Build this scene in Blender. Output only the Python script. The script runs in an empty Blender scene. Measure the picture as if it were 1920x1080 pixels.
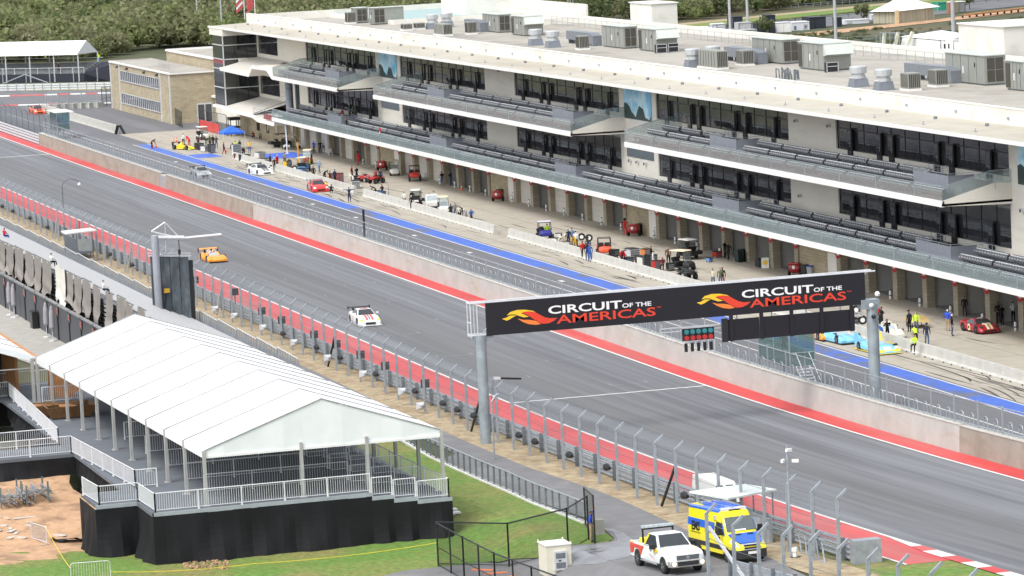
import bpy, bmesh, math, random
import numpy as np
from mathutils import Vector, Matrix
random.seed(7)
C = bpy.context.scene.collection
R = math.radians
# ---------------------------------------------------------------- camera: 40 m up on the hill at the end of the straight
# world: x runs along the straight towards the hill, y across it towards the pit building, z up; metres
CX, CY, F, H = 960.0, 540.0, 7500.0, 40.0
_r, _p, _y = R(-2.764), R(6.361), R(16.158)
_F0 = Vector((-math.cos(_y), math.sin(_y), 0)); _R0 = Vector((math.sin(_y), math.cos(_y), 0)); _U0 = Vector((0, 0, 1))
VF = _F0*math.cos(_p)-_U0*math.sin(_p); _u = _U0*math.cos(_p)+_F0*math.sin(_p)
VR = _R0*math.cos(_r)+_u*math.sin(_r); VU = _u*math.cos(_r)-_R0*math.sin(_r)
EYE = Vector((0, 0, H))
def ray(x, y): return VR*(x-CX)-VU*(y-CY)+VF*F
def gz(u, v=80.0):
 k = 1.0 if v <= 97 else max(0.0, 1-(v-97)/4.0)
 if v < 63: k = max(0.0, (v-60)/3.0)
 if u <= -285: return 0.0
 if u > -150: return k*(2.2e-4*135*135+(u+150)*2*2.2e-4*135)
 return k*2.2e-4*(u+285)**2
def atz(x, y, z):
 d = ray(x, y); return EYE+d*((z-H)/d.z)
def atg(x, y, dz=0.0):
 z = dz
 for _ in range(8):
  p = atz(x, y, z); z = gz(p.x, p.y)+dz
 return Vector((p.x, p.y, z))
def atv(x, y, v):
 d = ray(x, y); return EYE+d*(v/d.y)
def atu(x, y, u):
 d = ray(x, y); return EYE+d*(u/d.x)
cam = bpy.data.objects.new('camera', bpy.data.cameras.new('camera')); C.objects.link(cam)
cam.matrix_world = Matrix((VR.to_4d(), VU.to_4d(), (-VF).to_4d(), (0, 0, 0, 1))).transposed()
cam.matrix_world.translation = EYE
for i in range(3): cam.matrix_world[3][i] = 0
cam.data.sensor_width = 36; cam.data.lens = 36*F/1920; cam.data.clip_start = 1; cam.data.clip_end = 6000
bpy.context.scene.camera = cam
# ---------------------------------------------------------------- materials
def S(h):
 h = h.lstrip('#'); c = [int(h[i:i+2], 16)/255 for i in (0, 2, 4)]
 return tuple(x/12.92 if x < .04045 else ((x+.055)/1.055)**2.4 for x in c)
_M = {}
def mat(name, col, rough=.6, metal=0.0, var=.12, scale=1.5, bump=0.0, bscale=None, stretch=(1, 1, 1), alpha=1.0, world=False, spec=.5, coat=0.0, second=None, thr=None, emit=None, detail=4):
 """noise-varied principled material; second=(colour, low, high) mixes a second colour in patches"""
 if name in _M: return _M[name]
 m = bpy.data.materials.new(name); m.use_nodes = True; _M[name] = m
 n = m.node_tree.nodes; l = m.node_tree.links; b = n['Principled BSDF']
 b.inputs['Roughness'].default_value = rough; b.inputs['Metallic'].default_value = metal
 b.inputs['Specular IOR Level'].default_value = spec; b.inputs['Coat Weight'].default_value = coat
 b.inputs['Alpha'].default_value = alpha
 if world: co = n.new('ShaderNodeNewGeometry').outputs['Position']
 else: co = n.new('ShaderNodeTexCoord').outputs['Object']
 mp = n.new('ShaderNodeMapping'); mp.inputs['Scale'].default_value = stretch; l.new(co, mp.inputs['Vector'])
 nz = n.new('ShaderNodeTexNoise'); nz.inputs['Scale'].default_value = scale; nz.inputs['Detail'].default_value = detail; nz.inputs['Roughness'].default_value = .6
 l.new(mp.outputs['Vector'], nz.inputs['Vector'])
 mr = n.new('ShaderNodeMapRange'); mr.inputs['From Min'].default_value = .3; mr.inputs['From Max'].default_value = .7
 mr.inputs['To Min'].default_value = 1-var; mr.inputs['To Max'].default_value = 1+var; l.new(nz.outputs['Fac'], mr.inputs['Value'])
 base = n.new('ShaderNodeRGB'); base.outputs[0].default_value = (*col, 1); cur = base.outputs[0]
 if second:
  n2 = n.new('ShaderNodeTexNoise'); n2.inputs['Scale'].default_value = second[3] if len(second) > 3 else scale*.37; n2.inputs['Detail'].default_value = 6; n2.inputs['Roughness'].default_value = .65
  mp2 = n.new('ShaderNodeMapping'); mp2.inputs['Scale'].default_value = second[4] if len(second) > 4 else stretch; mp2.inputs['Location'].default_value = (3.1, 7.7, 1.3)
  l.new(co, mp2.inputs['Vector']); l.new(mp2.outputs['Vector'], n2.inputs['Vector'])
  r2 = n.new('ShaderNodeMapRange'); r2.inputs['From Min'].default_value = second[1]; r2.inputs['From Max'].default_value = second[2]; l.new(n2.outputs['Fac'], r2.inputs['Value'])
  mx = n.new('ShaderNodeMix'); mx.data_type = 'RGBA'; l.new(r2.outputs['Result'], mx.inputs['Factor']); l.new(cur, mx.inputs['A']); mx.inputs['B'].default_value = (*second[0], 1); cur = mx.outputs['Result']
 mul = n.new('ShaderNodeVectorMath'); mul.operation = 'SCALE'; l.new(cur, mul.inputs[0]); l.new(mr.outputs['Result'], mul.inputs['Scale']); l.new(mul.outputs['Vector'], b.inputs['Base Color'])
 if emit: b.inputs['Emission Color'].default_value = (*emit[0], 1); b.inputs['Emission Strength'].default_value = emit[1]
 if bump:
  bp = n.new('ShaderNodeBump'); bp.inputs['Strength'].default_value = bump; bp.inputs['Distance'].default_value = .05
  nb = n.new('ShaderNodeTexNoise'); nb.inputs['Scale'].default_value = bscale or scale*4; nb.inputs['Detail'].default_value = 5; l.new(co, nb.inputs['Vector'])
  l.new(nb.outputs['Fac'], bp.inputs['Height']); l.new(bp.outputs['Normal'], b.inputs['Normal'])
 return m
def paint(name, col, **k):
 k.setdefault('rough', .3); k.setdefault('var', .05); k.setdefault('coat', .3); return mat(name, col, **k)
GALV = mat('galvanised_steel', (.34, .375, .41), .5, .35, var=.18, scale=3)
GALVD = mat('weathered_steel', (.16, .18, .20), .55, .3, var=.2, scale=3)
ALU = mat('pale_aluminium', (.62, .63, .65), .45, .3, var=.08)
BLACK = mat('black_paint', (.012, .012, .014), .45, var=.2)
RUBBER = mat('black_rubber', (.014, .014, .015), .75, var=.2)
CHROME = mat('bright_metal', (.6, .61, .63), .22, .9, var=.05)
DGLASS = mat('dark_car_glass', (.035, .042, .046), .06, var=.1, spec=.8)
WHITE = mat('white_paint', (.74, .74, .71), .5, var=.05)
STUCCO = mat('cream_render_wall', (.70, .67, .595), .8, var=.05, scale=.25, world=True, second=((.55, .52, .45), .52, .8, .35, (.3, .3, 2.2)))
WTRIM = mat('white_metal_trim', (.74, .73, .70), .45, var=.05, scale=.4, world=True)
# ---------------------------------------------------------------- mesh builder
LOCAL = [False]      # True while a thing is modelled round its own origin
class MB:
 def __init__(s): s.v = []; s.f = []; s.m = []; s.mats = []; s.smooth = False
 def mi(s, m):
  if m not in s.mats: s.mats.append(m)
  return s.mats.index(m)
 def add(s, vs, fs, m):
  o = len(s.v); k = s.mi(m); s.v += [tuple(v) for v in vs]
  s.f += [tuple(o+i for i in f) for f in fs]; s.m += [k]*len(fs); return s
 def box(s, a, b, m, top=None):
  """axis box between corners a and b"""
  x0, y0, z0 = [min(p, q) for p, q in zip(a, b)]; x1, y1, z1 = [max(p, q) for p, q in zip(a, b)]
  return s.add([(x0, y0, z0), (x1, y0, z0), (x1, y1, z0), (x0, y1, z0), (x0, y0, z1), (x1, y0, z1), (x1, y1, z1), (x0, y1, z1)],
              [(0, 3, 2, 1), (4, 5, 6, 7), (0, 1, 5, 4), (1, 2, 6, 5), (2, 3, 7, 6), (3, 0, 4, 7)], m)
 def hexa(s, p, m):
  """8 corners: bottom loop then top loop"""
  return s.add(p, [(0, 3, 2, 1), (4, 5, 6, 7), (0, 1, 5, 4), (1, 2, 6, 5), (2, 3, 7, 6), (3, 0, 4, 7)], m)
 def obox(s, c, size, m, rz=0.0, tilt=None):
  """box centred at c, turned by rz about z (tilt = extra 3x3 matrix)"""
  M_ = Matrix.Rotation(rz, 3, 'Z')
  if tilt is not None: M_ = M_ @ tilt
  h = Vector(size)/2; P = []
  for z in (-1, 1):
   for x, y in ((-1, -1), (1, -1), (1, 1), (-1, 1)): P.append(Vector(c)+M_ @ Vector((x*h.x, y*h.y, z*h.z)))
  return s.hexa(P, m)
 def quad(s, p, m): return s.add(p, [tuple(range(len(p)))], m)
 OUT = 0.0
 def slab(s, p, t, m, d=None):
  """polygon p given a real thickness t along -normal (or along d)"""
  p = [Vector(q) for q in p]; n = len(p)
  nn = Vector(d) if d else (p[1]-p[0]).cross(p[2]-p[0]).normalized()
  if MB.OUT: p = [a+nn*MB.OUT for a in p]
  q = [a-nn*t for a in p]
  return s.add(p+q, [tuple(range(n)), tuple(reversed(range(n, 2*n)))]+[(i, n+i, n+(i+1) % n, (i+1) % n) for i in range(n)], m)
 def tube(s, a, b, r, m, n=6, r2=None, cap=True):
  a = Vector(a); b = Vector(b); d = (b-a)
  if d.length < 1e-6: return s
  d.normalize(); x = d.orthogonal().normalized(); y = d.cross(x); r2 = r if r2 is None else r2
  V = [a+(x*math.cos(2*math.pi*i/n)+y*math.sin(2*math.pi*i/n))*r for i in range(n)]+[b+(x*math.cos(2*math.pi*i/n)+y*math.sin(2*math.pi*i/n))*r2 for i in range(n)]
  Fs = [(i, (i+1) % n, n+(i+1) % n, n+i) for i in range(n)]
  if cap: Fs += [tuple(reversed(range(n))), tuple(range(n, 2*n))]
  return s.add(V, Fs, m)
 def bar(s, a, b, w, h, m):
  """rectangular bar from a to b, w wide (horizontal), h high"""
  a = Vector(a); b = Vector(b); d = (b-a).normalized()
  x = d.cross(Vector((0, 0, 1)))
  if x.length < 1e-3: x = Vector((1, 0, 0))
  x.normalize(); y = x.cross(d)
  P = [e+x*(sx*w/2)+y*(sy*h/2) for e in (a, b) for sx, sy in ((-1, -1), (1, -1), (1, 1), (-1, 1))]
  return s.add(P, [(0, 3, 2, 1), (4, 5, 6, 7), (0, 1, 5, 4), (1, 2, 6, 5), (2, 3, 7, 6), (3, 0, 4, 7)], m)
 def path(s, pts, r, m, n=6):
  for a, b in zip(pts[:-1], pts[1:]): s.tube(a, b, r, m, n)
  return s
 def lathe(s, prof, m, c=(0, 0, 0), axis='Z', n=14):
  """profile of (radius, height) turned round an axis"""
  V = []
  for r, h in prof:
   for i in range(n):
    t = 2*math.pi*i/n; a, b = r*math.cos(t), r*math.sin(t)
    p = {'Z': (a, b, h), 'Y': (a, h, b), 'X': (h, a, b)}[axis]; V.append(Vector(c)+Vector(p))
  k = len(prof); Fs = [(j*n+i, j*n+(i+1) % n, (j+1)*n+(i+1) % n, (j+1)*n+i) for j in range(k-1) for i in range(n)]
  Fs += [tuple(reversed(range(n))), tuple(range((k-1)*n, k*n))]
  return s.add(V, Fs, m)
 def loft(s, rings, m, caps=True):
  n = len(rings[0]); V = [p for r in rings for p in r]
  Fs = [(j*n+i, j*n+(i+1) % n, (j+1)*n+(i+1) % n, (j+1)*n+i) for j in range(len(rings)-1) for i in range(n)]
  if caps: Fs += [tuple(reversed(range(n))), tuple(range((len(rings)-1)*n, len(rings)*n))]
  return s.add(V, Fs, m)
 def build(s, name, parent=None, smooth=False, label=None, fixn=True):
  if parent is not None and not LOCAL[0]:
   o = parent.location
   q = parent
   off = Vector(o)
   while q.parent is not None: q = q.parent; off = off+Vector(q.location)
   vs = [(a[0]-off.x, a[1]-off.y, a[2]-off.z) for a in s.v]
  else: vs = s.v
  me = bpy.data.meshes.new(name); me.from_pydata(vs, [], s.f)
  for k in s.mats: me.materials.append(k)
  me.polygons.foreach_set('material_index', s.m)
  if smooth or LOCAL[0]: me.polygons.foreach_set('use_smooth', [True]*len(s.f))
  me.update()
  if fixn:
   bm = bmesh.new(); bm.from_mesh(me); bmesh.ops.recalc_face_normals(bm, faces=bm.faces); bm.to_mesh(me); bm.free()
  if LOCAL[0] and not smooth: me.set_sharp_from_angle(angle=.62)
  ob = bpy.data.objects.new(name, me); C.objects.link(ob); ob.parent = parent
  if label: ob['label'] = label
  return ob
def tag(o, label, cat, group=None, kind=None):
 if label: o['label'] = label
 if cat: o['category'] = cat
 if group: o['group'] = group
 if kind: o['kind'] = kind
 return o
def thing(name, label, cat, loc=(0, 0, 0), rz=0.0, group=None):
 o = bpy.data.objects.new(name, None); C.objects.link(o); o.location = loc; o.rotation_euler = (0, 0, rz); o.empty_display_size = .3
 return tag(o, label, cat, group)
def struct(mb, name, **k): return tag(mb.build(name, **k), None, None, kind='structure')
def dup(root, loc=None, rz=None, label=None, group=None, scale=None):
 r = root.copy(); C.objects.link(r)
 if loc is not None: r.location = loc
 if rz is not None: r.rotation_euler = (0, 0, rz)
 if label: r['label'] = label
 if group: r['group'] = group
 if scale: r.scale = scale
 for ch in list(root.children):
  c = ch.copy(); C.objects.link(c); c.parent = r
  for g in list(ch.children):
   d = g.copy(); C.objects.link(d); d.parent = c
 return r
def recolour(root, swap):
 """give a copied thing its own colours: swap maps material -> material"""
 for o in [root]+list(root.children)+[g for c in root.children for g in c.children]:
  for sl in getattr(o, 'material_slots', []):
   if sl.material in swap:
    k = swap[sl.material]; sl.link = 'OBJECT'; sl.material = k
def atE(x, y):
 """on the sloping bare earth beside the deck"""
 z = 0.0
 for _ in range(10): p = atz(x, y, z); z = ez(p.x)
 return Vector((p.x, p.y, z))
def ez(u): return max(0.0, min(1.65, (-232.5-u)*.115))
def mesh_mat(name, col, cover):
 """woven wire mesh: mostly see-through"""
 if name in _M: return _M[name]
 m = bpy.data.materials.new(name); m.use_nodes = True; _M[name] = m
 b = m.node_tree.nodes['Principled BSDF']; b.inputs['Base Color'].default_value = (*col, 1); b.inputs['Roughness'].default_value = .5; b.inputs['Alpha'].default_value = cover
 return m
def glass_mat(name, col, refl, cover):
 """clear sheet glass: see-through with a mirror-like share"""
 if name in _M: return _M[name]
 m = bpy.data.materials.new(name); m.use_nodes = True; _M[name] = m
 n = m.node_tree.nodes; l = m.node_tree.links; n.remove(n['Principled BSDF'])
 t = n.new('ShaderNodeBsdfTransparent'); t.inputs['Color'].default_value = (*col, 1)
 g = n.new('ShaderNodeBsdfGlossy'); g.inputs['Roughness'].default_value = .08; g.inputs['Color'].default_value = (.9, .95, .95, 1)
 d = n.new('ShaderNodeBsdfDiffuse'); d.inputs['Color'].default_value = (.45, .52, .52, 1)
 x = n.new('ShaderNodeMixShader'); x.inputs[0].default_value = refl; l.new(t.outputs[0], x.inputs[1]); l.new(g.outputs[0], x.inputs[2])
 y = n.new('ShaderNodeMixShader'); y.inputs[0].default_value = cover; l.new(x.outputs[0], y.inputs[1]); l.new(d.outputs[0], y.inputs[2])
 l.new(y.outputs[0], n['Material Output'].inputs['Surface']); return m
# ---------------------------------------------------------------- light: bright overcast
W = bpy.data.worlds.new('World'); bpy.context.scene.world = W; W.use_nodes = True
_n = W.node_tree.nodes; _l = W.node_tree.links
SUN_EL, SUN_AZ = R(56), R(-58)        # the brighter part of the cloud: behind the camera, over the left shoulder
sky = _n.new('ShaderNodeTexSky'); sky.sky_type = 'NISHITA'; sky.sun_disc = False; sky.sun_elevation = SUN_EL
sky.sun_rotation = R(90)-SUN_AZ; sky.dust_density = 3.0; sky.air_density = 1.0
hs = _n.new('ShaderNodeHueSaturation'); hs.inputs['Saturation'].default_value = .28
_l.new(sky.outputs[0], hs.inputs['Color']); _l.new(hs.outputs[0], _n['Background'].inputs['Color']); _n['Background'].inputs['Strength'].default_value = .15
sun = bpy.data.objects.new('sun', bpy.data.lights.new('sun', 'SUN')); C.objects.link(sun)
sun.data.energy = 1.0; sun.data.angle = R(24); sun.data.color = (1, .965, .91)
_d = Vector((math.cos(SUN_EL)*math.cos(SUN_AZ), math.cos(SUN_EL)*math.sin(SUN_AZ), math.sin(SUN_EL)))
sun.rotation_euler = _d.to_track_quat('Z', 'Y').to_euler()
vs_ = bpy.context.scene.view_settings; vs_.view_transform = 'Standard'; vs_.look = 'None'; vs_.exposure = 1.0; vs_.gamma = 1.0
cy = bpy.context.scene.cycles; cy.max_bounces = 6; cy.transparent_max_bounces = 16; cy.glossy_bounces = 3; cy.use_denoising = True
# ================================================================ the setting
def uspan(u0, u1, step=5.0):
 pts = [u0]
 x = math.floor(u0/step+1)*step
 while x < u1-1e-6:
  if x > u0+1e-6: pts.append(x)
  x += step
 return pts+[u1]
def strip(u0, u1, v0, v1, dz, m, mb=None, step=5.0, zf=None):
 """a level sheet between two lines along the straight that follows the rise of the ground"""
 mb = mb or MB(); us = uspan(u0, u1, step) if u1 > -290 else [u0, u1]
 V = []; zf = zf or gz
 for u in us: V += [(u, v0, zf(u, v0)+dz), (u, v1, zf(u, v1)+dz)]
 return mb.add(V, [(2*i, 2*i+2, 2*i+3, 2*i+1) for i in range(len(us)-1)], m)
def patch(pix, dz, m, mb=None, sub=4):
 """ground patch from outline points laid on the ground, cut into strips so that it follows the slope"""
 mb = mb or MB(); P = []
 for i, (x, y) in enumerate(pix):
  x2, y2 = pix[(i+1) % len(pix)]
  for k in range(sub): P.append(atg(x+(x2-x)*k/sub, y+(y2-y)*k/sub))
 bm = bmesh.new(); bm.faces.new([bm.verts.new((p.x, p.y, 0)) for p in P])
 bmesh.ops.triangulate(bm, faces=bm.faces[:])
 us_ = [p.x for p in P]; vs_ = [p.y for p in P]
 cuts = [(5*k, 0) for k in range(-60, -25) if min(us_) < 5*k < max(us_)]+[(v, 1) for v in (60, 61, 62, 63, 97, 101) if min(vs_) < v < max(vs_)]
 for c, ax in cuts: bmesh.ops.bisect_plane(bm, geom=bm.verts[:]+bm.edges[:]+bm.faces[:], plane_co=(c, 0, 0) if ax == 0 else (0, c, 0), plane_no=(1, 0, 0) if ax == 0 else (0, 1, 0))
 bm.verts.index_update()
 mb.add([(v.co.x, v.co.y, gz(v.co.x, v.co.y)+dz) for v in bm.verts], [tuple(v.index for v in f.verts) for f in bm.faces], m); bm.free()
 return mb
def upatch(pts, dz, m, mb=None):
 mb = mb or MB(); mb.add([(u, v, gz(u, v)+dz) for u, v in pts], [tuple(range(len(pts)))], m); return mb
SCRUB = mat('scrub_ground', (.062, .072, .032), .95, var=.35, scale=.09, world=True, second=((.12, .085, .05), .5, .7, .012))
ASPH = mat('racing_asphalt', (.142, .147, .158), .72, var=.10, scale=.8, stretch=(.02, 1, 1), world=True, second=((.185, .193, .208), .45, .72, .35, (.03, 1, 1)), bump=.1, bscale=6, spec=.4)
def asphalt_streaks(m):
 n = m.node_tree.nodes; l = m.node_tree.links; b = n['Principled BSDF']; src = b.inputs['Base Color'].links[0].from_socket
 g = n.new('ShaderNodeNewGeometry'); mp = n.new('ShaderNodeMapping'); mp.inputs['Scale'].default_value = (.012, 1.6, 1); l.new(g.outputs['Position'], mp.inputs['Vector'])
 z = n.new('ShaderNodeTexNoise'); z.inputs['Scale'].default_value = 1.0; z.inputs['Detail'].default_value = 5; l.new(mp.outputs[0], z.inputs['Vector'])
 r = n.new('ShaderNodeMapRange'); r.inputs['From Min'].default_value = .36; r.inputs['From Max'].default_value = .62; r.inputs['To Min'].default_value = .74; r.inputs['To Max'].default_value = 1.10; l.new(z.outputs['Fac'], r.inputs['Value'])
 s = n.new('ShaderNodeVectorMath'); s.operation = 'SCALE'; l.new(src, s.inputs[0]); l.new(r.outputs[0], s.inputs['Scale'])
 # rubbered-in brownish racing line
 sx = n.new('ShaderNodeSeparateXYZ'); l.new(g.outputs['Position'], sx.inputs[0])
 d = n.new('ShaderNodeMath'); d.operation = 'SUBTRACT'; d.inputs[1].default_value = 84.0; l.new(sx.outputs['Y'], d.inputs[0])
 a = n.new('ShaderNodeMath'); a.operation = 'ABSOLUTE'; l.new(d.outputs[0], a.inputs[0])
 r2 = n.new('ShaderNodeMapRange'); r2.inputs['From Min'].default_value = 1.0; r2.inputs['From Max'].default_value = 5.0; r2.inputs['To Min'].default_value = .45; r2.inputs['To Max'].default_value = 0; l.new(a.outputs[0], r2.inputs['Value'])
 mx = n.new('ShaderNodeMix'); mx.data_type = 'RGBA'; l.new(r2.outputs[0], mx.inputs['Factor']); l.new(s.outputs[0], mx.inputs['A']); mx.inputs['B'].default_value = (.115, .112, .108, 1)
 l.new(mx.outputs['Result'], b.inputs['Base Color'])
asphalt_streaks(ASPH)
LANE = mat('pit_lane_asphalt', (.120, .122, .13), .75, var=.10, scale=1.2, stretch=(.05, 1, 1), world=True, second=((.16, .16, .17), .5, .75, .3, (.04, 1, 1)), bump=.08, bscale=6)
ROADM = mat('service_road_asphalt', (.155, .155, .16), .8, var=.12, scale=.7, world=True, second=((.235, .232, .23), .52, .70, .16, (.6, 1, 1)), bump=.15, bscale=5)
ROADW = mat('wet_road_patch', (.215, .222, .235), .3, var=.12, scale=.9, world=True, second=((.15, .15, .155), .42, .62, .5))
CONC = mat('apron_concrete', (.36, .33, .275), .85, var=.08, scale=.6, world=True, second=((.20, .18, .15), .56, .78, .16, (.35, 1, 1)), bump=.1)
def apron_joints(m):
 """saw-cut slab joints and long drag stains"""
 n = m.node_tree.nodes; l = m.node_tree.links; b = n['Principled BSDF']; src = b.inputs['Base Color'].links[0].from_socket
 g = n.new('ShaderNodeNewGeometry')
 br = n.new('ShaderNodeTexBrick'); br.offset = 0; br.inputs['Scale'].default_value = 1; br.inputs['Brick Width'].default_value = 6.1; br.inputs['Row Height'].default_value = 4.1; br.inputs['Mortar Size'].default_value = .05
 br.inputs['Color1'].default_value = (1, 1, 1, 1); br.inputs['Color2'].default_value = (.93, .93, .92, 1); br.inputs['Mortar'].default_value = (.55, .53, .5, 1); br.inputs['Bias'].default_value = 0
 l.new(g.outputs['Position'], br.inputs['Vector'])
 mp = n.new('ShaderNodeMapping'); mp.inputs['Scale'].default_value = (.12, .9, 1); mp.inputs['Rotation'].default_value = (0, 0, .06); l.new(g.outputs['Position'], mp.inputs['Vector'])
 z = n.new('ShaderNodeTexNoise'); z.inputs['Scale'].default_value = 1.1; z.inputs['Detail'].default_value = 6; z.inputs['Roughness'].default_value = .7; l.new(mp.outputs[0], z.inputs['Vector'])
 r = n.new('ShaderNodeMapRange'); r.inputs['From Min'].default_value = .60; r.inputs['From Max'].default_value = .74; r.inputs['To Min'].default_value = 1.0; r.inputs['To Max'].default_value = .62; l.new(z.outputs['Fac'], r.inputs['Value'])
 mu = n.new('ShaderNodeMix'); mu.data_type = 'RGBA'; mu.blend_type = 'MULTIPLY'; mu.inputs['Factor'].default_value = 1; l.new(src, mu.inputs['A']); l.new(br.outputs['Color'], mu.inputs['B'])
 s = n.new('ShaderNodeVectorMath'); s.operation = 'SCALE'; l.new(mu.outputs['Result'], s.inputs[0]); l.new(r.outputs[0], s.inputs['Scale']); l.new(s.outputs[0], b.inputs['Base Color'])
apron_joints(CONC)
REDP = mat('red_runoff_paint', (.50, .045, .045), .6, var=.16, scale=.7, world=True, stretch=(.12, 1, 1), second=((.40, .13, .12), .46, .70, .35, (.08, 1, 1)))
LINE = mat('white_line_paint', (.62, .62, .60), .6, var=.08, scale=2, world=True)
LINEF = mat('faded_line_paint', (.25, .255, .26), .7, var=.25, scale=2.5, world=True)
BLUEP = mat('worn_blue_paint', (.055, .13, .47), .6, var=.14, scale=1, world=True, second=((.12, .125, .15), .50, .60, .23, (.55, 1, 1)))
BLUEP2 = mat('blue_paint', (.055, .13, .55), .6, var=.10, scale=1, world=True)
STRAW = mat('straw_covered_soil', (.33, .265, .17), .95, var=.3, scale=1.6, world=True, second=((.24, .17, .10), .5, .68, .5), bump=.5, bscale=3)
EARTH = mat('bare_orange_earth', (.44, .275, .16), .95, var=.18, scale=1.2, world=True, second=((.27, .165, .10), .5, .64, .6), bump=.8, bscale=2)
TURF = mat('green_turf', (.105, .195, .030), .95, var=.34, scale=2.6, world=True, second=((.19, .18, .055), .42, .64, .16), bump=1.0, bscale=5, detail=8)
TURFY = mat('dry_turf', (.19, .18, .06), .95, var=.25, scale=.9, world=True, second=((.10, .125, .025), .45, .62, .3), bump=.5, bscale=6)
STEPC = mat('walkway_concrete', (.33, .32, .29), .9, var=.12, scale=1, world=True)
# base terrain: one sheet reaching past the woods; fine where the straight climbs
mb = MB(); us = [-2600, -1500, -1000, -700, -500, -400, -300]+[-300+5*i for i in range(1, 41)]+[60]
vsn = [-700, -200, 0, 20, 40, 54, 60, 61, 62, 63, 66, 70, 78, 84, 90, 97, 101, 104]+[110, 140, 200, 400, 1200, 2600]
for u in us:
 for v in vsn: mb.v.append((u, v, gz(u, v)-.06))
nv = len(vsn); k = mb.mi(SCRUB)
for i in range(len(us)-1):
 for j in range(nv-1): mb.f.append((i*nv+j, (i+1)*nv+j, (i+1)*nv+j+1, i*nv+j+1)); mb.m.append(k)
struct(mb, "ground")
UN = -150.0
struct(strip(-900, UN, 78.5, 93.5, .02, ASPH), 'racetrack')
mb = strip(-900, UN, 93.35, 93.55, .032, LINE); strip(-900, UN, 78.42, 78.62, .032, LINE, mb)
mb.add([(-549.9, 78.6, .034), (-549.4, 78.6, .034), (-549.4, 93.4, .034), (-549.9, 93.4, .034)], [(0, 1, 2, 3)], LINE)
P = [(-272.95+.05*math.sin(i*1.7)+.04*math.sin(i*.6), 78.6+i*.25) for i in range(60)]
mb.add([(u+d, v, gz(u)+.034) for u, v in P for d in (-.14, .14)], [(2*i, 2*i+1, 2*i+3, 2*i+2) for i in range(59)], LINE)
strip(-900, -189.8, 75.36, 75.52, .032, LINE, mb)
struct(mb, 'track_lines')
mb = MB()
for i in range(40):          # grid slots, eight metres apart, staggered on the two sides of the grid
 u = -277.5-8*i; v0 = 81.0 if i % 2 else 87.6
 mb.box((u, v0, gz(u)+.030), (u+.11, v0+2.9, gz(u)+.033), LINEF)
 for q in (v0, v0+2.8): mb.box((u-1.0, q, gz(u)+.030), (u, q+.1, gz(u)+.033), LINEF)
struct(mb, 'grid_slot_marks')
mb = strip(-900, UN, 93.55, 95.3, .024, REDP); strip(-900, -189.8, 75.5, 78.44, .024, REDP, mb)
struct(mb, 'red_runoff')
mb = MB(); KW = [(-200.1, LINE), (-195.6, REDP), (-193.6, LINE), (-191.0, REDP), (-188.4, LINE), (-186.2, REDP), (-183.9, LINE), (-181.6, REDP), (-179.2, LINE), (-176.8, REDP), (-174.4, LINE), (-172, REDP), (-169.6, LINE), (-167, REDP)]
for (a, m_), (b, _) in zip(KW[:-1], KW[1:]):
 va, vb = [78.4-.55*min(1, (x+200.1)/6.5) for x in (a, b)]
 mb.add([(a, va, gz(a)+.05), (b, vb, gz(b)+.05), (b, 78.68, gz(b)+.05), (a, 78.68 if a > -199 else 78.45, gz(a)+.05)], [(0, 1, 2, 3)], m_)
struct(mb, 'kerb')
mb = strip(-199.5, -189.8, 73.0, 75.36, .014, TURFY); strip(-189.8, -150, 73.0, 77.84, .014, TURF, mb); struct(mb, 'corner_grass')
# pit lane, blue line, apron
def zlane(u, v): return gz(u, v)
mb = strip(-900, -180, 95.3, 97, .014, LANE); strip(-900, -180, 97, 101, .014, LANE, mb); strip(-900, -180, 101, 109.0, .014, LANE, mb); struct(mb, 'pit_lane')
mb = strip(-646, -180, 103.25, 103.40, .026, LINE); strip(-557, -180, 106.55, 106.70, .026, LINE, mb); strip(-557, -180, 108.62, 108.76, .026, LINE, mb)
for u in (-520, -487, -454.1, -443.1, -423, -398.4, -377.5, -346.8, -318, -292): mb.box((u-.6, 105.0, .024), (u+.6, 105.4, .027), LINE)
struct(mb, 'pit_lane_lines')
mb = strip(-557, -180, 106.70, 108.62, .024, BLUEP); struct(mb, 'blue_pit_line')
mb = MB(); mb.add([(-580, 109.0, .018), (-180, 109.0, .018), (-180, 140, .018), (-556, 140, .018), (-556, 124, .018), (-580, 121, .018)], [(0, 1, 2, 3, 4, 5)], CONC); struct(mb, 'apron')
mb = MB(); mb.add([(-530.5, 108.9, .026), (-523.5, 108.9, .026), (-523.5, 112.3, .026), (-530.5, 112.3, .026)], [(0, 1, 2, 3)], BLUEP2)
mb.add([(-523, 116.2, .026), (-513, 116.2, .026), (-513, 121.8, .026), (-523, 121.8, .026)], [(0, 1, 2, 3)], BLUEP2); struct(mb, 'blue_paint_boxes')
mb = MB(); mb.add([(-800, 108.9, .010), (-579.9, 108.9, .010), (-579.9, 121, .010), (-555, 124.2, .010), (-555, 160, .010), (-650, 160, .010), (-655, 112, .010)], [(0, 1, 2, 3, 4, 5, 6)], LANE); struct(mb, 'paddock_entry_road')
TYRE = mat('tyre_mark', (.075, .07, .065), .85, var=.25, scale=3, world=True)
mb = MB(); rr = random.Random(3)
def skid(u, v, L, bend, w=.22, ang=0.0):
 n = 10; P = []
 for i in range(n+1):
  t = i/n; x = L*t; y = bend*t*t+math.tan(ang)*x
  P += [(u+x, v+y-w/2*(1-abs(2*t-1)**3), .023), (u+x, v+y+w/2*(1-abs(2*t-1)**3), .023)]
 mb.add(P, [(2*i, 2*i+2, 2*i+3, 2*i+1) for i in range(n)], TYRE)
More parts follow.
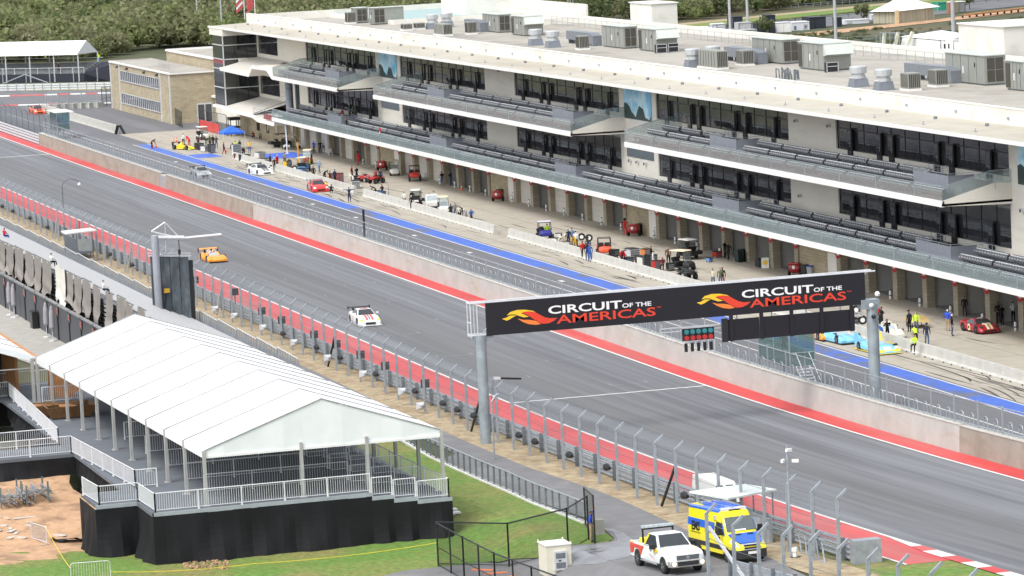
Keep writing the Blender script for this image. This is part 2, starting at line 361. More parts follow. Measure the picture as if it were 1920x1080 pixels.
for i in range(90):
 u = rr.uniform(-540, -215); v = rr.choice([110.2, 110.8, 111.3, 109.6, 110.5, 111.6, 115.5, 119.5])
 L = rr.uniform(3, 9); be = rr.uniform(-.9, .9); a = rr.uniform(-.10, .10)
 skid(u, v, L, be, rr.uniform(.14, .26), a)
 if rr.random() < .6: skid(u, v+1.5 if v < 120 else v-1.5, L, be, rr.uniform(.14, .24), a)
for i in range(14):
 u = rr.uniform(-290, -225); skid(u, rr.uniform(109.3, 111.9), rr.uniform(8, 16), rr.uniform(-1.2, 1.2), .2, rr.uniform(-.08, .08))
struct(mb, 'tyre_marks')
# in front of the tent: straw verge, service road, turf, bare earth
mb = strip(-700, -150, 70.2, 75.4, .006, STRAW); struct(mb, 'straw_verge')
mb = strip(-700, -226, 68.3, 70.5, .016, ROADM); struct(mb, 'stand_footpath')
mb = patch([(880, 838), (1000, 880), (1120, 920), (1180, 945), (1300, 1000), (1420, 1035), (1520, 1085), (1600, 1120), (1500, 1240), (900, 1200), (640, 1100), (760, 1070), (960, 1050), (1040, 1045), (1120, 1035), (1152, 1010), (1130, 990), (1098, 972), (1000, 938), (905, 898), (830, 862)], .020, ROADM); struct(mb, 'service_road')
mb = patch([(1128, 992), (1150, 998), (1158, 1012), (1150, 1026), (1120, 1040), (1060, 1050), (1000, 1056), (1060, 1060), (1120, 1058), (1180, 1044), (1196, 1030), (1188, 1014), (1170, 1000), (1150, 992)], .030, ROADW); struct(mb, 'wet_patch')
mb = patch([(690, 800), (808, 858), (905, 902), (1000, 942), (1092, 976), (1130, 992), (1150, 1010), (1118, 1034), (1040, 1044), (960, 1048), (800, 1068), (640, 1095), (560, 1200), (-120, 1200), (-120, 1048), (100, 1030), (290, 990), (500, 900)], .012, TURF); struct(mb, 'turf')
mb = MB(); gu = [-256+1.5*i for i in range(22)]; gv = [24+1.5*i for i in range(13)]
for u in gu:
 for v in gv: mb.v.append((u, v+.35*math.sin(u*.7)*(v > 41), max(-.05, ez(u)+.03+.03*math.sin(u*1.9+v*1.3)) if u < -227.2+.6*math.sin(v*.9) else -.05))
k = mb.mi(EARTH); nv = len(gv)
for i in range(len(gu)-1):
 for j in range(nv-1): mb.f.append((i*nv+j, (i+1)*nv+j, (i+1)*nv+j+1, i*nv+j+1)); mb.m.append(k)
struct(mb, 'bare_earth')
mb = patch([(-60, 560), (60, 560), (240, 660), (240, 730), (120, 705), (-60, 640)], .02, STEPC); struct(mb, 'stand_walkway')
# far left: the last corner of the circuit
mb = MB(); mb.add([atz(*q) for q in ((-300, 205, .03), (-300, 174, .03), (260, 168, .03), (330, 190, .03), (200, 195, .03))], [(0, 1, 2, 3, 4)], LANE); struct(mb, 'far_track')
mb = patch([(-300, 175), (20, 175), (40, 170), (210, 165), (330, 162), (330, 172), (200, 176), (0, 179), (-300, 184)], .02, TURFY); struct(mb, 'far_verge')
mb = MB()
def kseg(x0, y0, x1, y1, w, m): mb.add([atz(x0, y0, .045), atz(x1, y1, .045), atz(x1, y1-w, .045), atz(x0, y0-w, .045)], [(0, 1, 2, 3)], m)
for i, (x0, x1, m) in enumerate(((-120, 18, LINE), (18, 58, REDP), (58, 84, REDP), (84, 108, LINE), (108, 132, REDP), (132, 160, LINE), (160, 183, REDP), (183, 300, LINE))): kseg(x0, 181.5-.03*x0, x1, 181.5-.03*x1, 2.6, m)
for x0, x1, m in ((-60, 34, REDP), (34, 90, LINE), (90, 194, REDP), (194, 300, LINE)): kseg(x0, 199-.025*x0, x1, 199-.025*x1, 2.4, m)
struct(mb, 'far_kerb')
# far right: infield road, dirt tracks and a second stretch of circuit
mb = MB(); mb.add([atz(*q) for q in ((1050, 82, .03), (2050, -22, .03), (2050, -4, .03), (1050, 104, .03))], [(0, 1, 2, 3)], LANE)
struct(mb, 'back_straight')
mb = MB(); mb.add([atz(*q) for q in ((1050, 70, .02), (2050, -31, .02), (2050, -24, .02), (1050, 80, .02))], [(0, 1, 2, 3)], TURF)
mb.add([atz(*q) for q in ((1050, 66, .022), (2050, -33, .022), (2050, -30, .022), (1050, 70, .022))], [(0, 1, 2, 3)], STRAW)
struct(mb, 'back_straight_verge')
mb = MB(); mb.add([atz(*q) for q in ((1180, 102, .035), (1400, 76, .035), (1500, 62, .035), (1700, 42, .035), (2000, 8, .035), (2000, 14, .035), (1700, 48, .035), (1500, 70, .035), (1380, 84, .035), (1180, 112, .035))], [tuple(range(10))], EARTH); struct(mb, 'dirt_road')
# ================================================================ the pit building
WGLASS = mat('dark_reflective_glazing', (.10, .10, .115), .04, .6, var=.5, scale=.5, spec=1.0, bump=.012, bscale=.9, coat=.25)
FRAME = mat('dark_window_frame', (.018, .02, .022), .35, var=.1)
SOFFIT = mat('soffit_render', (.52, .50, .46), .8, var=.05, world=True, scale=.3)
ROOFM = mat('pale_roof_membrane', (.34, .32, .28), .85, var=.12, scale=.35, world=True, second=((.21, .195, .165), .50, .72, .12, (.4, 1, 1)))
EAVEM = mat('eave_roof_membrane', (.41, .385, .325), .8, var=.08, scale=.4, world=True, second=((.33, .30, .24), .50, .72, .15, (.3, 1, 1)))
PARA = mat('parapet_white_membrane', (.68, .665, .61), .7, var=.04, scale=.3, world=True, second=((.50, .48, .43), .5, .78, .3, (1, 1, 2)))
BGLASS = glass_mat('balustrade_glass', (.88, .92, .92), .15, .17)
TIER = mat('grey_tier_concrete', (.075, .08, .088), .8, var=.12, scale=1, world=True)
SEATG = mat('charcoal_seat_plastic', (.085, .088, .096), .5, var=.15, scale=6)
SEATT = mat('pale_seat_edge', (.60, .63, .66), .4, var=.1, scale=6)
PLATF = mat('grey_platform_panel', (.24, .26, .30), .6, var=.06, scale=1)
PLATD = mat('platform_rail_panel', (.19, .205, .24), .55, var=.06, scale=1)
FLOORG = mat('garage_floor_epoxy', (.16, .165, .18), .3, var=.1, world=True)
GWALL = mat('garage_partition_white', (.50, .50, .49), .7, var=.05, world=True)
GDOOR = mat('white_sectional_door', (.58, .56, .51), .55, var=.04, scale=.6, world=True)
def stone_mat(name, c1, c2, mortar, bw, rh):
 m = mat(name, c1, .9, world=True, var=.12, scale=.5)
 n = m.node_tree.nodes; l = m.node_tree.links; b = n['Principled BSDF']; src = b.inputs['Base Color'].links[0].from_socket
 g = n.new('ShaderNodeNewGeometry'); sx = n.new('ShaderNodeSeparateXYZ'); l.new(g.outputs['Position'], sx.inputs[0])
 ad = n.new('ShaderNodeMath'); ad.operation = 'ADD'; l.new(sx.outputs['X'], ad.inputs[0]); l.new(sx.outputs['Y'], ad.inputs[1])
 cb = n.new('ShaderNodeCombineXYZ'); l.new(ad.outputs[0], cb.inputs['X']); l.new(sx.outputs['Z'], cb.inputs['Y'])
 br = n.new('ShaderNodeTexBrick'); br.inputs['Scale'].default_value = 1; br.inputs['Brick Width'].default_value = bw; br.inputs['Row Height'].default_value = rh; br.inputs['Mortar Size'].default_value = .02
 br.inputs['Color1'].default_value = (1, 1, 1, 1); br.inputs['Color2'].default_value = c2; br.inputs['Mortar'].default_value = mortar; br.inputs['Bias'].default_value = -.2
 l.new(cb.outputs[0], br.inputs['Vector'])
 mu = n.new('ShaderNodeMix'); mu.data_type = 'RGBA'; mu.blend_type = 'MULTIPLY'; mu.inputs['Factor'].default_value = 1; l.new(src, mu.inputs['A']); l.new(br.outputs['Color'], mu.inputs['B']); l.new(mu.outputs['Result'], b.inputs['Base Color'])
 return m
PIER = stone_mat('pier_limestone', (.335, .30, .235), (.84, .82, .78, 1), (.75, .73, .7, 1), .95, .32)
STONE = stone_mat('cut_limestone', (.40, .345, .245), (.80, .78, .74, 1), (.70, .68, .64, 1), .95, .32)
UR = -205.0            # the building runs on out of the picture to the right
PB = thing('pit_building', 'long white three-storey pit building with tiered seat balconies above open garages', 'building', (-380, 126, 0))
SP = [(-530+50*i, -492+50*i) for i in range(7) if -530+50*i < UR]
def clip(a, b): return (max(a, -560), min(b, UR))
mb = MB()
# main walls: piers between the window bands, sills below, lintels above
for z0, sill, z1, soff in ((5.4, 6.0, 10.0, 9.75), (11.2, 11.75, 15.5, 15.3)):
 ed = [-547.3]
 for a, b in SP: ed += [a, b]
 mb.box((-548-12, 126, z0-.4), (-559.2, 126.4, z1), STUCCO)
 mb.box((-546.9, 126, z0-.4), (SP[0][0], 126.4, z1), STUCCO)
 mb.box((-559.2, 126, z0-.4), (-546.9, 126.4, sill), STUCCO)
 if z0 < 6: mb.box((-559.2, 126, 8.6), (-546.9, 126.4, z1), STUCCO)
 for i, (a, b) in enumerate(SP):
  b2 = min(b, UR); nxt = SP[i+1][0] if i+1 < len(SP) else UR
  mb.box((a, 126, z0-.4), (b2, 126.4, sill), STUCCO)
  if nxt > b2: mb.box((b2, 126, z0-.4), (nxt, 126.4, z1), STUCCO)
mb.box((-560, 126, 10.0), (UR, 126.4, 10.8), STUCCO)
mb.box((-560, 126, 4.35), (UR, 126.4, 5.0), STUCCO)
mb.box((-560, 126.9, 4.4), (UR, 157.4, 15.6), STUCCO)       # body behind the glazing
mb.box((-560, 132.2, 0), (UR, 157.4, 4.39), STUCCO)
mb.build('wall', PB)
# glazing bands, each with its frame and doors
FR = (.08, .262, .335, .60, .682, .885)
def glazing(a, b, zs, zt, zf, doors=True):
 w = MB().box((a, 126.18, zs), (b, 126.26, zt), WGLASS).build('window', PB)
 f = MB(); f.box((a, 126.10, zf+2.35), (b, 126.18, zf+2.45), FRAME); f.box((a, 126.08, zs), (b, 126.19, zs+.06), FRAME)
 n = max(2, int((b-a)/3.1))
 for i in range(n+1):
  x = a+(b-a)*i/n; f.box((x-.03, 126.13, zs), (x+.03, 126.18, zt), FRAME)
 f.build('frame', w)
 if doors:
  for q in FR:
   x = a+38*q
   if x > UR-2: continue
   d = MB(); d.box((x, 125.86, zf+.02), (x+1.05, 125.98, zf+2.5), FRAME); d.box((x+.13, 125.84, zf+.18), (x+.92, 125.858, zf+2.3), WGLASS)
   d.tube((x+.85, 125.80, zf+.9), (x+.85, 125.80, zf+1.3), .02, CHROME, 5)
   d.build('door', PB)
for a, b in SP:
 b = min(b, UR); glazing(a, b, 6.0, 10.0, 5.4); glazing(a, b, 11.75, 15.5, 11.2)
glazing(-559.2, -546.9, 11.75, 15.5, 11.4, False); glazing(-559.2, -546.9, 6.0, 8.6, 5.6, False)
# ground floor: stone piers, garages
ug = -530.0
fl = MB(); cols = []
fl.box((-535, 125.0, .02), (UR, 132.2, .05), FLOORG); fl.build('garage_floor', PB)
for g in range(7):
 u0 = -577+50*g
 if u0 > UR: break
 for j in range(6):
  ua = u0+j*6.57
  cols.append((ua, g, j))
OPEN = {2: '000111', 3: '010101', 4: '111111', 5: '111111', 6: '111111', 1: '001010', 0: '000000'}
for ua, g, j in cols+[(-577+50*g+39.4, g, 6) for g in range(7)]:
 if ua < -531 or ua > UR-1: continue
 m = MB(); m.box((ua, 124.45, 0), (ua+.95, 125.2, 4.35), PIER); m.build('pier', PB)
 MB().box((ua+.35, 125.2, 0), (ua+.6, 132.2, 4.35), GWALL).build('garage_partition', PB)
for ua, g, j in cols:
 if ua < -531 or ua > UR-8: continue
 if OPEN[g][j] == '0':
  m = MB()
  for q in range(7): m.box((ua+.95, 125.0+.004*(q % 2), .05+.6*q), (ua+6.57, 125.09, .63+.6*q), GDOOR)
  m.build('garage_door', PB)
 else:
  m = MB(); m.box((ua+.95, 124.98, 3.3), (ua+6.57, 125.06, 4.35), GDOOR); m.build('garage_door', PB)
REDJ = paint('red_steel', (.33, .018, .022))
for g in range(7):
 a = -577+50*g+39.4; b = a+10.6
 if b < -531 or b > UR+13: continue
 m = MB(); m.box((a+.95, 124.6, 0), (b, 125.0, 4.35), STONE); m.build('stone_wall', PB)
 d = MB(); d.box((b-2.3, 124.5, 0), (b-.05, 124.58, 2.7), WTRIM); d.box((b-.5, 124.46, 1.0), (b-.42, 124.5, 1.15), BLACK); d.build('service_door', PB)
 MB().box((a-.12, 124.9, 0), (a-.01, 125.1, 3.4), REDJ).build('red_jamb', PB)
# stone end of the ground floor with its small windows
m = MB(); m.box((-566, 124.3, 0), (-531, 125.0, 4.0), STONE); m.box((-566, 125, 0), (-560, 131, 4.0), STONE); m.build('stone_wall', PB)
for u in (-555, -549.2, -543.5, -538, -534): MB().box((u, 124.22, 1.0), (u+1.7, 124.3, 3.1), WGLASS).build('window', PB)
# roof: broad eave, parapet, deck
m = MB(); m.add([(-568.9, 121, 15.42), (UR, 121, 15.42), (UR, 126.7, 15.40), (-568.9, 126.7, 15.40), (-568.9, 121, 15.58), (UR, 121, 15.58), (UR, 126.7, 15.74), (-568.9, 126.7, 15.74)],
 [(0, 3, 2, 1), (4, 5, 6, 7), (1, 2, 6, 5), (2, 3, 7, 6), (3, 0, 4, 7), (0, 1, 5, 4)], EAVEM)
eave = m.build('eave', PB)
MB().box((-569, 120.93, 15.36), (UR, 120.998, 15.66), WTRIM).build('fascia', eave)
MB().box((-569, 126.7, 15.70), (UR, 127.15, 17.05), PARA).build('parapet', PB)
MB().box((-569, 126.66, 17.05), (UR, 127.2, 17.10), WTRIM).build('parapet_cap', PB)
m = MB(); m.box((-569, 127.15, 15.6), (UR, 157.6, 15.82), ROOFM); deck = m.build('roof_deck', PB)
m = MB(); m.box((-569, 157.6, 15.6), (-380, 158.0, 16.7), PARA); m.box((-380, 157.6, 15.6), (UR, 158.0, 16.7), PARA); m.box((-569, 127.2, 15.7), (-568.6, 157.6, 16.9), PARA)
m.box((-532, 139, 15.82), (-531.6, 157.6, 16.5), PARA); m.box((-568.6, 139, 15.82), (-532, 139.4, 16.4), PARA); m.build('parapet', PB)
m = MB().box((-568.7, 139.4, 15.83), (-532, 157.6, 16.15), mat('teal_roof_coating', (.30, .40, .40), .7, var=.1, world=True)); m.build('roof_deck', PB)
for i in range(32):
 u = -562+10.7*i
 if u > UR: break
 m = MB(); m.lathe([(.16, 15.70), (.17, 15.85), (.10, 15.95)], GALVD, (u, 125.3, 0), n=8); m.build('roof_vent', PB)
 m = MB(); m.tube((u+4, 122.6, 15.6), (u+4, 122.6, 15.95), .04, GALV, 5); m.box((u+3.85, 122.5, 15.60), (u+4.15, 122.7, 15.70), GALV); m.build('roof_anchor', PB)
 m = MB(); m.box((u+1.0, 126.58, 16.2), (u+1.3, 126.70, 16.4), GALV); m.build('overflow_spout', PB)
# safety rail along the back of the roof
m = MB()
for a, b in ((-505, -410), (-405, -300)):
 for z in (16.3, 16.9): m.tube((a, 153.5, z), (b, 153.5, z), .03, GALV, 4)
 x = a
 while x <= b: m.tube((x, 153.5, 15.8), (x, 153.5, 16.9), .03, GALV, 4); x += 2.4
m.build('roof_rail', PB)
# balconies
def seat_bank_mesh(n):
 m = MB(); w = .53
 for i in range(n):
  x = i*w
  m.hexa([(x+.03, .30, .38), (x+.50, .30, .38), (x+.50, .36, .38), (x+.03, .36, .38), (x+.05, .46, .86), (x+.48, .46, .86), (x+.48, .51, .86), (x+.05, .51, .86)], SEATG)
  m.hexa([(x+.04, .14, .46), (x+.49, .14, .46), (x+.49, .20, .44), (x+.04, .20, .44), (x+.05, .28, .78), (x+.48, .28, .78), (x+.48, .34, .78), (x+.05, .34, .78)], SEATG)
  m.box((x+.06, .24, .78), (x+.46, .37, .83), SEATT); m.box((x-.025, .12, .58), (x+.025, .46, .64), SEATT)
 m.box((0, .30, .30), (n*w, .36, .36), GALVD)
 for x in (0.4, n*w-.4): m.box((x, .3, 0), (x+.06, .36, .3), GALVD)
 return m
_bank = {}
def bank(parent, u, v, z, n):
 if n not in _bank:
  o = seat_bank_mesh(n).build('seat_bank'); C.objects.unlink(o); _bank[n] = o
 c = _bank[n].copy(); C.objects.link(c); c.parent = parent
 off = PB.location; c.location = (u-off.x, v-off.y, z-off.z); return c
def balcony(u0, u1, zb, upper):
 zt = zb+.42; zf = zb+1.35
 m = MB()
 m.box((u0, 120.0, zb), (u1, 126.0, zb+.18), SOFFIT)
 m.box((u0, 119.96, zb-.06), (u1, 120.22, zt), WTRIM)
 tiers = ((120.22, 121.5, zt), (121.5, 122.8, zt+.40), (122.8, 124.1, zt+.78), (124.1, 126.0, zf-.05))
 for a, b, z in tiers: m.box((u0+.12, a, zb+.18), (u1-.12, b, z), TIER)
 if upper:
  for u in (u0, u1-.12): m.slab([(u, 120, zb), (u, 126, zb-.2), (u, 126, zf+.15), (u, 124.5, zf+.22), (u, 120.1, zt+.02)], .12, STUCCO, d=(-1, 0, 0))
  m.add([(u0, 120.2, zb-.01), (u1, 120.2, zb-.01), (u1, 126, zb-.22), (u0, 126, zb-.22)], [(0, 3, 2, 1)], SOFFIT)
 b = m.build('balcony', PB)
 b['label'] = 'upper tiered balcony with white raking end walls' if upper else 'long lower tiered balcony over the garages'
 g = MB(); g.box((u0+.05, 120.06, zt), (u1-.05, 120.09, zt+1.12), BGLASS)
 x = u0+.05
 while x < u1-1:
  g.box((x-.02, 120.04, zt), (x+.02, 120.10, zt+1.13), GALV); x += 8.3
 if upper:
  for u in (u0+.02, u1-.05):
   g.slab([(u, 120.1, zt+.02), (u, 124.5, zf+.22), (u, 126, zf+.15), (u, 126, zf+1.2), (u, 124.2, zf+1.2), (u, 120.1, zt+1.12)], .03, BGLASS, d=(-1, 0, 0))
   g.bar((u, 120.1, zt+1.12), (u, 124.2, zf+1.2), .05, .05, GALV); g.bar((u, 124.2, zf+1.2), (u, 126, zf+1.2), .05, .05, GALV)
 g.bar((u0, 120.075, zt+1.14), (u1, 120.075, zt+1.14), .05, .04, GALV)
 g.build('glass_railing', b)
 plats = [(-501.3+50*i, -494.1+50*i) for i in range(7) if u0 < -501.3+50*i and -494.1+50*i < u1]
 for a, c in plats:
  p = MB(); p.box((a, 121.62, zt), (c, 124.0, zf-.04), PLATF)
  p.box((a, 121.62, zf-.04), (c, 121.66, zf+.75), PLATD); p.box((c-.05, 121.66, zf-.04), (c, 123.9, zf+.75), PLATD)
  for i in range(4): p.tube((a+(c-a)*i/3, 121.64, zf-.04), (a+(c-a)*i/3, 121.64, zf+.95), .03, GALV, 4)
  for q in (.78, .95): p.tube((a, 121.64, zf+q), (c, 121.64, zf+q), .025, GALV, 4); p.tube((c, 121.64, zf+q), (c, 124.6, zf+q), .025, GALV, 4); p.tube((a, 121.64, zf+q), (a, 124.6, zf+q), .025, GALV, 4)
  for x in (a-3.0, c+.4):
   for q in (.55, .95): p.tube((x, 124.2, zf+q), (x+3, 124.2, zf+q), .025, GALV, 4)
   for i in range(4): p.tube((x+i, 124.2, zf-.2), (x+i, 124.2, zf+.95), .025, GALV, 4)
  p.build('wheelchair_platform', b)
 st = MB()
 for r, (v, z) in enumerate(((120.75, zt), (122.05, zt+.40), (123.35, zt+.78))):
  ed_ = [u0+.5+.6*r*upper]
  if r:
   for a, c in plats: ed_ += [a-.25, c+1.0]
  ed_.append(u1-.4-.9*r*upper)
  for a, c in zip(ed_[::2], ed_[1::2]):
   L = c-a
   if L < 3: continue
   k = max(1, round(L/7.0)); n = int((L/k-.5)/.53)
   for i in range(k):
    bank(b, a+L*i/k, v-.25, z, n)
    if r < 2 and i: st.box((a+L*i/k-.45, v+.42, z), (a+L*i/k-.05, v+.72, z+.2), PLATF)
 st.build('aisle_steps', b)
for u0, u1 in ((-524.8, -488.9), (-470.7, -390.0), (-372.2, -291.6), (-273.6, -210)): balcony(u0, u1, 9.85, True)
balcony(-526.5, UR, 4.2, False)
# printed panels at the heads of the balcony stairs, small grey panes below them
MSKY = mat('mural_sky_blue', (.16, .52, .78), .35, var=.2, scale=.35, second=((.62, .84, .93), .42, .62, .4)); MTREE = mat('mural_dark_trees', (.016, .04, .035), .35, var=.4, scale=1.2)
MGREY = mat('grey_screen_pane', (.13, .16, .18), .15, var=.1)
for a in (-490.2, -390.2, -290.2):
 m = MB(); m.box((a, 125.93, 11.3), (a+8.8, 125.99, 15.0), MSKY)
 rr = random.Random(5); pts = [(a+.02, 125.925, 11.32)]
 for i in range(15): pts.append((a+.02+8.7*i/14, 125.925, 11.9+.5*math.sin(i*.8+1)+rr.uniform(-.15, .6)*(1.4 if i < 5 else .8)))
 pts.append((a+8.75, 125.925, 11.32)); m.slab(pts, .006, MTREE, d=(0, 1, 0)); m.build('mural_panel', PB)
 if a < -300: MB().box((a+.3, 125.93, 7.4), (a+8.9, 125.99, 8.9), MGREY).build('screen_panel', PB)
# floodlights on the piers
for u, z in ((-435.5, 14.2), (-339.8, 13.6), (-331.5, 13.6), (-289.6, 9.2), (-384, 6.9), (-386.5, 6.9), (-389, 6.9), (-339.5, 6.8)):
 m = MB(); m.box((u, 125.7, z), (u+.35, 126, z+.25), ALU); m.box((u+.05, 125.68, z-.05), (u+.3, 125.7, z+.2), BLACK); m.build('wall_light', PB)
# glazed stair tower at the far end
TG = mat('tower_glazing', (.012, .016, .017), .04, var=.2, spec=1.0, coat=.3)
m = MB(); m.box((-567.2, 121.1, 4.3), (-560.1, 128, 14.4), TG); tw = m.build('stair_tower', PB); tw['label'] = 'dark glazed stair tower at the far end of the building'
f = MB()
for z in (4.3, 6.9, 9.6, 11.0, 13.0): f.box((-567.3, 121.0, z), (-560.0, 121.1, z+.12), ALU); f.box((-560.1, 121.0, z), (-559.98, 126, z+.12), ALU)
for v in (121.02, 122.7, 124.4): f.box((-560.1, v, 4.3), (-559.99, v+.1, 14.4), FRAME if v > 122 else ALU)
f.box((-560.16, 121.0, 4.3), (-559.98, 121.14, 14.4), ALU); f.build('frame', tw)
m = MB(); m.box((-568.6, 121.0, 14.4), (-559.7, 127, 15.38), STUCCO); m.box((-568, 120.8, 3.95), (-559.6, 126, 4.28), WTRIM); m.build('wall', PB)
m = MB(); m.box((-560, 123.2, 9.8), (-559.8, 126, 11.1), STUCCO); m.build('wall', PB)
# folded white ribbon edges of the two terraces
def ribbon(pts, v0, v1, t, name):
 m = MB(); n = len(pts)
 for (a, z), (b, w) in zip(pts[:-1], pts[1:]):
  m.hexa([(a, v0, z-t), (b, v0, w-t), (b, v1, w-t), (a, v1, z-t), (a, v0, z), (b, v0, w), (b, v1, w), (a, v1, z)], STUCCO)
  m.hexa([(a, v0-.08, z-t-.05), (b, v0-.08, w-t-.05), (b, v0, w-t-.05), (a, v0, z-t-.05), (a, v0-.08, z+.12), (b, v0-.08, w+.12), (b, v0, w+.12), (a, v0, z+.12)], WTRIM)
 return m.build(name, PB)
ribbon([(-559.6, 9.95), (-541.0, 9.85), (-538.7, 11.05), (-529.8, 11.15), (-527, 10.15), (-524.8, 10.1)], 120.4, 125.98, .35, 'terrace')
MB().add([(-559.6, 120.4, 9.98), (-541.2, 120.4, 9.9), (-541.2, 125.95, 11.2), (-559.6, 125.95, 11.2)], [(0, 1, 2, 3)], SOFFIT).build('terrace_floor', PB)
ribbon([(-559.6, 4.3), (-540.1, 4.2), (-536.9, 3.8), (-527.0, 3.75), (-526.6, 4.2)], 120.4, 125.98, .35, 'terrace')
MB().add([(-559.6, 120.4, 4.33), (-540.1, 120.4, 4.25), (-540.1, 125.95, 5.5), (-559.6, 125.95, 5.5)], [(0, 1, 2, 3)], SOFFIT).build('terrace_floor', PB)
m = MB()
for i in range(15):
 u = -540+.95*i; m.tube((u, 120.5, 4.0), (u, 120.5, 5.2), .03, GALV, 4)
m.tube((-540, 120.5, 5.2), (-526.7, 120.5, 5.2), .04, GALV, 5); m.bar((-540, 120.6, 5.2), (-538, 125, 6.8), .06, .06, GALV); m.bar((-540, 120.6, 4.4), (-538, 125, 6.0), .3, .12, GALVD)
m.build('stair_railing', PB)
m = MB()
for z0, z1 in ((4.6, 5.6), (5.65, 6.9), (6.95, 8.3), (8.35, 9.8)): m.tube((-526.6, 122.6, z0), (-526.6, 122.6, z1), .52, PLATF, 12)
m.tube((-526.6, 122.6, 4.6), (-526.6, 122.6, 9.8), .5, FRAME, 12); m.box((-524.9, 123, 4.6), (-524.3, 123.5, 9.8), GALVD); m.build('column', PB)
MB().box((-534, 120.55, 4.0), (-527, 120.62, 4.7), REDJ).build('red_panel', PB)
# ================================================================ walls, fences and the gantry along the straight
WALLP = mat('pale_weathered_concrete', (.41, .412, .385), .85, var=.10, scale=.5, world=True, second=((.37, .32, .22), .56, .76, .8, (.25, 1, 1.4)), bump=.15)
WALLB = mat('brown_weathered_concrete', (.29, .265, .225), .9, var=.12, scale=.6, world=True, second=((.22, .19, .15), .5, .75, .7, (.3, 1, 1.4)), bump=.15)
BARR = mat('white_barrier_concrete', (.46, .455, .42), .8, var=.08, scale=1.2, second=((.36, .345, .30), .5, .75, 1.0, (.6, 1, 1.5)))
WIRE = mesh_mat('fence_wire_mesh', (.23, .255, .28), .17)
WIREF = mesh_mat('dense_wire_mesh', (.14, .155, .19), .48)
# pit wall with its railing
pw = thing('pit_wall', 'long pale concrete pit wall between the red strip and the pit lane', 'wall', (-400, 95.6, 0))
def wseg(u0, u1, m, h=1.75, lab=None):
 mb = MB(); us = uspan(u0, u1, 6.1) if u1 > -285 else [u0, u1]
 for a, b in zip(us[:-1], us[1:]):
  mb.hexa([(a, 95.3, gz(a)-.1), (b, 95.3, gz(b)-.1), (b, 95.95, gz(b)-.1), (a, 95.95, gz(a)-.1), (a, 95.38, gz(a)+h), (b, 95.38, gz(b)+h), (b, 95.9, gz(b)+h), (a, 95.9, gz(a)+h)], m)
  mb.hexa([(a, 95.34, gz(a)+h), (b, 95.34, gz(b)+h), (b, 95.93, gz(b)+h), (a, 95.93, gz(a)+h), (a, 95.34, gz(a)+h+.06), (b, 95.34, gz(b)+h+.06), (b, 95.93, gz(b)+h+.06), (a, 95.93, gz(a)+h+.06)], BARR)
 o = mb.build('wall_section', pw)
 if lab: o['label'] = lab
wseg(-569, -481.6, WALLB, lab='brown stained far section'); wseg(-481.6, -478.2, GALV, 1.5, 'steel access panel in the wall'); wseg(-478.2, -430, WALLB); wseg(-430, -330, WALLP); wseg(-330, -230.2, WALLP)
wseg(-230.2, -185, WALLB, 1.7, 'brown unpainted near section')
def wall_panel():
 m = MB(); L = 3.8
 for z in (.12, 1.62): m.tube((0, 0, z), (L, 0, z), .035, GALV, 5)
 for x in (.9, 2.5):
  P = [(x, 0, 0), (x, 0, .62), (x+.1, 0, .78), (x+.3, 0, .84), (x+.5, 0, .78), (x+.6, 0, .62), (x+.6, 0, 0)]
  m.path(P, .028, GALV, 5)
 m.add([(0, .02, .12), (L, .02, .12), (L, .02, 1.62), (0, .02, 1.62)], [(0, 1, 2, 3)], WIRE)
 return m
pm = wall_panel().build('railing_panel', fixn=False); pp = MB().box((-.04, -.04, 0), (.04, .04, 1.75), GALV).build('post')
C.objects.unlink(pm); C.objects.unlink(pp)
u = -566.0
while u < -190:
 z = gz(u)+1.8
 for src in (pm, pp):
  c = src.copy(); C.objects.link(c); c.parent = pw; c.location = (u+400, .05, z)
 c = [o for o in pw.children if o.data == pm.data][-1]; c.rotation_euler = (0, -math.atan2(gz(u+3.8)-gz(u), 3.8), 0)
 u += 3.8
# low rails and tall fence before the wall starts
gr = thing('guardrail', 'pale multi-beam guardrail beside the red strip at the far end', 'guardrail', (-640, 95.5, 0))
for k in range(4): MB().box((-760, 95.4+.25*k, .12+.30*k), (-569.2, 95.5+.25*k, .34+.30*k), ALU).build('beam', gr)
tf = thing('debris_fence', 'tall dense grey debris fence left of the far glass cabin', 'fence', (-640, 98.4, 0))
for i in range(26):
 u = -570-5.2*i; m = MB(); m.tube((u, 98.4, 0), (u, 98.4, 3.2), .06, GALVD, 5); m.tube((u, 98.4, 3.2), (u, 97.8, 3.7), .05, GALVD, 5); m.build('post', tf)
MB().add([(-705, 98.42, .1), (-570, 98.42, .1), (-570, 98.42, 3.2), (-705, 98.42, 3.2)], [(0, 1, 2, 3)], WIREF).build('wire_mesh', tf)
# near-side guardrail and debris fence
ng = thing('guardrail', 'long grey four-beam guardrail along the near edge of the track', 'guardrail', (-330, 73.5, 0))
for k in range(4):
 m = MB(); us = uspan(-480, -191.8, 8)
 for a, b in zip(us[:-1], us[1:]):
  for z0, z1, d0, d1 in ((.02, .10, 0, .07), (.10, .19, .07, 0), (.19, .22, 0, 0)):
   z = .08+.28*k; m.add([(a, 73.5-d0, gz(a)+z+z0), (b, 73.5-d0, gz(b)+z+z0), (b, 73.5-d1, gz(b)+z+z1), (a, 73.5-d1, gz(a)+z+z1),
                 (a, 73.6-d0, gz(a)+z+z0), (b, 73.6-d0, gz(b)+z+z0), (b, 73.6-d1, gz(b)+z+z1), (a, 73.6-d1, gz(a)+z+z1)], [(0, 1, 2, 3), (7, 6, 5, 4), (3, 2, 6, 7), (1, 0, 4, 5)], GALV)
 m.build('beam', ng)
pst = MB().box((-.09, -.09, -.1), (.09, .12, 1.25), GALVD).build('post'); C.objects.unlink(pst)
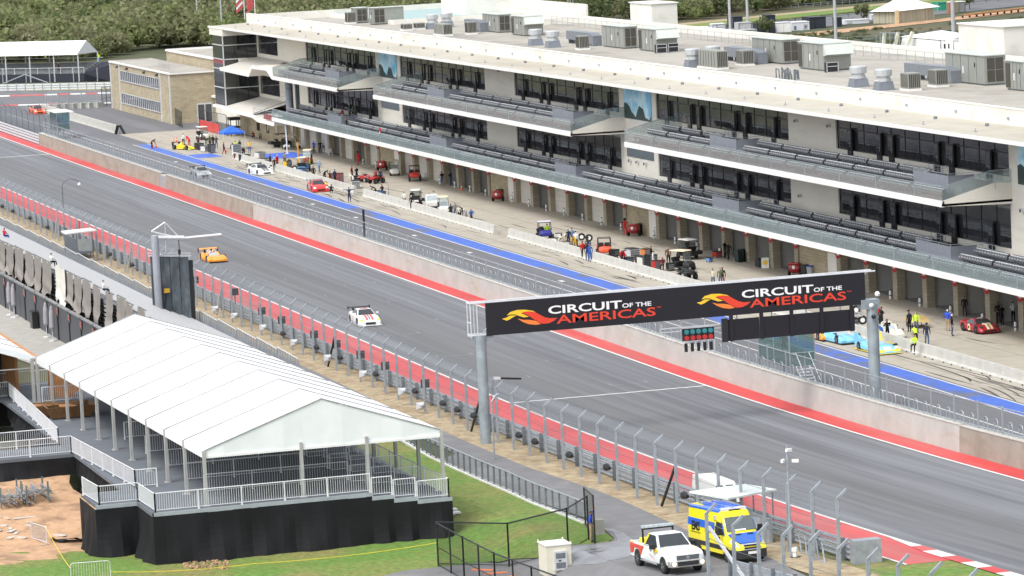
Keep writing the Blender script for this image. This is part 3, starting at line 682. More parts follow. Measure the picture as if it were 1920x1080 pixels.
for i in range(74):
 u = -478+3.9*i
 if u > -192: break
 c = pst.copy(); C.objects.link(c); c.parent = ng; c.location = (u+330, -.22, gz(u))
z_ = gz(-192); MB().box((-192.3, 73.3, z_-.1), (-191.6, 74.8, z_+1.25), GALV).build('end_block', ng)
df = thing('debris_fence', 'tall grey debris fence with bent post tops along the straight', 'fence', (-330, 72.1, 0))
def fence_post():
 m = MB(); m.box((-.06, -.08, -.1), (.06, .08, 3.7), GALV); m.bar((0, 0, 3.68), (0, .55, 4.15), .12, .13, GALV)
 for z in (.9, 1.6, 2.3, 3.0, 3.5): m.box((-.03, .08, z), (.03, .13, z+.05), GALVD)
 return m
fp = fence_post().build('post'); C.objects.unlink(fp); PU = []
u = -190.7
while u > -480: PU.append(u); u -= 3.72
PU.reverse()
for i, u in enumerate(PU):
 c = fp.copy(); C.objects.link(c); c.parent = df; c.location = (u+330, 0, gz(u))
 if i % 11 == 4:
  MB().bar((u-2.9, 72.1, gz(u)), (u-.1, 72.1, gz(u)+2.7), .12, .12, BLACK if i > 40 else ALU).build('brace', df)
for z, dv in ((.9, .1), (1.6, .1), (2.3, .1), (3.0, .1), (3.5, .12), (4.12, .55)):
 m = MB()
 for a, b in zip(PU[:-1], PU[1:]):
  if a < -290: continue
  mid = ((a+b)/2, 72.1+dv, (gz(a)+gz(b))/2+z-.03); m.path([(a, 72.1+dv, gz(a)+z), mid, (b, 72.1+dv, gz(b)+z)], .014, GALVD, 4)
 if z in (.9, 2.3, 4.12): m.tube((PU[0], 72.1+dv, z), (-290, 72.1+dv, z), .016, GALVD, 4)
 m.build('cable', df)
m = MB(); us = uspan(PU[0], PU[-1], 10)
for a, b in zip(us[:-1], us[1:]): m.add([(a, 72.22, gz(a)+.8), (b, 72.22, gz(b)+.8), (b, 72.22, gz(b)+3.7), (a, 72.22, gz(a)+3.7), (b, 72.65, gz(b)+4.12), (a, 72.65, gz(a)+4.12)], [(0, 1, 2, 3), (3, 2, 4, 5)], WIRE)
m.build('wire_mesh', df, fixn=False)
# fence in front of the van, lower right
d2 = thing('debris_fence', 'grey fence with bent tops in front of the yellow ambulance', 'fence', (-200, 70, 0))
tips = [(1324, 962), (1374, 985), (1421, 1000), (1467, 1004), (1518, 1015), (1571, 1030), (1627, 1048), (1683, 1060), (1745, 1075), (1812, 1088)]
PP = []
for i, (x, y) in enumerate(tips):
 p = atg(x+.2, y, 3.7); PP.append(p)
for i, p in enumerate(PP):
 c = fp.copy(); C.objects.link(c); c.parent = d2; c.location = (p.x+200, p.y-70, p.z-3.7)
for dz in (-3.0, -2.2, -1.3, -.5):
 m = MB()
 for a, b in zip(PP[:-1], PP[1:]): m.tube(a+Vector((0, .1, dz)), b+Vector((0, .1, dz)), .014, GALVD, 4)
 m.build('cable', d2)
MB().bar(PP[0]+Vector((0, .1, -.7)), PP[0]+Vector((2.8, 1.3, -3.6)), .13, .13, ALU).build('brace', d2)
g2 = thing('guardrail', 'short grey guardrail in front of the ambulance', 'guardrail', (-200, 72, 0))
a, b = atg(1372, 1090), atg(1500, 1125)
for k in range(4): MB().bar((a.x, a.y, a.z+.2+.28*k), (b.x, b.y, b.z+.2+.28*k), .1, .2, GALV).build('beam', g2)
for t in (.02, .34, .66, .98): q = a.lerp(b, t); MB().box((q.x-.1, q.y-.2, q.z-.1), (q.x+.1, q.y-.06, q.z+1.3), GALVD).build('post', g2)
# devices on the near fence
def place_on_fence(mk, px, v, group, labels):
 first = None
 for i, (x, y) in enumerate(px):
  p = atv(x, y, v)
  if first is None: first = mk(); o = first
  else: o = dup(first)
  o.location = p; o['label'] = labels(i, x); o['group'] = group
def floodlight():
 t = thing('floodlight', '', 'lamp'); m = MB(); m.loft([[(-.42, -.02+.2*c, .2*s) for c, s in RING8], [(-.30, .24*c, .24*s) for c, s in RING8], [(.05, .17*c, .17*s) for c, s in RING8], [(.30, .10*c, .10*s) for c, s in RING8]], BLACK); m.build('housing', t)
 MB().bar((.25, 0, 0), (.25, .2, -.05), .08, .08, GALVD).build('bracket', t); return t
RING8 = [(math.cos(i*math.pi/4), math.sin(i*math.pi/4)) for i in range(8)]
FL = [(5, 387), (25, 396), (57, 409), (90, 426), (131, 450), (207, 477), (249, 497), (532, 626), (595, 652), (639, 671), (706, 702), (780, 734), (832, 757), (859, 769), (890, 780), (975, 817), (1005, 829), (1070, 854), (1140, 877), (1286, 930)]
NEAR = [(152, 'the marshal shelter'), (290, 'the video screen pole'), (700, 'the white race car'), (905, 'the left gantry column'), (1110, 'the man at the gate'), (1370, 'the ambulance')]
def nth(i, n): return ['first', 'second', 'third', 'fourth', 'fifth', 'sixth', 'seventh', 'eighth', 'ninth', 'tenth', 'eleventh', 'twelfth', 'thirteenth', 'fourteenth', 'fifteenth', 'sixteenth', 'seventeenth', 'eighteenth', 'nineteenth', 'twentieth', 'twenty-first', 'twenty-second', 'twenty-third', 'twenty-fourth', 'twenty-fifth', 'twenty-sixth', 'twenty-seventh', 'twenty-eighth', 'twenty-ninth', 'thirtieth'][i]
place_on_fence(floodlight, FL, 71.75, 'black lamp heads on the near fence', lambda i, x: 'black lamp head on the near debris fence, %s of them from the left' % nth(i, 20))
def sigpanel():
 t = thing('signal_panel', '', 'signal'); MB().box((-.12, -.3, -.3), (.12, .3, .3), BLACK).build('housing', t); MB().box((-.03, -.04, -1.1), (.03, .04, -.3), GALVD).build('stem', t)
 MB().box((.121, -.24, -.24), (.13, .24, .24), FRAME).build('lens', t); return t
place_on_fence(sigpanel, [(366, 525), (440, 547), (491, 583), (528, 600), (589, 627), (631, 645), (676, 665), (722, 686), (797, 719)], 73.0, 'black signal panels over the guardrail', lambda i, x: 'square black signal panel above the guardrail, %s from the left' % nth(i, 9))
def hornbox():
 t = thing('horn_speaker', '', 'speaker'); MB().hexa([(-.35, -.3, -.25), (.1, -.12, -.1), (.1, .12, -.1), (-.35, .3, -.25), (-.35, -.3, .25), (.1, -.12, .12), (.1, .12, .12), (-.35, .3, .25)], ALU).build('horn', t)
 MB().tube((.1, 0, 0), (.3, .2, 0), .05, GALVD, 5).build('bracket', t); return t
place_on_fence(hornbox, [(405, 580), (441, 593), (495, 615), (553, 643), (616, 672), (683, 702), (756, 735), (790, 762)], 71.6, 'pale horn boxes on the near fence', lambda i, x: 'pale grey horn box low on the near fence, %s from the left' % nth(i, 8))
# pit-side concrete barriers: each block is lifted by itself
def barrier_block():
 m = MB(); L = 3.6
 prof = [(-.30, 0), (-.30, .12), (-.20, .28), (-.13, .95), (.13, .95), (.20, .28), (.30, .12), (.30, 0)]
 m.loft([[(x, y, z) for y, z in prof] for x in (0, L)], BARR)
 for x in (.5, 2.6): m.box((x, -.312, 0), (x+.28, -.298, .10), BLACK)
 return m
bb = barrier_block().build('concrete_barrier'); C.objects.unlink(bb)
runs = [('far row beside the formula car', -517.3, -451.5, 112.55), ('middle row beside the red car', -447.5, -391.6, 112.45), ('long row crossing behind the gantry sign', -389.0, -216, 112.75)]
for rn, a, b, v in runs:
 n = int((b-a)/3.62)
 for i in range(n):
  c = bb.copy(); C.objects.link(c); c.location = (a+3.62*i, v, .02); c['category'] = 'barrier'; c['group'] = 'white concrete barriers along the pit boxes'
  where = 'first' if i == 0 else 'last' if i == n-1 else None
  c['label'] = ('%s white concrete barrier block of the %s' % (where, rn)) if where else 'white concrete barrier block in the %s, block %s from its left end' % (rn.split(' beside')[0].split(' crossing')[0], (nth(i, 0) if i < 30 else 'thirty-%s' % nth(i-30, 0)))
b2 = thing('concrete_barrier_wall', 'long pale barrier wall beside the asphalt pit entry', 'barrier', (-610, 109, 0))
for i, a in enumerate(np.arange(-646, -582, 4.0)): MB().loft([[(x, 109.2+y, z) for y, z in ((-.3, 0), (-.2, .3), (-.12, 1.25), (.12, 1.25), (.2, .3), (.3, 0))] for x in (a, a+3.97)], BARR).build('block', b2)
b3 = thing('barrel_stand', 'dark folded stand at the end of the pit entry barrier', 'stand', tuple(atg(218, 252)))
p = atg(218, 252); m = MB(); m.bar(p+Vector((-.4, 0, 0)), p+Vector((0, .3, 1.3)), .3, .3, BLACK); m.bar(p+Vector((.4, 1.2, 0)), p+Vector((0, .6, 1.3)), .3, .3, BLACK); m.bar(p+Vector((0, .3, 1.2)), p+Vector((0, .6, 1.2)), .3, .2, BLACK); m.build('frame', b3)
# start gantry
ga = thing('start_gantry', 'start gantry carrying a wide black sign across the straight', 'gantry', (-254.3, 85, 0))
GU = -254.3; z0, z1 = 7.43, 9.62; va, vb = 71.75, 98.75
GCOL = mat('galvanised_column', (.30, .345, .37), .55, .2, var=.22, scale=.8, second=((.22, .25, .27), .5, .7, .8))
for v, zt, r in ((71.35, 9.4, .36), (99.25, 7.45, .40)):
 m = MB(); m.tube((GU, v, -.2), (GU, v, zt if v > 90 else 7.5), r, GCOL, 16)
 m.lathe([(r+.18, 0), (r+.18, .06)], GCOL, (GU, v, .1), n=12); m.build('column', ga, smooth=False)
m = MB()
for u in (GU-.9, GU-.1):
 for z in (z0+.05, z1+.02): m.tube((u, 70.7, z), (u, 99.6, z), .06, ALU, 6)
 for v in (70.75, 71.2): m.tube((u, v, z0-.1), (u, v, z1+.05), .04, ALU, 5)
 v = 71.75
 while v < 98: m.tube((u, v, z0), (u, v+1.6, z1), .04, ALU, 4); v += 1.6
for z in (z0, z0+.9, z1): m.tube((GU-.9, 70.75, z), (GU-.1, 70.75, z), .035, ALU, 5)
m.box((GU-.95, 70.9, z0-.35), (GU+.05, 72.2, z0-.02), GCOL); m.box((GU-.6, 98.4, z0-.35), (GU+.3, 99.7, z0+.3), GCOL)
m.build('truss', ga)
SIGNB = mat('black_banner', (.009, .009, .014), .5, var=.15, scale=.5)
pan = MB().box((GU, va, z0), (GU+.12, vb, z1), SIGNB).build('sign_panel', ga)
SU = GU+.125
LW = mat('sign_white', (.82, .82, .82), .5, var=.02); LR = mat('sign_red', (.72, .055, .025), .5, var=.02); LO = mat('sign_orange', (.85, .22, .04), .5, var=.02); LY = mat('sign_yellow', (.85, .55, .03), .5, var=.02)
def text_mesh(s, size, m, name, parent, origin, ux, uz, xs=1.0, bold=.0, shear=0.0, extr=.004, width=None):
 """lettering as a mesh: origin, reading direction ux, up direction uz"""
 cu = bpy.data.curves.new(name, 'FONT'); cu.body = s; cu.size = size; cu.offset = bold; cu.extrude = extr; cu.shear = shear; cu.resolution_u = 3
 o = bpy.data.objects.new(name, cu); C.objects.link(o); dg = bpy.context.evaluated_depsgraph_get(); me = bpy.data.meshes.new_from_object(o.evaluated_get(dg)); bpy.data.objects.remove(o)
 X = Vector(ux); Z = Vector(uz); N = X.cross(Z); O = Vector(origin); off = Vector()
 q = parent
 while q is not None and not LOCAL[0]: off += Vector(q.location); q = q.parent
 if width:
  mx = max(v.co.x for v in me.vertices); mn = min(v.co.x for v in me.vertices); xs = width/(mx-mn)
 for v in me.vertices: c = v.co; v.co = O+X*(c.x*xs)+Z*c.y+N*c.z-off
 me.materials.clear(); me.materials.append(m)
 ob = bpy.data.objects.new(name, me); C.objects.link(ob); ob.parent = parent; return ob
def sgn(x, y):
 p = atu(900+x/5.3333, 500+y/5.3333, SU); return p
LOGO = [(LY, [(220, 522), (262, 511), (300, 489), (366, 487), (338, 501), (292, 530), (264, 540)]),
 (LY, [(268, 488), (300, 455), (370, 433), (450, 430), (528, 441), (556, 456), (480, 449), (440, 452), (408, 466), (448, 482), (490, 500), (440, 508), (395, 494), (350, 478), (310, 478)]),
 (LR, [(408, 466), (440, 451), (490, 446), (545, 452), (600, 482), (650, 506), (700, 516), (776, 511), (740, 541), (690, 565), (630, 571), (580, 552), (530, 520), (475, 484), (440, 470)]),
 (LO, [(378, 520), (430, 531), (500, 532), (552, 540), (612, 572), (560, 582), (490, 575), (425, 552)])]
for off in (0.0, 13.72):
 m = MB()
 for k, pts in LOGO: m.slab([sgn(x, y)+Vector((0, off, 0)) for x, y in pts], .012, k, d=(1, 0, 0))
 m.build('emblem', pan)
 for s, size, col, xa, xb, yb, bold in (('CIRCUIT', .74, LW, 680, 1420, None, .016), ('OF THE', .40, LW, 1425, 1716, None, .008), ('AMERICAS', .80, LR, 768, 1762, None, .010), ('TM', .13, LR, 1768, 1812, None, .002)):
  a = sgn(xa, 500).y; b = sgn(xb, 500).y
  zb = {'CIRCUIT': 8.56, 'OF THE': 8.57, 'AMERICAS': 7.87, 'TM': 8.36}[s]
  text_mesh(s, size, col, 'lettering', pan, (SU, a+off, zb), (0, 1, 0), (0, 0, 1), bold=bold, width=b-a)
m = MB(); m.tube((GU-.2, 84.0, 6.85), (GU-.2, 98.6, 6.85), .06, ALU, 6); m.tube((GU-.2, 84.0, 6.6), (GU-.2, 98.6, 6.6), .04, ALU, 6)
for v in (84, 85.5, 87.2, 89.5, 92, 94.5, 97, 98.5): m.tube((GU-.2, v, 6.6), (GU-.2, v, z0), .05, ALU, 5)
m.box((GU-.25, 84.3, 5.9), (GU-.2, 86.2, 5.95), ALU); m.tube((GU-.2, 84.3, 5.9), (GU-.2, 84.3, 6.6), .025, ALU, 4); m.tube((GU-.2, 86.2, 5.9), (GU-.2, 86.2, 6.6), .025, ALU, 4)
m.build('hanger_rail', ga)
def gp(x, y): return atu(x, y, GU+.1)
a, b = gp(1362, 640), gp(1607, 590); vA, vB = a.y, b.y; zb_, zt_ = gp(1362, 640).z, gp(1362, 600).z
for i in range(4): MB().box((GU-.1, vA+.15+(vB-vA-.3)*i/4+.05, zb_), (GU+.05, vA+.15+(vB-vA-.3)*(i+1)/4-.02, zt_+.0), SIGNB).build('board_panel', ga)
for i in range(5): v = vA+.4+(vB-vA-.8)*i/4; MB().box((GU+.05, v-.13, zb_-.04), (GU+.14, v+.13, z0), SIGNB).build('board_post', ga)
MB().box((GU-.1, vA-.25, zb_-.05), (GU+.1, vA+.15, zt_+.1), FRAME).build('board_panel', ga)
sl = MB(); c = gp(1311, 637); hw = .95
sl.box((GU-.15, c.y-1.12, c.z-.05), (GU+.02, c.y+1.12, c.z+.80), BLACK); lights = sl.build('signal_box', ga)
TEALL = mat('teal_lamp_lens', (.03, .20, .22), .3, var=.1, emit=((.03, .25, .28), .05)); REDL = mat('red_lamp_lens', (.42, .03, .03), .3, var=.1, emit=((.5, .03, .03), .05))
for i in range(5):
 for j, mm in ((0, REDL), (1, TEALL)): MB().tube((GU+.02, c.y-.86+.43*i, c.z+.16+.42*j), (GU+.08, c.y-.86+.43*i, c.z+.16+.42*j), .17, mm, 10).build('signal_lamp', lights)
m = MB()
for i in range(6): m.bar((GU, c.y-1.12+.448*i, c.z-.85), (GU, c.y-1.12+.448*i, c.z-.05), .05, .05, ALU)
for z in (-.85, -.05, .85): m.bar((GU, c.y-1.15, c.z+z), (GU, c.y+1.15, c.z+z), .05, .05, ALU)
for i in range(5): m.box((GU-.12, c.y-1.0+.448*i, c.z-.78), (GU-.02, c.y-.8+.448*i, c.z-.2), BLACK)
m.build('signal_frame', ga)
m = MB(); p = atu(1645, 552, GU+.4); m.lathe([(.16, -.1), (.2, .05), (.1, .2)], WHITE, p, n=8); m.lathe([(.14, -.1), (.17, .05), (.1, .15)], WHITE, atu(1634, 573, GU+.5), n=8); m.lathe([(.14, -.1), (.17, .05), (.1, .15)], BLACK, atu(1638, 594, GU+.5), n=8); m.build('camera_dome', ga)
# marshal cabins of glass on the pit wall
CABG = glass_mat('cabin_glass', (.55, .72, .70), .15, .10)
def cabin(name, lab, cu, cv, L, D, zf, h, stair):
 t = thing(name, lab, 'cabin', (cu, cv, 0)); m = MB()
 for x in (-L/2, 0, L/2):
  for y in (-D/2, D/2): m.box((cu+x-.04, cv+y-.04, 0 if abs(x) > .1 else zf), (cu+x+.04, cv+y+.04, zf+h), GALV)
 for z in (zf, zf+1.0, zf+h):
  for y in (-D/2, D/2): m.tube((cu-L/2, cv+y, z), (cu+L/2, cv+y, z), .04, GALV, 5)
  for x in (-L/2, L/2): m.tube((cu+x, cv-D/2, z), (cu+x, cv+D/2, z), .04, GALV, 5)
 m.box((cu-L/2, cv-D/2, zf-.08), (cu+L/2, cv+D/2, zf), GALVD); m.build('frame', t)
 g = MB()
 for y in (-D/2, D/2): g.box((cu-L/2, cv+y-.01, zf), (cu+L/2, cv+y+.01, zf+h-.1), CABG)
 for x in (-L/2, L/2): g.box((cu+x-.01, cv-D/2, zf), (cu+x+.01, cv+D/2, zf+h-.1), CABG)
 for k, nm in enumerate(('glass_walls',)): g.build(nm, t)
 if stair:
  s = MB()
  for i in range(8): s.box((cu+L/2+.25*i+.1, cv-.5, zf-.2*i-.2), (cu+L/2+.25*i+.38, cv+.5, zf-.2*i-.14), ALU)
  for y in (-.5, .5): s.bar((cu+L/2, cv+y, zf), (cu+L/2+2.2, cv+y, zf-1.8), .05, .16, ALU); s.tube((cu+L/2, cv+y, zf+1), (cu+L/2+2.2, cv+y, zf-.8), .03, ALU, 5)
  s.build('steps', t)
 else: MB().hexa([(cu-L/2-.9, cv-D/2-.3, zf+h+.0), (cu+L/2+.5, cv-D/2-.3, zf+h), (cu+L/2+.5, cv+D/2+.6, zf+h), (cu-L/2-.9, cv+D/2+.6, zf+h), (cu-L/2-.9, cv-D/2-.3, zf+h+.1), (cu+L/2+.5, cv-D/2-.3, zf+h+.1), (cu+L/2+.5, cv+D/2+.6, zf+h+.1), (cu-L/2-.9, cv+D/2+.6, zf+h+.1)], WTRIM).build('roof', t)
 return t
cabin('marshal_cabin', 'glass marshal cabin under the gantry boards beside the pit lane', -271.0, 99.0, 6.5, 1.9, 1.6, 2.6, True)
cabin('marshal_cabin', 'far glass marshal cabin with a white flat roof', -581, 100.6, 5.5, 1.9, 1.3, 2.6, False)
# marshal shelters on the near side
sh = thing('marshal_shelter', 'marshal shelter with flat pale roof beside the far straw verge', 'shelter', tuple(atg(160, 488)))
p = atg(160, 490); r0 = [atz(x, y, 3.2) for x, y in ((114, 433), (123, 438), (181, 431), (170, 427))]
MB().slab(r0, .12, WTRIM, d=(0, 0, 1)).build('roof', sh)
c0 = atg(146, 486)
for du, dv in ((0, 0), (0, 1.6), (-7, 0), (-7, 1.6)): MB().bar((c0.x+du, c0.y+dv, 0), (c0.x+du, c0.y+dv, 3.2), .12, .12, GALVD).build('post', sh)
MB().box((c0.x-7, c0.y-.02, .5), (c0.x, c0.y+1.6, .7), GALVD).build('deck', sh)
for dv in (0, .84): MB().box((c0.x+.0, c0.y+dv, .85), (c0.x+.05, c0.y+dv+.78, 2.0), mat('pale_grey_panel', (.34, .37, .37), .6)).build('panel', sh)
MB().box((c0.x-7, c0.y-.05, .8), (c0.x, c0.y, 2.0), GALVD).build('side_panel', sh)
s2 = thing('marshal_shelter', 'marshal shelter with wide white roof behind the yellow ambulance', 'shelter', tuple(atg(1400, 1000)))
q = [atz(x, y, gz(-212)+2.65) for x, y in ((1292, 921), (1365, 934), (1456, 917), (1398, 907))]
MB().slab(q, .1, mat('pale_roof_panel', (.60, .66, .63), .5), d=(0, 0, 1)).build('roof', s2)
for x, y in ((1355, 942), (1390, 940), (1448, 922), (1412, 925)):
 t_ = atz(x, y, gz(-212)+2.6); MB().bar((t_.x, t_.y, gz(t_.x)), t_, .07, .07, GALVD).build('post', s2)
c0 = atg(1388, 1010); c1 = atg(1447, 1018)
MB().hexa([c0, c1, c1+Vector((-.1, 0, 0)), c0+Vector((-.1, 0, 0)), c0+Vector((0, 0, 1.3)), c1+Vector((0, 0, 1.3)), c1+Vector((-.1, 0, 1.3)), c0+Vector((-.1, 0, 1.3))], GALV).build('panel', s2)
MB().hexa([c1, c1+Vector((-5, -.2, 0)), c1+Vector((-5, -.12, 0)), c1+Vector((0, .08, 0)), c1+Vector((0, 0, 1.3)), c1+Vector((-5, -.2, 1.3)), c1+Vector((-5, -.12, 1.3)), c1+Vector((0, .08, 1.3))], GALV).build('panel', s2)
# lamps, camera poles and the crank-armed screen mast
def hook_lamp(x, y, h, lab):
 p = atg(x, y); t = thing('street_lamp', lab, 'lamp', tuple(p)); m = MB(); m.tube(p, p+Vector((0, 0, h-.5)), .07, GALVD, 6)
 P = [p+Vector((0, 1.0-math.cos(a)*1.0, h-.5+.75*math.sin(a))) for a in [math.pi*i/8 for i in range(8)]]; m.path(P, .05, GALVD, 5); m.build('post', t)
 m = MB(); m.lathe([(.05, .15), (.16, .05), (.18, -.12), (.1, -.2)], WHITE, P[-1]-Vector((0, 0, .15)), n=8); m.build('lamp_head', t)
hook_lamp(121, 425, 5.0, 'hook-topped lamp post left of the far marshal shelter')
p = atg(1484, 1045); t = thing('camera_pole', 'slim pole with white cameras on top, right of the ambulance', 'camera', tuple(p)); m = MB(); m.tube(p, p+Vector((0, 0, 5.6)), .07, GALV, 6); m.tube(p+Vector((0, 0, 5.4)), p+Vector((0, 0, 6.0)), .04, GALV, 5); m.build('post', t)
for dy, dz, r in ((-.3, 5.2, .9), (.4, 5.15, -.5), (.05, 5.75, .4)): MB().obox(p+Vector((.1, dy, dz)), (.14, .36, .16), WHITE, r).build('camera_housing', t)
p = atg(1590, 1050); t = thing('electrical_box', 'pale grey electrical box beside the end of the guardrail', 'box', tuple(p)); MB().box((p.x-.2, p.y-.22, p.z+.15), (p.x+.2, p.y+.22, p.z+.66), ALU).build('cabinet', t); MB().box((p.x-.22, p.y-.24, p.z+.66), (p.x+.22, p.y+.24, p.z+.70), WHITE).build('lid', t); MB().box((p.x-.1, p.y-.1, p.z-.05), (p.x+.1, p.y+.1, p.z+.15), GALVD).build('foot', t)
p = atg(1491, 1045); t = thing('ground_beacon', 'small white beacon on the straw by the camera pole', 'beacon', tuple(p)); MB().lathe([(.14, 0), (.14, .3), (.18, .32), (.18, .5), (.08, .55)], WHITE, p, n=8).build('lamp_head', t); MB().lathe([(.3, 0), (.3, .03)], BLACK, p+Vector((0, 0, .01)), n=8).build('base', t)
t = thing('bike_rack', 'slanted grey steel rack leaning by the near guardrail', 'rack', tuple(atg(1500, 1035)))
m = MB()
for i in range(5): a = atg(1502+11*i, 1035+5*i); m.bar(a, a+Vector((-.6, .1, 1.1)), .07, .07, GALV)
a, b = atg(1500, 1034), atg(1552, 1058); m.bar(a, b, .08, .08, GALV); m.bar(a+Vector((-.6, .1, 1.1)), b+Vector((-.6, .1, 1.1)), .08, .08, GALV); m.build('frame', t)
p = atg(927, 862); t = thing('crossbar_post', 'bent post with a black boom beside the left gantry column', 'post', tuple(p)); m = MB(); m.path([p, p+Vector((0, 0, 3.8)), p+Vector((0, .3, 4.2)), p+Vector((0, .5, 4.25))], .07, GALV, 6); m.build('post', t)
a = atu(925, 709, p.x); b = atu(977, 710, p.x); m = MB(); m.tube(p+Vector((0, 0, 3.9)), a, .03, GALVD, 4); m.bar(a, a.lerp(b, .25), .16, .16, ALU); m.bar(a.lerp(b, .25), b, .12, .12, BLACK); m.build('boom', t)
MB().box((p.x-.4, p.y+.4, 0), (p.x+1.4, p.y+1.6, .08), ALU).build('base_plate', t)
t = thing('lane_marker_post', 'thin black upright post on the pit wall railing', 'post', tuple(atg(684, 450))); p = atv(684, 450, 97.2); MB().box((p.x-.08, 97.2-.1, 0), (p.x+.08, 97.3, atv(681, 393, 97.2).z), BLACK).build('post', t); MB().lathe([(.3, 0), (.3, .05)], BLACK, (p.x, 97.2, .02), n=8).build('base', t)
# video screen seen from behind
SCRB = mat('screen_back_panels', (.085, .105, .12), .6, .1, var=.5, scale=1.4, stretch=(1, 1, .35), second=((.16, .19, .21), .5, .7, 1.2))
vs = thing('video_screen', 'back of a big dark video screen on a grey mast', 'screen', (-333.5, 66, 0))
tl, tr, br = atu(281, 480, -333), atu(353, 487, -333), atu(358, 612, -333); bl = Vector((-333, tl.y+.2, br.z-.1))
w = (tr.y-tl.y)
for i in range(4):
 a, b = tl.y+w*i/4, tl.y+w*(i+1)/4-.05; MB().box((-333.0-.02*(i % 2), a, .2), (-332.72-.02*(i % 2), b, tl.z-.25*i/3*1.2), SCRB).build('back_panel', vs)
MB().box((-333.2, tr.y, .2), (-332.6, tr.y+.3, tr.z), FRAME).build('side_frame', vs)
m = MB(); m.bar((-332.7, tl.y-.2, tl.z+.05), (-332.7, tr.y+.2, tr.z+.35), .12, .12, ALU); m.bar((-332.9, tl.y-.2, tl.z+.25), (-332.9, tr.y+.2, tr.z+.55), .1, .1, ALU); m.build('top_rail', vs)
pt = atu(290, 442, -332.2); pb = Vector((-332.2, pt.y, 0)); m = MB(); m.tube(pb, pt, .32, mat('mast_paint', (.30, .32, .36), .5, var=.08), 14); m.build('mast', vs)
e = atu(415, 440, -332.2); m = MB(); m.tube(pt+Vector((0, -.2, -.15)), atu(345, 446, -332.2), .2, ALU, 8); m.tube(atu(345, 447, -332.2), e, .14, ALU, 8)
ap = atu(309, 417, -332.2)
for q in (atu(284, 434, -332.2), atu(334, 443, -332.2)): m.tube(ap, q, .06, ALU, 5)
m.tube(atu(284, 434, -332.2), atu(340, 447, -332.2), .07, ALU, 5); m.tube(ap, atu(311, 472, -332.2), .03, ALU, 4); m.build('boom_arm', vs)
m = MB(); d_ = atu(335, 450, -332.2); m.tube(d_, d_+Vector((0, 0, -1.5)), .04, BLACK, 5); m.box(d_+Vector((-.1, -.1, -1.2)), d_+Vector((.1, .1, -.8)), BLACK); m.build('hanging_sensor', vs)
m = MB(); d_ = atu(312, 545, -332.4); m.obox(d_, (.3, .5, .35), mat('yellow_chain_hoist', (.6, .35, .03), .5), .2); m.tube(d_+Vector((0, 0, -.2)), d_+Vector((.1, -.3, -1.6)), .06, BLACK, 5); m.build('chain_hoist', vs)
# ================================================================ foreground: tents, deck, grandstand, fences
TENT = mat('white_tent_fabric', (.74, .745, .75), .55, var=.03, scale=.5, bump=.3, bscale=1.1)
TENTG = mat('tent_gable_fabric', (.72, .75, .76), .6, var=.04, scale=.7, bump=.35, bscale=.8)
SEAM = mat('tent_seam', (.33, .33, .34), .6)
TPOST = mat('tent_aluminium_post', (.40, .40, .39), .45, .2, var=.12)
DECK = mat('grey_deck_carpet', (.115, .13, .15), .85, var=.14, scale=.7, world=True, stretch=(1, .3, 1))
RAILW = mat('white_aluminium_rail', (.68, .69, .71), .4, .1, var=.06)
SKIRT = mat('black_skirt_fabric', (.007, .0075, .0095), .8, var=.35, scale=.6, bump=.5, bscale=.9, spec=.3)
TU0, TL = -222.7, 50.0
def sv(u): return .022*(u-TU0)
tent = thing('event_tent', 'large white gabled event tent over the raised deck in the foreground', 'tent', (-247, 52, 3))
EZ, RZ, VL, VM, VR_ = 6.2, 8.62, 45.7, 52.75, 59.8
mb = MB(); N = 10
for side in (0, 1):
 for i in range(N):
  ua, ub = TU0-TL*i/N, TU0-TL*(i+1)/N; K = 4; J = 4
  for k in range(K):
   for j in range(J):
    def P(a, b):
     u = ua+(ub-ua)*a/K; t = b/J; v = (VL+(VM-VL)*t) if side == 0 else (VR_+(VM-VR_)*t)
     sag = -.10*math.sin(math.pi*a/K)*(.4+.6*math.sin(math.pi*t)); return (u, v+sv(u), EZ+(RZ-EZ)*t+sag)
    mb.add([P(k, j), P(k+1, j), P(k+1, j+1), P(k, j+1)], [(0, 1, 2, 3)], TENT)
 for i in range(N+1):
  u = TU0-TL*i/N; v = VL if side == 0 else VR_
  sm = MB(); sm.bar((u, v+sv(u), EZ+.03), (u, VM+sv(u), RZ+.03), .10, .05, SEAM); sm.build('roof_seam', tent)
mb.build('roof', tent, smooth=True)
for v, s in ((VL, -1), (VR_, 1)):
 m = MB()
 for i in range(N):
  ua, ub = TU0-TL*i/N-.06, TU0-TL*(i+1)/N+.06
  m.hexa([(ua, v+sv(ua), EZ-.42), (ub, v+sv(ub), EZ-.42), (ub, v+sv(ub)+.04*s, EZ-.42), (ua, v+sv(ua)+.04*s, EZ-.42), (ua, v+sv(ua), EZ), (ub, v+sv(ub), EZ), (ub, v+sv(ub)+.04*s, EZ), (ua, v+sv(ua)+.04*s, EZ)], TENT)
 m.build('valance', tent)
for u in (TU0, TU0-TL):
 g = MB(); n = 12; top = []; bot = []
 for i in range(n+1):
  t = i/n; v = VL+(VR_-VL)*t+sv(u); top.append((u, v, RZ-(RZ-EZ)*abs(2*t-1)-.02)); bot.append((u+.06*math.sin(i*2.1), v, EZ-.38))
 for i in range(n): g.add([bot[i], bot[i+1], top[i+1], top[i]], [(0, 1, 2, 3)], TENTG)
 g.build('gable', tent, smooth=True)
 MB().box((u-.03, VL+sv(u), EZ-.42), (u+.06, VR_+sv(u), EZ-.28), TENT).build('gable_hem', tent)
def deckz(v): return 3.0 if v < 55.3 else 2.75 if v < 56.6 else 2.52 if v < 58 else 2.3
posts = []
for i in range(N+1):
 u = TU0-TL*i/N
 for v in (VL, VR_): posts.append((u, v+sv(u)))
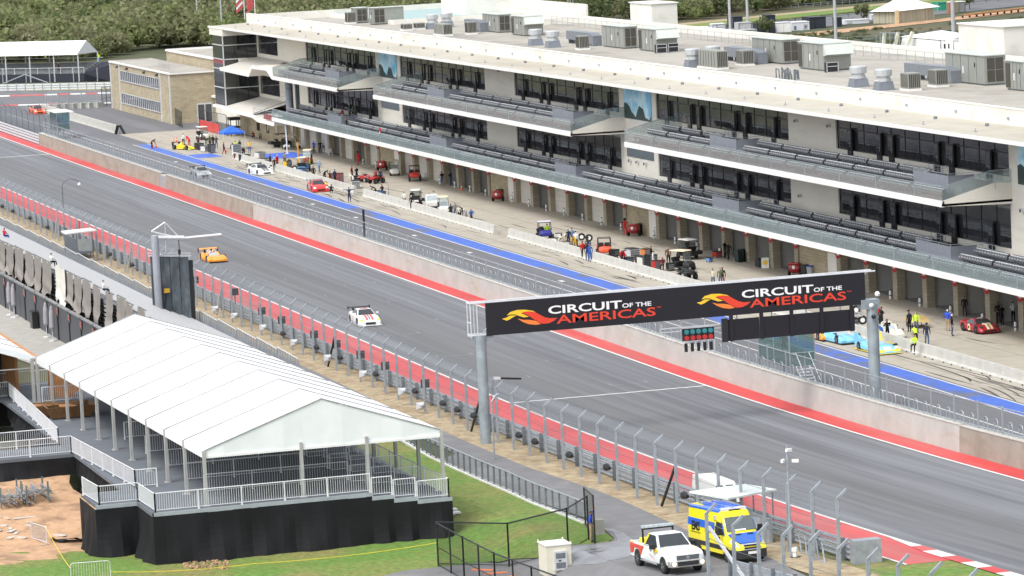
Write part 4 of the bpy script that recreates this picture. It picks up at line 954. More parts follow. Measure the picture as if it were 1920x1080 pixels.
for v in (51.4, 53.7+1.6): posts += [(TU0, v), (TU0-TL, v-1)]
for u, v in posts:
 m = MB(); m.box((u-.13, v-.09, deckz(v)), (u+.13, v+.09, EZ+.02), TPOST); m.box((u-.22, v-.18, deckz(v)), (u+.22, v+.18, deckz(v)+.05), TPOST); m.build('post', tent)
for i in range(1, N):
 u = TU0-TL*i/N; m = MB(); m.bar((u, VL+sv(u), EZ-.05), (u, VM+sv(u), RZ-.12), .1, .16, TPOST); m.bar((u, VR_+sv(u), EZ-.05), (u, VM+sv(u), RZ-.12), .1, .16, TPOST); m.build('rafter', tent)
# raised deck: the tiers under the tent, the walkway round it, its rails and its skirt
dk = thing('viewing_deck', 'raised grey viewing deck with white rails and a black skirt', 'deck', (-247, 50, 0))
m = MB()
m.box((-222.1, 42.5, 2.8), (-276, 55.3, 3.0), DECK)
for a, b in ((55.3, 56.6), (56.6, 58.0), (58.0, 60.1)): m.box((-222.1, a, 2.0), (-276, b, deckz(a+.1)), DECK)
m.box((-226.6, 40.0, 2.8), (-231.5, 42.5, 2.999), DECK); m.box((-247.7, 20, 2.8), (-252, 42.5, 2.999), DECK); m.box((-276, 36, 2.8), (-284, 60, 2.998), DECK)
m.build('floor', dk)
m = MB()
for a, b, z in ((42.4, 55.3, 3.0), (55.3, 56.6, 2.75), (56.6, 58, 2.52), (58, 60.1, 2.3)): m.box((-222.1, a, z-.22), (-222.0, b, z+.02), mat('deck_edge', (.30, .33, .36), .6))
m.box((-222.0, 42.36, 2.8), (-226.6, 42.46, 3.02), DECK); m.box((-226.55, 39.95, 2.8), (-226.45, 42.4, 3.02), mat('deck_edge', (.3, .33, .36)))
m.build('edge', dk)
def rail(pts, name='railing', post=2.4, h=1.1, step=.135, lab=None):
 """baluster rail along a line of deck points"""
 m = MB()
 for a, b in zip(pts[:-1], pts[1:]):
  a = Vector(a); b = Vector(b); L = (b-a).length; Z = Vector((0, 0, 1))
  m.tube(a+Z*h, b+Z*h, .032, RAILW, 5); m.tube(a+Z*.14, b+Z*.14, .022, RAILW, 4)
  n = max(1, int(L/post))
  for i in range(n+1): q = a.lerp(b, i/n); m.box((q.x-.035, q.y-.035, q.z), (q.x+.035, q.y+.035, q.z+h+.02), RAILW); m.box((q.x-.12, q.y-.05, q.z), (q.x+.12, q.y+.05, q.z+.04), RAILW)
  n = int(L/step)
  for i in range(n+1): q = a.lerp(b, i/n); m.tube(q+Z*.14, q+Z*h, .011, RAILW, 3, cap=False)
 o = m.build(name, dk)
 if lab: o['label'] = lab
E_ = -222.2
rail([(E_, 42.6, 3), (E_, 55.25, 3)], lab='front railing')
for a, b in ((55.35, 56.55), (56.65, 57.95), (58.05, 59.95)): rail([(E_, a, deckz(a+.05)), (E_, b, deckz(a+.05))])
rail([(E_, 59.95, 2.3), (-272, 58.9, 2.3)], step=.2)
rail([(E_, 42.6, 3), (-226.7, 42.5, 3), (-226.7, 40.2, 3), (-230.8, 40.0, 3)])
rail([(-231.6, 43.3, 3), (-247.9, 42.4, 3), (-247.9, 24, 3)])
rail([(-231.6, 43.3, 3), (-231.6, 44.6, 3)])
rail([(-252.0, 26, 3), (-252.0, 42.3, 3), (-277, 43.2, 3), (-277, 34, 3)])
rail([(-272.5, 44.8, 3), (-272.5, 58, 3)]); rail([(-282, 30, 3), (-282, 59, 3)])
for u in (-227.5, -232.5, -238.5, -245, -252):
 rail([(u, 46.6, 3), (u, 55.25, 3)], step=.15); rail([(u, 55.4, 2.75), (u, 56.5, 2.75)], step=.15); rail([(u, 56.7, 2.52), (u, 57.9, 2.52)], step=.15); rail([(u, 58.1, 2.3), (u, 59.6, 2.3)], step=.15)
def skirt(pts, name='skirt', ztop=None):
 m = MB(); rr = random.Random(len(pts)*7+int(abs(pts[0][0])*10))
 for (a, b, za), (c, d, zb) in zip(pts[:-1], pts[1:]):
  L = math.hypot(c-a, d-b); n = max(3, int(L/.35)); K = 8; nx, ny = (d-b)/L, -(c-a)/L; cols = []
  ph = [rr.uniform(0, 6) for _ in range(4)]
  for i in range(n+1):
   t = i/n; x, y = a+(c-a)*t, b+(d-b)*t; z1 = za+(zb-za)*t; z0 = (gz(x, y) if y > 43.3 or x > -227 else max(gz(x, y), ez(x)))-.05+.10*abs(math.sin(t*L*1.3+ph[3])); col = []
   for k in range(K+1):
    s = k/K; w = (1-s); e = min(1, 4*t, 4*(1-t)); off = e*w*(.12+.16*math.sin(t*L*.9+ph[0]+s*2.2)+.10*math.sin(t*L*2.3+ph[1]-s*3)+.08*math.sin(t*L*5+ph[2]+s)+.3*w*w)
    col.append((x+nx*off, y+ny*off, z0+(z1-z0)*s))
   cols.append(col)
  for i in range(n):
   for k in range(K): m.add([cols[i][k], cols[i+1][k], cols[i+1][k+1], cols[i][k+1]], [(0, 1, 2, 3)], SKIRT)
 o = m.build(name, dk, smooth=True, fixn=False); return o
skirt([(-222.0, 42.4, 2.8), (-222.0, 55.3, 2.8)]); skirt([(-222.0, 55.3, 2.55), (-222.0, 56.6, 2.55)]); skirt([(-222.0, 56.6, 2.3), (-222.0, 58, 2.3)]); skirt([(-222.0, 58, 2.1), (-222.0, 60.1, 2.1)])
skirt([(-222.0, 60.1, 2.1), (-276, 59, 2.1)]); skirt([(-226.4, 42.4, 2.8), (-222.0, 42.4, 2.8)]); skirt([(-226.4, 39.9, 2.8), (-226.4, 42.4, 2.8)]); skirt([(-231.5, 39.9, 2.8), (-226.4, 39.9, 2.8)])
skirt([(-247.7, 42.6, 2.8), (-231.5, 43.2, 2.8)]); skirt([(-247.7, 20, 2.8), (-247.7, 42.5, 2.8)]); skirt([(-252.2, 20, 2.8), (-252.2, 42.5, 2.8)]); skirt([(-277, 43, 2.8), (-252.2, 42.5, 2.8)])
p = Vector((-231.6, 40.1, .1)); t = thing('loose_tarpaulin', 'loose black sheet trailing from the deck skirt onto the earth', 'tarpaulin', tuple(p)); m = MB()
for i in range(4): m.add([p+Vector((-.2*i, -.45*i, .35*math.sin(i*1.1)**2)), p+Vector((-.2*i-.9, -.45*i, .05)), p+Vector((-.2*(i+1)-.9, -.45*(i+1), .05)), p+Vector((-.2*(i+1), -.45*(i+1), .35*math.sin(i*1.1+1.1)**2))], [(0, 1, 2, 3)], SKIRT)
m.build('sheet', t)
# second tent behind
t2 = thing('event_tent', 'white tent at the left edge beyond the big tent', 'tent', (-300, 40, 3)); m = MB(); s_ = MB()
a0, a1 = -273.4, -335; vr, vm, vl = 44.55, 37.5, 30.4
for i in range(12):
 ua, ub = a0+(a1-a0)*i/12, a0+(a1-a0)*(i+1)/12
 for p_, q_ in ((vr, vm), (vl, vm)):
  for j in range(3):
   f0, f1 = j/3, (j+1)/3; P = [(ua, p_+(q_-p_)*f0, 6.15+2.45*f0), (ub, p_+(q_-p_)*f0, 6.15+2.45*f0), (ub, p_+(q_-p_)*f1, 6.15+2.45*f1), (ua, p_+(q_-p_)*f1, 6.15+2.45*f1)]
   m.add(P, [(0, 1, 2, 3)], TENT)
 for p_ in (vr, vl): s_.bar((ua, p_, 6.18), (ua, vm, 8.63), .07, .05, SEAM)
m.build('roof', t2); s_.build('roof_seams', t2)
WOODM = mat('orange_brown_boards', (.42, .20, .085), .7, var=.2, scale=2)
m = MB(); m.box((a0, vr-.02, 5.85), (a1, vr+.30, 6.15), WOODM); m.build('eave_board', t2)
m = MB(); m.bar((a0+.05, vr, 6.0), (a0+.05, vm, 8.45), .08, .4, TENTG); m.bar((a0+.05, vl, 6.0), (a0+.05, vm, 8.45), .08, .4, TENTG); m.build('gable_hem', t2)
for i in range(0, 12, 2):
 for v in (vr-.2, vl+.2): MB().box((a0+.5+(a1-a0)*i/12-.5, v-.1, 0), (a0+(a1-a0)*i/12+.25, v+.1, 6.1), TPOST).build('post', t2)
for v in (41.8, 38.4): MB().box((a0-.2, v-.1, 3), (a0, v+.1, 6.3), TPOST).build('post', t2)
DARKP = mat('dark_interior_fill', (.018, .018, .02), .8)  # near-black colour stands in for the shade inside
m = MB(); m.box((-284, 31, 0), (-284.2, 44.3, 6), DARKP); m.box((-278, 43.9, 3), (-284, 44.1, 6), WOODM); m.box((-273.6, 30.5, 5.35), (-273.5, 44.4, 5.42), TPOST); m.build('interior_backing', t2)
for q in ((-274.5, 46.5), (-277, 48.5)): MB().box((q[0], q[1]-.9, 3), (q[0]-.1, q[1]+.9, 5.9), WOODM).build('board_panel', t2)
# two wooden planters under the tent
def planter(lab, x, y, L, Wd, rz):
 p = atz(x, y, 3.0); t = thing('wooden_planter', lab, 'planter', tuple(p), rz); WD = mat('varnished_wood', (.17, .085, .03), .5, var=.25, scale=3, stretch=(.3, 1, 1))
 m = MB(); l0, w0, l1, w1, h = L*.40, Wd*.38, L*.5, Wd*.5, .85
 for s, (a, b) in enumerate((((-1, -1), (1, -1)), ((1, -1), (1, 1)), ((1, 1), (-1, 1)), ((-1, 1), (-1, -1)))):
  m.hexa([(a[0]*l0, a[1]*w0, .08), (b[0]*l0, b[1]*w0, .08), (b[0]*l0*.93, b[1]*w0*.93, .08), (a[0]*l0*.93, a[1]*w0*.93, .08), (a[0]*l1, a[1]*w1, h), (b[0]*l1, b[1]*w1, h), (b[0]*l1*.93, b[1]*w1*.93, h), (a[0]*l1*.93, a[1]*w1*.93, h)], WD)
 mm = m; mm.v = [(a+p.x, b+p.y, c+p.z) for a, b, c in mm.v]; mm.build('box', t)
 f = MB(); f.box((p.x-l0, p.y-w0, p.z), (p.x+l0, p.y+w0, p.z+.1), BLACK); f.build('base', t)
 f = MB(); f.box((p.x-l1*.9, p.y-w1*.9, p.z+h-.25), (p.x+l1*.9, p.y+w1*.9, p.z+h-.2), mat('planter_soil', (.05, .04, .03), .9)); [f.obox((p.x+dx, p.y+dy, p.z+h-.1), (1.1, .18, .1), WOODM, rz_) for dx, dy, rz_ in ((.1, .2, .3), (-.2, -.2, .8), (.1, -.1, 1.2))]; f.build('filling', t)
planter('smaller wooden planter box under the tent, nearer the left rail', 83, 781, 2.0, 1.7, 0.0)
planter('larger dark wooden planter box between the tent posts', 130, 781, 2.6, 3.4, 0.0)
# bits on the earth and grass
def barricade_mesh(L=2.2, h=1.1):
 m = MB(); P = [(-L/2, 0, .18), (-L/2, 0, h-.1), (-L/2+.1, 0, h), (L/2-.1, 0, h), (L/2, 0, h-.1), (L/2, 0, .18), (-L/2, 0, .18)]; m.path(P, .025, ALU, 5)
 for i in range(1, 15): m.tube((-L/2+L*i/15, 0, .18), (-L/2+L*i/15, 0, h), .011, ALU, 4)
 for x in (-L/2+.3, L/2-.3): m.bar((x, -.3, .02), (x, .3, .02), .05, .03, ALU); m.tube((x, 0, .02), (x, 0, .2), .02, ALU, 4)
 return m
def barricade(lab, p, rz, first=[None]):
 if first[0] is None:
  first[0] = barricade_mesh().build('crowd_barricade'); o = first[0]
 else: o = first[0].copy(); C.objects.link(o)
 o.location = p; o.rotation_euler = (0, 0, rz); tag(o, lab, 'barricade', 'steel crowd barricades'); return o
barricade('single steel crowd barricade standing edge-on upon the bare earth', atE(74, 1018), .25)
barricade('steel crowd barricade at the bottom edge on the grass', atg(171, 1090), R(84))
PIPE = mat('stacked_pipes', (.42, .44, .46), .4, .5, var=.4, scale=5)
for lab, x, y, n in (('left stack of folded steel barricades on the earth', 22, 944, 9), ('right stack of folded steel barricades on the earth', 62, 936, 10)):
 p = atE(x, y); t = thing('barricade_stack', lab, 'stack', tuple(p), 0, 'stacks of folded barricades'); m = MB(); rr = random.Random(x)
 for i in range(n*3): z = .1+.085*(i//3); dy = -.7+.7*(i % 3)+rr.uniform(-.15, .15); m.tube(p+Vector((rr.uniform(-1.3, -.9), dy, z)), p+Vector((rr.uniform(.9, 1.3), dy+rr.uniform(-.3, .3), z+rr.uniform(0, .06))), .045, PIPE, 5)
 for i in range(8): m.tube(p+Vector((-.9+.25*i, -.9, .25+.07*i % .5)), p+Vector((-.9+.25*i, .9, .3+.07*i % .5)), .03, PIPE, 4)
 m.build('barricades', t)
 for dx in (-1.0, 1.0):
  for dy in (-.8, .8): MB().box((p.x+dx-.05, p.y+dy-.05, p.z), (p.x+dx+.05, p.y+dy+.05, p.z+1.25), mat('green_grey_stake', (.12, .15, .15), .6)).build('stake', t)
ROPE = mat('yellow_rope', (.66, .52, .04), .6);
def rope(lab, pts, sag=.15):
 m = MB();
 for a, b in zip(pts[:-1], pts[1:]):
  n = 8; Q = [a.lerp(b, i/n)-Vector((0, 0, sag*4*(i/n)*(1-i/n))) for i in range(n+1)]; m.path(Q, .022, ROPE, 4)
 tag(m.build('yellow_rope'), lab, 'rope')
rope('yellow rope from the upright barricade down to the grass', [atE(74, 1018)+Vector((0, .4, 1.0)), atg(133, 1085)+Vector((0, 0, .6))])
rope('long yellow rope along the foot of the black skirt', [atg(208, 1092)+Vector((0, 0, .6)), atg(480, 1068)+Vector((0, 0, .35)), atg(820, 1037)+Vector((0, 0, .6))])
m = MB(); rr = random.Random(4)
for i in range(14):
 p = atE(rr.uniform(-20, 120), rr.uniform(966, 1012)); m.obox(p+Vector((0, 0, .04)), (rr.uniform(.3, 1.4), rr.uniform(.1, .4), .04), mat('pale_scrap', (.5, .46, .42), .8), rr.uniform(0, 3))
tag(m.build('pale_debris'), None, None, kind='stuff')
m = MB(); rr = random.Random(9)
for i in range(160):
 x, y = rr.uniform(345, 432), rr.uniform(1052, 1068); p = atg(x, y); s = rr.uniform(.06, .18); m.obox(p+Vector((0, 0, s*.3)), (s, s*.8, s*.7), EARTH if i % 3 else mat('clod', (.18, .14, .09), .95), rr.uniform(0, 3))
tag(m.build('soil_clods'), None, None, kind='stuff')
for k, (x, y) in enumerate(((846, 956), (852, 962))):
 p = atg(x, y+4); t = thing('white_slab', ('upper' if k == 0 else 'lower')+' of two white slabs on the grass beside the skirt', 'slab', tuple(p)); MB().box(p+Vector((-.25, -.25, .1)), p+Vector((.25, .35, .2)), WHITE).build('top', t); MB().box(p+Vector((-.1, -.1, 0)), p+Vector((.1, .1, .12)), ALU).build('foot', t)
# cream equipment cabinet with its air conditioner
p = atg(1030, 1082); CREAM = mat('cream_cabinet_paint', (.66, .63, .52), .5, var=.04); t = thing('equipment_cabinet', 'cream equipment cabinet with a wall air conditioner by the black fence', 'cabinet', tuple(p))
x, y, z = p; MB().box((x-1.5, y-.1, z), (x, y+1.3, z+1.72), CREAM).build('cabinet', t); MB().box((x-1.55, y-.15, z+1.72), (x+.05, y+1.35, z+1.77), WHITE).build('lid', t)
a = MB(); a.box((x, y+.30, z+.38), (x+.16, y+1.0, z+1.42), ALU); ac = a.build('air_conditioner', t); g = MB(); g.box((x+.161, y+.38, z+1.02), (x+.168, y+.92, z+1.32), GALVD); g.box((x+.161, y+.38, z+.48), (x+.168, y+.92, z+.80), GALVD); g.box((x+.161, y+.52, z+.86), (x+.17, y+.68, z+.94), BLACK); g.build('grille', ac)
for dx, dy in ((-1.5, -.1), (0, 1.3), (-1.5, 1.3), (0, -.1)): MB().lathe([(.04, 0), (.04, .12)], CREAM, (x+dx, y+dy, z+1.76), n=6).build('lifting_lug', t)
# black chain-link compound fence
BWIRE = mesh_mat('black_wire_mesh', (.012, .014, .014), .20)
cf = thing('chain_link_fence', 'black chain-link compound fence on the grass, lower middle', 'fence', (-212, 60, 0))
tl_ = [atg(822, 1060), atg(955, 1063), atg(1066, 1036), atg(1104, 1012)]; hh = 2.45
def cl_run(parent, pts, h, n, mid=True, hs=None):
 m = MB(); w = MB()
 for a, b in zip(pts[:-1], pts[1:]):
  Z = Vector((0, 0, 1)); m.tube(a+Z*h, b+Z*h, .045, BLACK, 5)
  if mid: m.tube(a+Z*h*.45, b+Z*h*.45, .03, BLACK, 5)
  m.tube(a+Z*.1, b+Z*.1, .025, BLACK, 4); w.add([a+Z*.1, b+Z*.1, b+Z*h, a+Z*h], [(0, 1, 2, 3)], BWIRE)
  for i in range(n+1): q = a.lerp(b, i/n); MB().tube(q-Z*.1, q+Z*(h+.05), .055, BLACK, 6).build('post', parent)
 m.build('rails', parent); w.build('wire_mesh', parent, fixn=False)
cl_run(cf, tl_[:2], hh, 1, False); cl_run(cf, tl_[1:3], hh, 1, False); cl_run(cf, tl_[2:4], hh, 1, False)
cf2 = thing('chain_link_fence', 'black chain-link gates running from the skirt corner to the bottom edge', 'fence', (-209, 57, 0))
cl_run(cf2, [atg(822, 1062), atg(871, 1090), atg(930, 1122), atg(1000, 1150), atg(1090, 1185)], hh, 2)
gt = thing('open_gate', 'narrow black mesh gate leaf held open beside the man in blue', 'gate', tuple(atg(1100, 1010)))
a, b = atg(1116, 1020), atg(1098, 985); Z = Vector((0, 0, 1)); m = MB()
for q, r in ((a, a+Z*2.7), (b, b+Z*2.2), (a+Z*2.7, b+Z*2.2), (a+Z*.1, b+Z*.1)): m.tube(q, r, .05, BLACK, 5)
m.build('frame', gt); MB().add([a+Z*.1, b+Z*.1, b+Z*2.2, a+Z*2.7], [(0, 1, 2, 3)], mesh_mat('gate_mesh', (.03, .035, .04), .5)).build('wire_mesh', gt, fixn=False)
p = atg(1119, 1002); t = thing('concrete_block', 'small pale concrete block at the open gate', 'block', tuple(p)); MB().box(p+Vector((-.25, -.05, 0)), p+Vector((.25, .4, .85)), STEPC).build('block', t); MB().box(p+Vector((-.3, -.1, 0)), p+Vector((.3, .45, .08)), STEPC).build('base', t)
m = MB()
for k, (x, y) in enumerate(((905, 1070), (930, 1076), (948, 1084))): p = atg(x, y); m.obox(p+Vector((0, 0, .05)), (1.3, .16, .06), mat('orange_barrier_leg', (.75, .20, .07), .5), .9+k*.5)
tag(m.build('orange_boards'), 'orange boards lying behind the black chain-link gates', 'board')
# walkway rail beside the grass
wr = thing('walkway_fence', 'grey post-and-rail fence on a white kerb between the turf and the service road', 'fence', (-238, 67.5, 0))
P = [atg(x, y) for x, y in ((640, 760), (720, 806), (808, 858), (860, 882), (905, 902), (950, 921), (1000, 944), (1050, 963), (1098, 982))]
m = MB(); kb = MB()
for a, b in zip(P[:-1], P[1:]): m.tube(a+Z*1.25, b+Z*1.25, .05, GALV, 6); m.tube(a+Z*.12, b+Z*.12, .035, GALV, 5); kb.bar(a+Vector((0, 0, .03)), b+Vector((0, 0, .03)), .35, .14, mat('white_kerb', (.62, .61, .57), .7))
m.build('rails', wr); kb.build('kerb', wr)
w = MB()
for a, b in zip(P[:-1], P[1:]):
 n = max(2, int((b-a).length/1.25))
 for i in range(n): q = a.lerp(b, i/n); MB().box((q.x-.05, q.y-.05, q.z), (q.x+.05, q.y+.05, q.z+1.25), GALVD).build('post', wr)
 w.add([a+Z*.1, b+Z*.1, b+Z*1.25, a+Z*1.25], [(0, 1, 2, 3)], WIRE)
w.build('wire_mesh', wr, fixn=False)
# ---------------------------------------------------------------- the grandstand on the left
BENCH = mat('white_bench_slats', (.36, .36, .36), .5, var=.06); STAND = mat('grey_stand_steel', (.19, .20, .21), .6, var=.15)
gs = thing('grandstand', 'tiered grandstand with white bench rows beside the straw verge', 'grandstand', (-380, 63, 0)); NR = 13
g0, g1 = -480, -292
for i in range(NR):
 v = 68.0-.80*i; z = .6+.335*i
 MB().box((g0, v-.36, z+.40), (g1, v-.12, z+.45), BENCH).build('bench', gs)
 m = MB(); m.box((g0, v-.80, z-.02), (g1, v-.05, z+.02), STAND); m.box((g0, v-.80, z+.02), (g1, v-.77, z+.31), STAND); m.build('tread', gs)
for z in (2.9, 3.25, 3.6, 3.95, 4.3): MB().box((g0, 57.62, z), (g1, 57.68, z+.20), BENCH).build('rear_slat', gs)
m = MB()
for u in range(g0, g1+1, 9):
 m.bar((u, 68, .2), (u, 58, 5.0), .12, .2, STAND); m.bar((u, 58, 0), (u, 58, 5.2), .15, .15, STAND); m.bar((u, 63, 0), (u, 63, 2.6), .15, .15, STAND)
m.build('frame', gs)
for k in range(26):
 a, b = g0+7.3*k, g0+7.3*k+7.0
 if b > g1: break
 m = MB(); m.tube((a, 68.9, 1.46), (b, 68.9, 1.30), .04, RAILW, 5); m.tube((a, 68.9, .2), (b, 68.9, .2), .03, GALV, 4)
 for j in range(9): x = a+(b-a)*j/8; m.box((x-.03, 68.87, 0), (x+.03, 68.93, 1.44-.16*j/8), GALV)
 for j in range(33): x = a+(b-a)*j/32; m.tube((x, 68.9, .2), (x, 68.9, 1.44-.16*j/32), .012, GALV, 3, cap=False)
 m.build('front_railing', gs)
# tarpaulins hung along the back of the stand
TARP = mat('taupe_tarpaulin', (.235, .215, .195), .75, var=.08, scale=.8, bump=.4, bscale=1.2); TARPW = mat('white_drape', (.62, .60, .54), .75, var=.06, bump=.4, bscale=1.2)
def tarp_mesh(w, h, seed, m_):
 rr = random.Random(seed); m = MB(); nx, nz = 10, 16; ph = [rr.uniform(0, 6) for _ in range(4)]; G = []
 for i in range(nx+1):
  col = []
  for k in range(nz+1):
   x = w*i/nx; s = k/nz; z = h*s+.25*(1-s)*math.sin(x*1.4+ph[0])+(.12*math.sin(x*2+ph[3]) if k == nz else 0); low = (1-s)**1.5
   col.append((x, .05*math.sin(x*2.6+ph[1]+s*1.5)*(.3+low)+.10*low*low*math.sin(s*14+x*.9+ph[2])-.22*low*low, z))
  G.append(col)
 for i in range(nx):
  for k in range(nz): m.add([G[i][k], G[i+1][k], G[i+1][k+1], G[i][k+1]], [(0, 1, 2, 3)], m_)
 return m
TP = [(-4, 448, 508, 14), (12, 455, 514, 14), (28, 461, 522, 16), (48, 470, 537, 15), (64, 477, 545, 14), (80, 485, 553, 17), (121, 506, 540, 17), (139, 515, 577, 15), (155, 521, 590, 16), (175, 533, 602, 14), (199, 545, 605, 14), (220, 553, 590, 15), (236, 565, 600, 14), (259, 575, 605, 14)]
for i, (x, yt, yb, wpx) in enumerate(TP):
 a = atv(x, yt, 57.4); b = atv(x+wpx, yt+3, 57.4); q = atv(x, yb, 57.4); wd = b.x-a.x
 zt = min(a.z, 6.6); zb = max(q.z, 2.9); zb = min(zb, zt-2.6)
 o = tarp_mesh(wd-.15, zt-zb, i, TARP).build('tarpaulin', smooth=True); o.location = (a.x, 57.35, zb)
 tag(o, 'taupe tarpaulin hanging behind the grandstand, %s from the left edge' % nth(i, 14), 'tarpaulin', 'tarpaulins along the back of the grandstand')
 m = MB(); m.bar((a.x-o.location.x, .05, zt-zb), (a.x+wd-o.location.x, .05, zt-zb), .08, .08, GALVD); f = m.build('top_bar'); f.parent = o
a = atv(103, 496, 57.2); q = atv(103, 560, 57.2); o = tarp_mesh(4.6, a.z-q.z, 77, TARPW).build('white_drape', smooth=True); o.location = (a.x, 57.2, q.z); tag(o, 'white drape gathered between the taupe tarpaulins on the stand', 'drape')
# suite wall below with numbered bays
SUITE = mat('dark_grey_suite_panel', (.070, .075, .085), .65, var=.08, scale=.5, world=True); CORAL = mat('coral_sign', (.75, .17, .12), .5)
sw = thing('suite_wall', 'dark grey bay wall with coral D1 signs under the tarpaulins', 'wall', (-345, 56.5, 0))
ub = [-372+5.55*i for i in range(12)]
for i, u in enumerate(ub):
 MB().box((u+.25, 56.5, 0), (u+5.35, 56.62, 2.95), SUITE).build('panel', sw); MB().box((u-.22, 56.42, 0), (u+.22, 56.66, 2.9), BLACK).build('post', sw)
 MB().box((u+.25, 56.42, 2.95), (u+5.35, 56.72, 3.08), mat('suite_cap', (.22, .22, .23), .6)).build('cap', sw)
 s = MB().box((u-.05, 56.40, 2.15), (u+.75, 56.419, 2.9), SUITE).build('sign', sw); text_mesh('D', .62, CORAL, 'lettering', s, (u+.02, 56.395, 2.30), (1, 0, 0), (0, 0, 1), bold=.015); text_mesh('1', .42, CORAL, 'lettering', s, (u+.58, 56.395, 2.1), (1, 0, 0), (0, 0, 1), bold=.01)
 MB().bar((u, 56.6, 2.92), (u, 59.0, 2.92), .15, .15, BLACK).build('beam', sw)
m = MB()
for i in range(6): m.box((-374, 59.0, .1), (-300, 59.1, 2.9), DARKP)
MB().box((-374, 59.0, .1), (-300, 59.1, 2.9), DARKP).build('back_panel', sw)
for (x, y), lab in zip(((19, 589), (27, 592), (88, 629), (99, 634)), ('leftmost grey furled umbrella on the stand walkway', 'second grey furled umbrella on the stand walkway', 'third grey furled umbrella, left of a close pair near the tent', 'rightmost grey furled umbrella, right of a close pair near the tent')):
 p = atv(x, y, 55.9); p.z = 0; t = thing('furled_umbrella', lab, 'umbrella', tuple(p), 0, 'furled umbrellas on the stand walkway'); UM = mat('grey_umbrella_fabric', (.30, .29, .31), .7, bump=.3)
 MB().lathe([(.14, 1.0), (.24, 1.2), (.21, 2.4), (.10, 2.9), (.02, 3.05)], UM, p, n=9).build('canopy', t); MB().tube(p, p+Z*1.05, .04, ALU, 6).build('pole', t); MB().lathe([(.35, 0), (.35, .1), (.1, .14)], ALU, p, n=8).build('base', t)
p = atv(62, 607, 56.0); t = thing('speaker_box', 'black box against the suite wall on the walkway', 'box', (p.x, 56.0, 0)); MB().box((p.x-.9, 55.9, 0), (p.x+.5, 56.4, 1.5), BLACK).build('cabinet', t); MB().box((p.x-.8, 55.88, .1), (p.x+.4, 55.899, 1.4), FRAME).build('grille', t)
# ================================================================ roof plant, far buildings, infield, woods
RTUM = mat('grey_green_plant_casing', (.265, .275, .25), .5, .1, var=.08, scale=1.2); RTUD = mat('dark_coil_louvre', (.055, .05, .04), .7, var=.3, scale=4, stretch=(1, 1, 8)); RTUL = mat('pale_plant_hood', (.46, .50, .46), .5, var=.06)
DUCT = mat('grey_metal_duct', (.20, .22, .25), .45, .3, var=.1)
DZ = 15.82
def rtu(lab, x, y, Lu, Wv, h, louv=(.1, .9), hood=False):
 c = atz(x, y, DZ); t = thing('rooftop_unit', lab, 'air handler', tuple(c), 0, 'grey plant units on the pit building roof')
 a, b, z = c.x, c.y, DZ; m = MB(); m.box((a-Lu, b, z+.15), (a, b+Wv, z+h), RTUM); m.box((a-Lu-.1, b-.1, z+h), (a+.1, b+Wv+.1, z+h+.08), RTUL); m.box((a-Lu+.1, b+.1, z), (a-.1, b+Wv-.1, z+.16), GALVD)
 for i in range(1, 5): m.box((a-Lu+Lu*i/5-.02, b-.03, z+.2), (a-Lu+Lu*i/5+.02, b, z+h-.05), GALVD)
 m.box((a-Lu*.55, b-.06, z+h*.35), (a-Lu*.55+.15, b, z+h*.6), WHITE); m.box((a-Lu*.25, b-.06, z+h*.6), (a-Lu*.25+.12, b, z+h*.75), BLACK); m.build('casing', t)
 if louv:
  for k in range(2):
   for j in range(2):
    w = (louv[1]-louv[0])*Wv/2; v0 = b+louv[0]*Wv+w*k; z0 = z+.3+(h-.45)*.5*j
    MB().box((a, v0+.05, z0+.04), (a+.05, v0+w-.05, z0+(h-.45)*.5-.04), RTUD).build('louvre', t)
 if hood:
  m = MB(); m.hexa([(a, b, z+h*.55), (a+.9, b, z+h*.62), (a+.9, b+Wv, z+h*.62), (a, b+Wv, z+h*.55), (a, b, z+h), (a+.05, b, z+h), (a+.05, b+Wv, z+h), (a, b+Wv, z+h)], RTUL); m.build('hood', t)
  MB().box((a-Lu, b-.04, z+.25), (a-Lu+1.0, b-.005, z+h-.2), RTUD).build('louvre', t)
 return t
rtu('small grey unit with twin louvres, farthest left on the roof', 668, 44, 2.6, 1.8, 2.1)
rtu('long grey unit with four louvre panels in front of the far white stair house', 700, 47, 2.2, 4.4, 2.3, (.05, .38))
rtu('grey unit left of a hooded one, near the middle far roof edge', 935, 62, 7.2, 1.7, 2.3)
rtu('hooded grey unit right behind the middle exhaust fans', 983, 68, 5.4, 2.5, 2.4, None, True)
rtu('grey unit left of the hooded one before the middle white stair house', 1170, 92, 8.0, 1.7, 2.5)
rtu('hooded grey unit below the middle white stair house', 1231, 98, 6.2, 2.5, 2.5, None, True)
rtu('grey unit to the right of the rail, left of the tall light mast', 1467, 121, 9.0, 2.0, 2.5)
rtu('hooded grey unit at the foot of the tall light mast', 1545, 134, 7.0, 2.9, 2.7, None, True)
rtu('biggest grey unit, before the near white stair house', 1847, 161, 9.2, 2.1, 2.7)
rtu('grey unit cut by the right edge of the picture', 1921, 172, 4.0, 3.0, 2.6, None, True)
for i, (x, y, n) in enumerate(((1240, 100, 'left'), (1262, 98, 'right'), (1560, 136, 'single'))):
 p = atz(x, y, DZ); t = thing('flight_case', {'left': 'left of two dark flight cases under a unit hood', 'right': 'right of two dark flight cases under a unit hood', 'single': 'dark flight case under the hooded unit by the light mast'}[n], 'case', tuple(p)); MB().box(p+Vector((-.5, -.6, .05)), p+Vector((.2, .6, 1.0)), BLACK).build('case', t); m = MB()
 for dy in (-.62, .56): m.box(p+Vector((.2, dy, .05)), p+Vector((.23, dy+.06, 1.02)), ALU)
 for dz in (.02, .6, .98): m.box(p+Vector((.2, -.62, dz)), p+Vector((.23, .62, dz+.05)), ALU)
 m.build('edging', t)
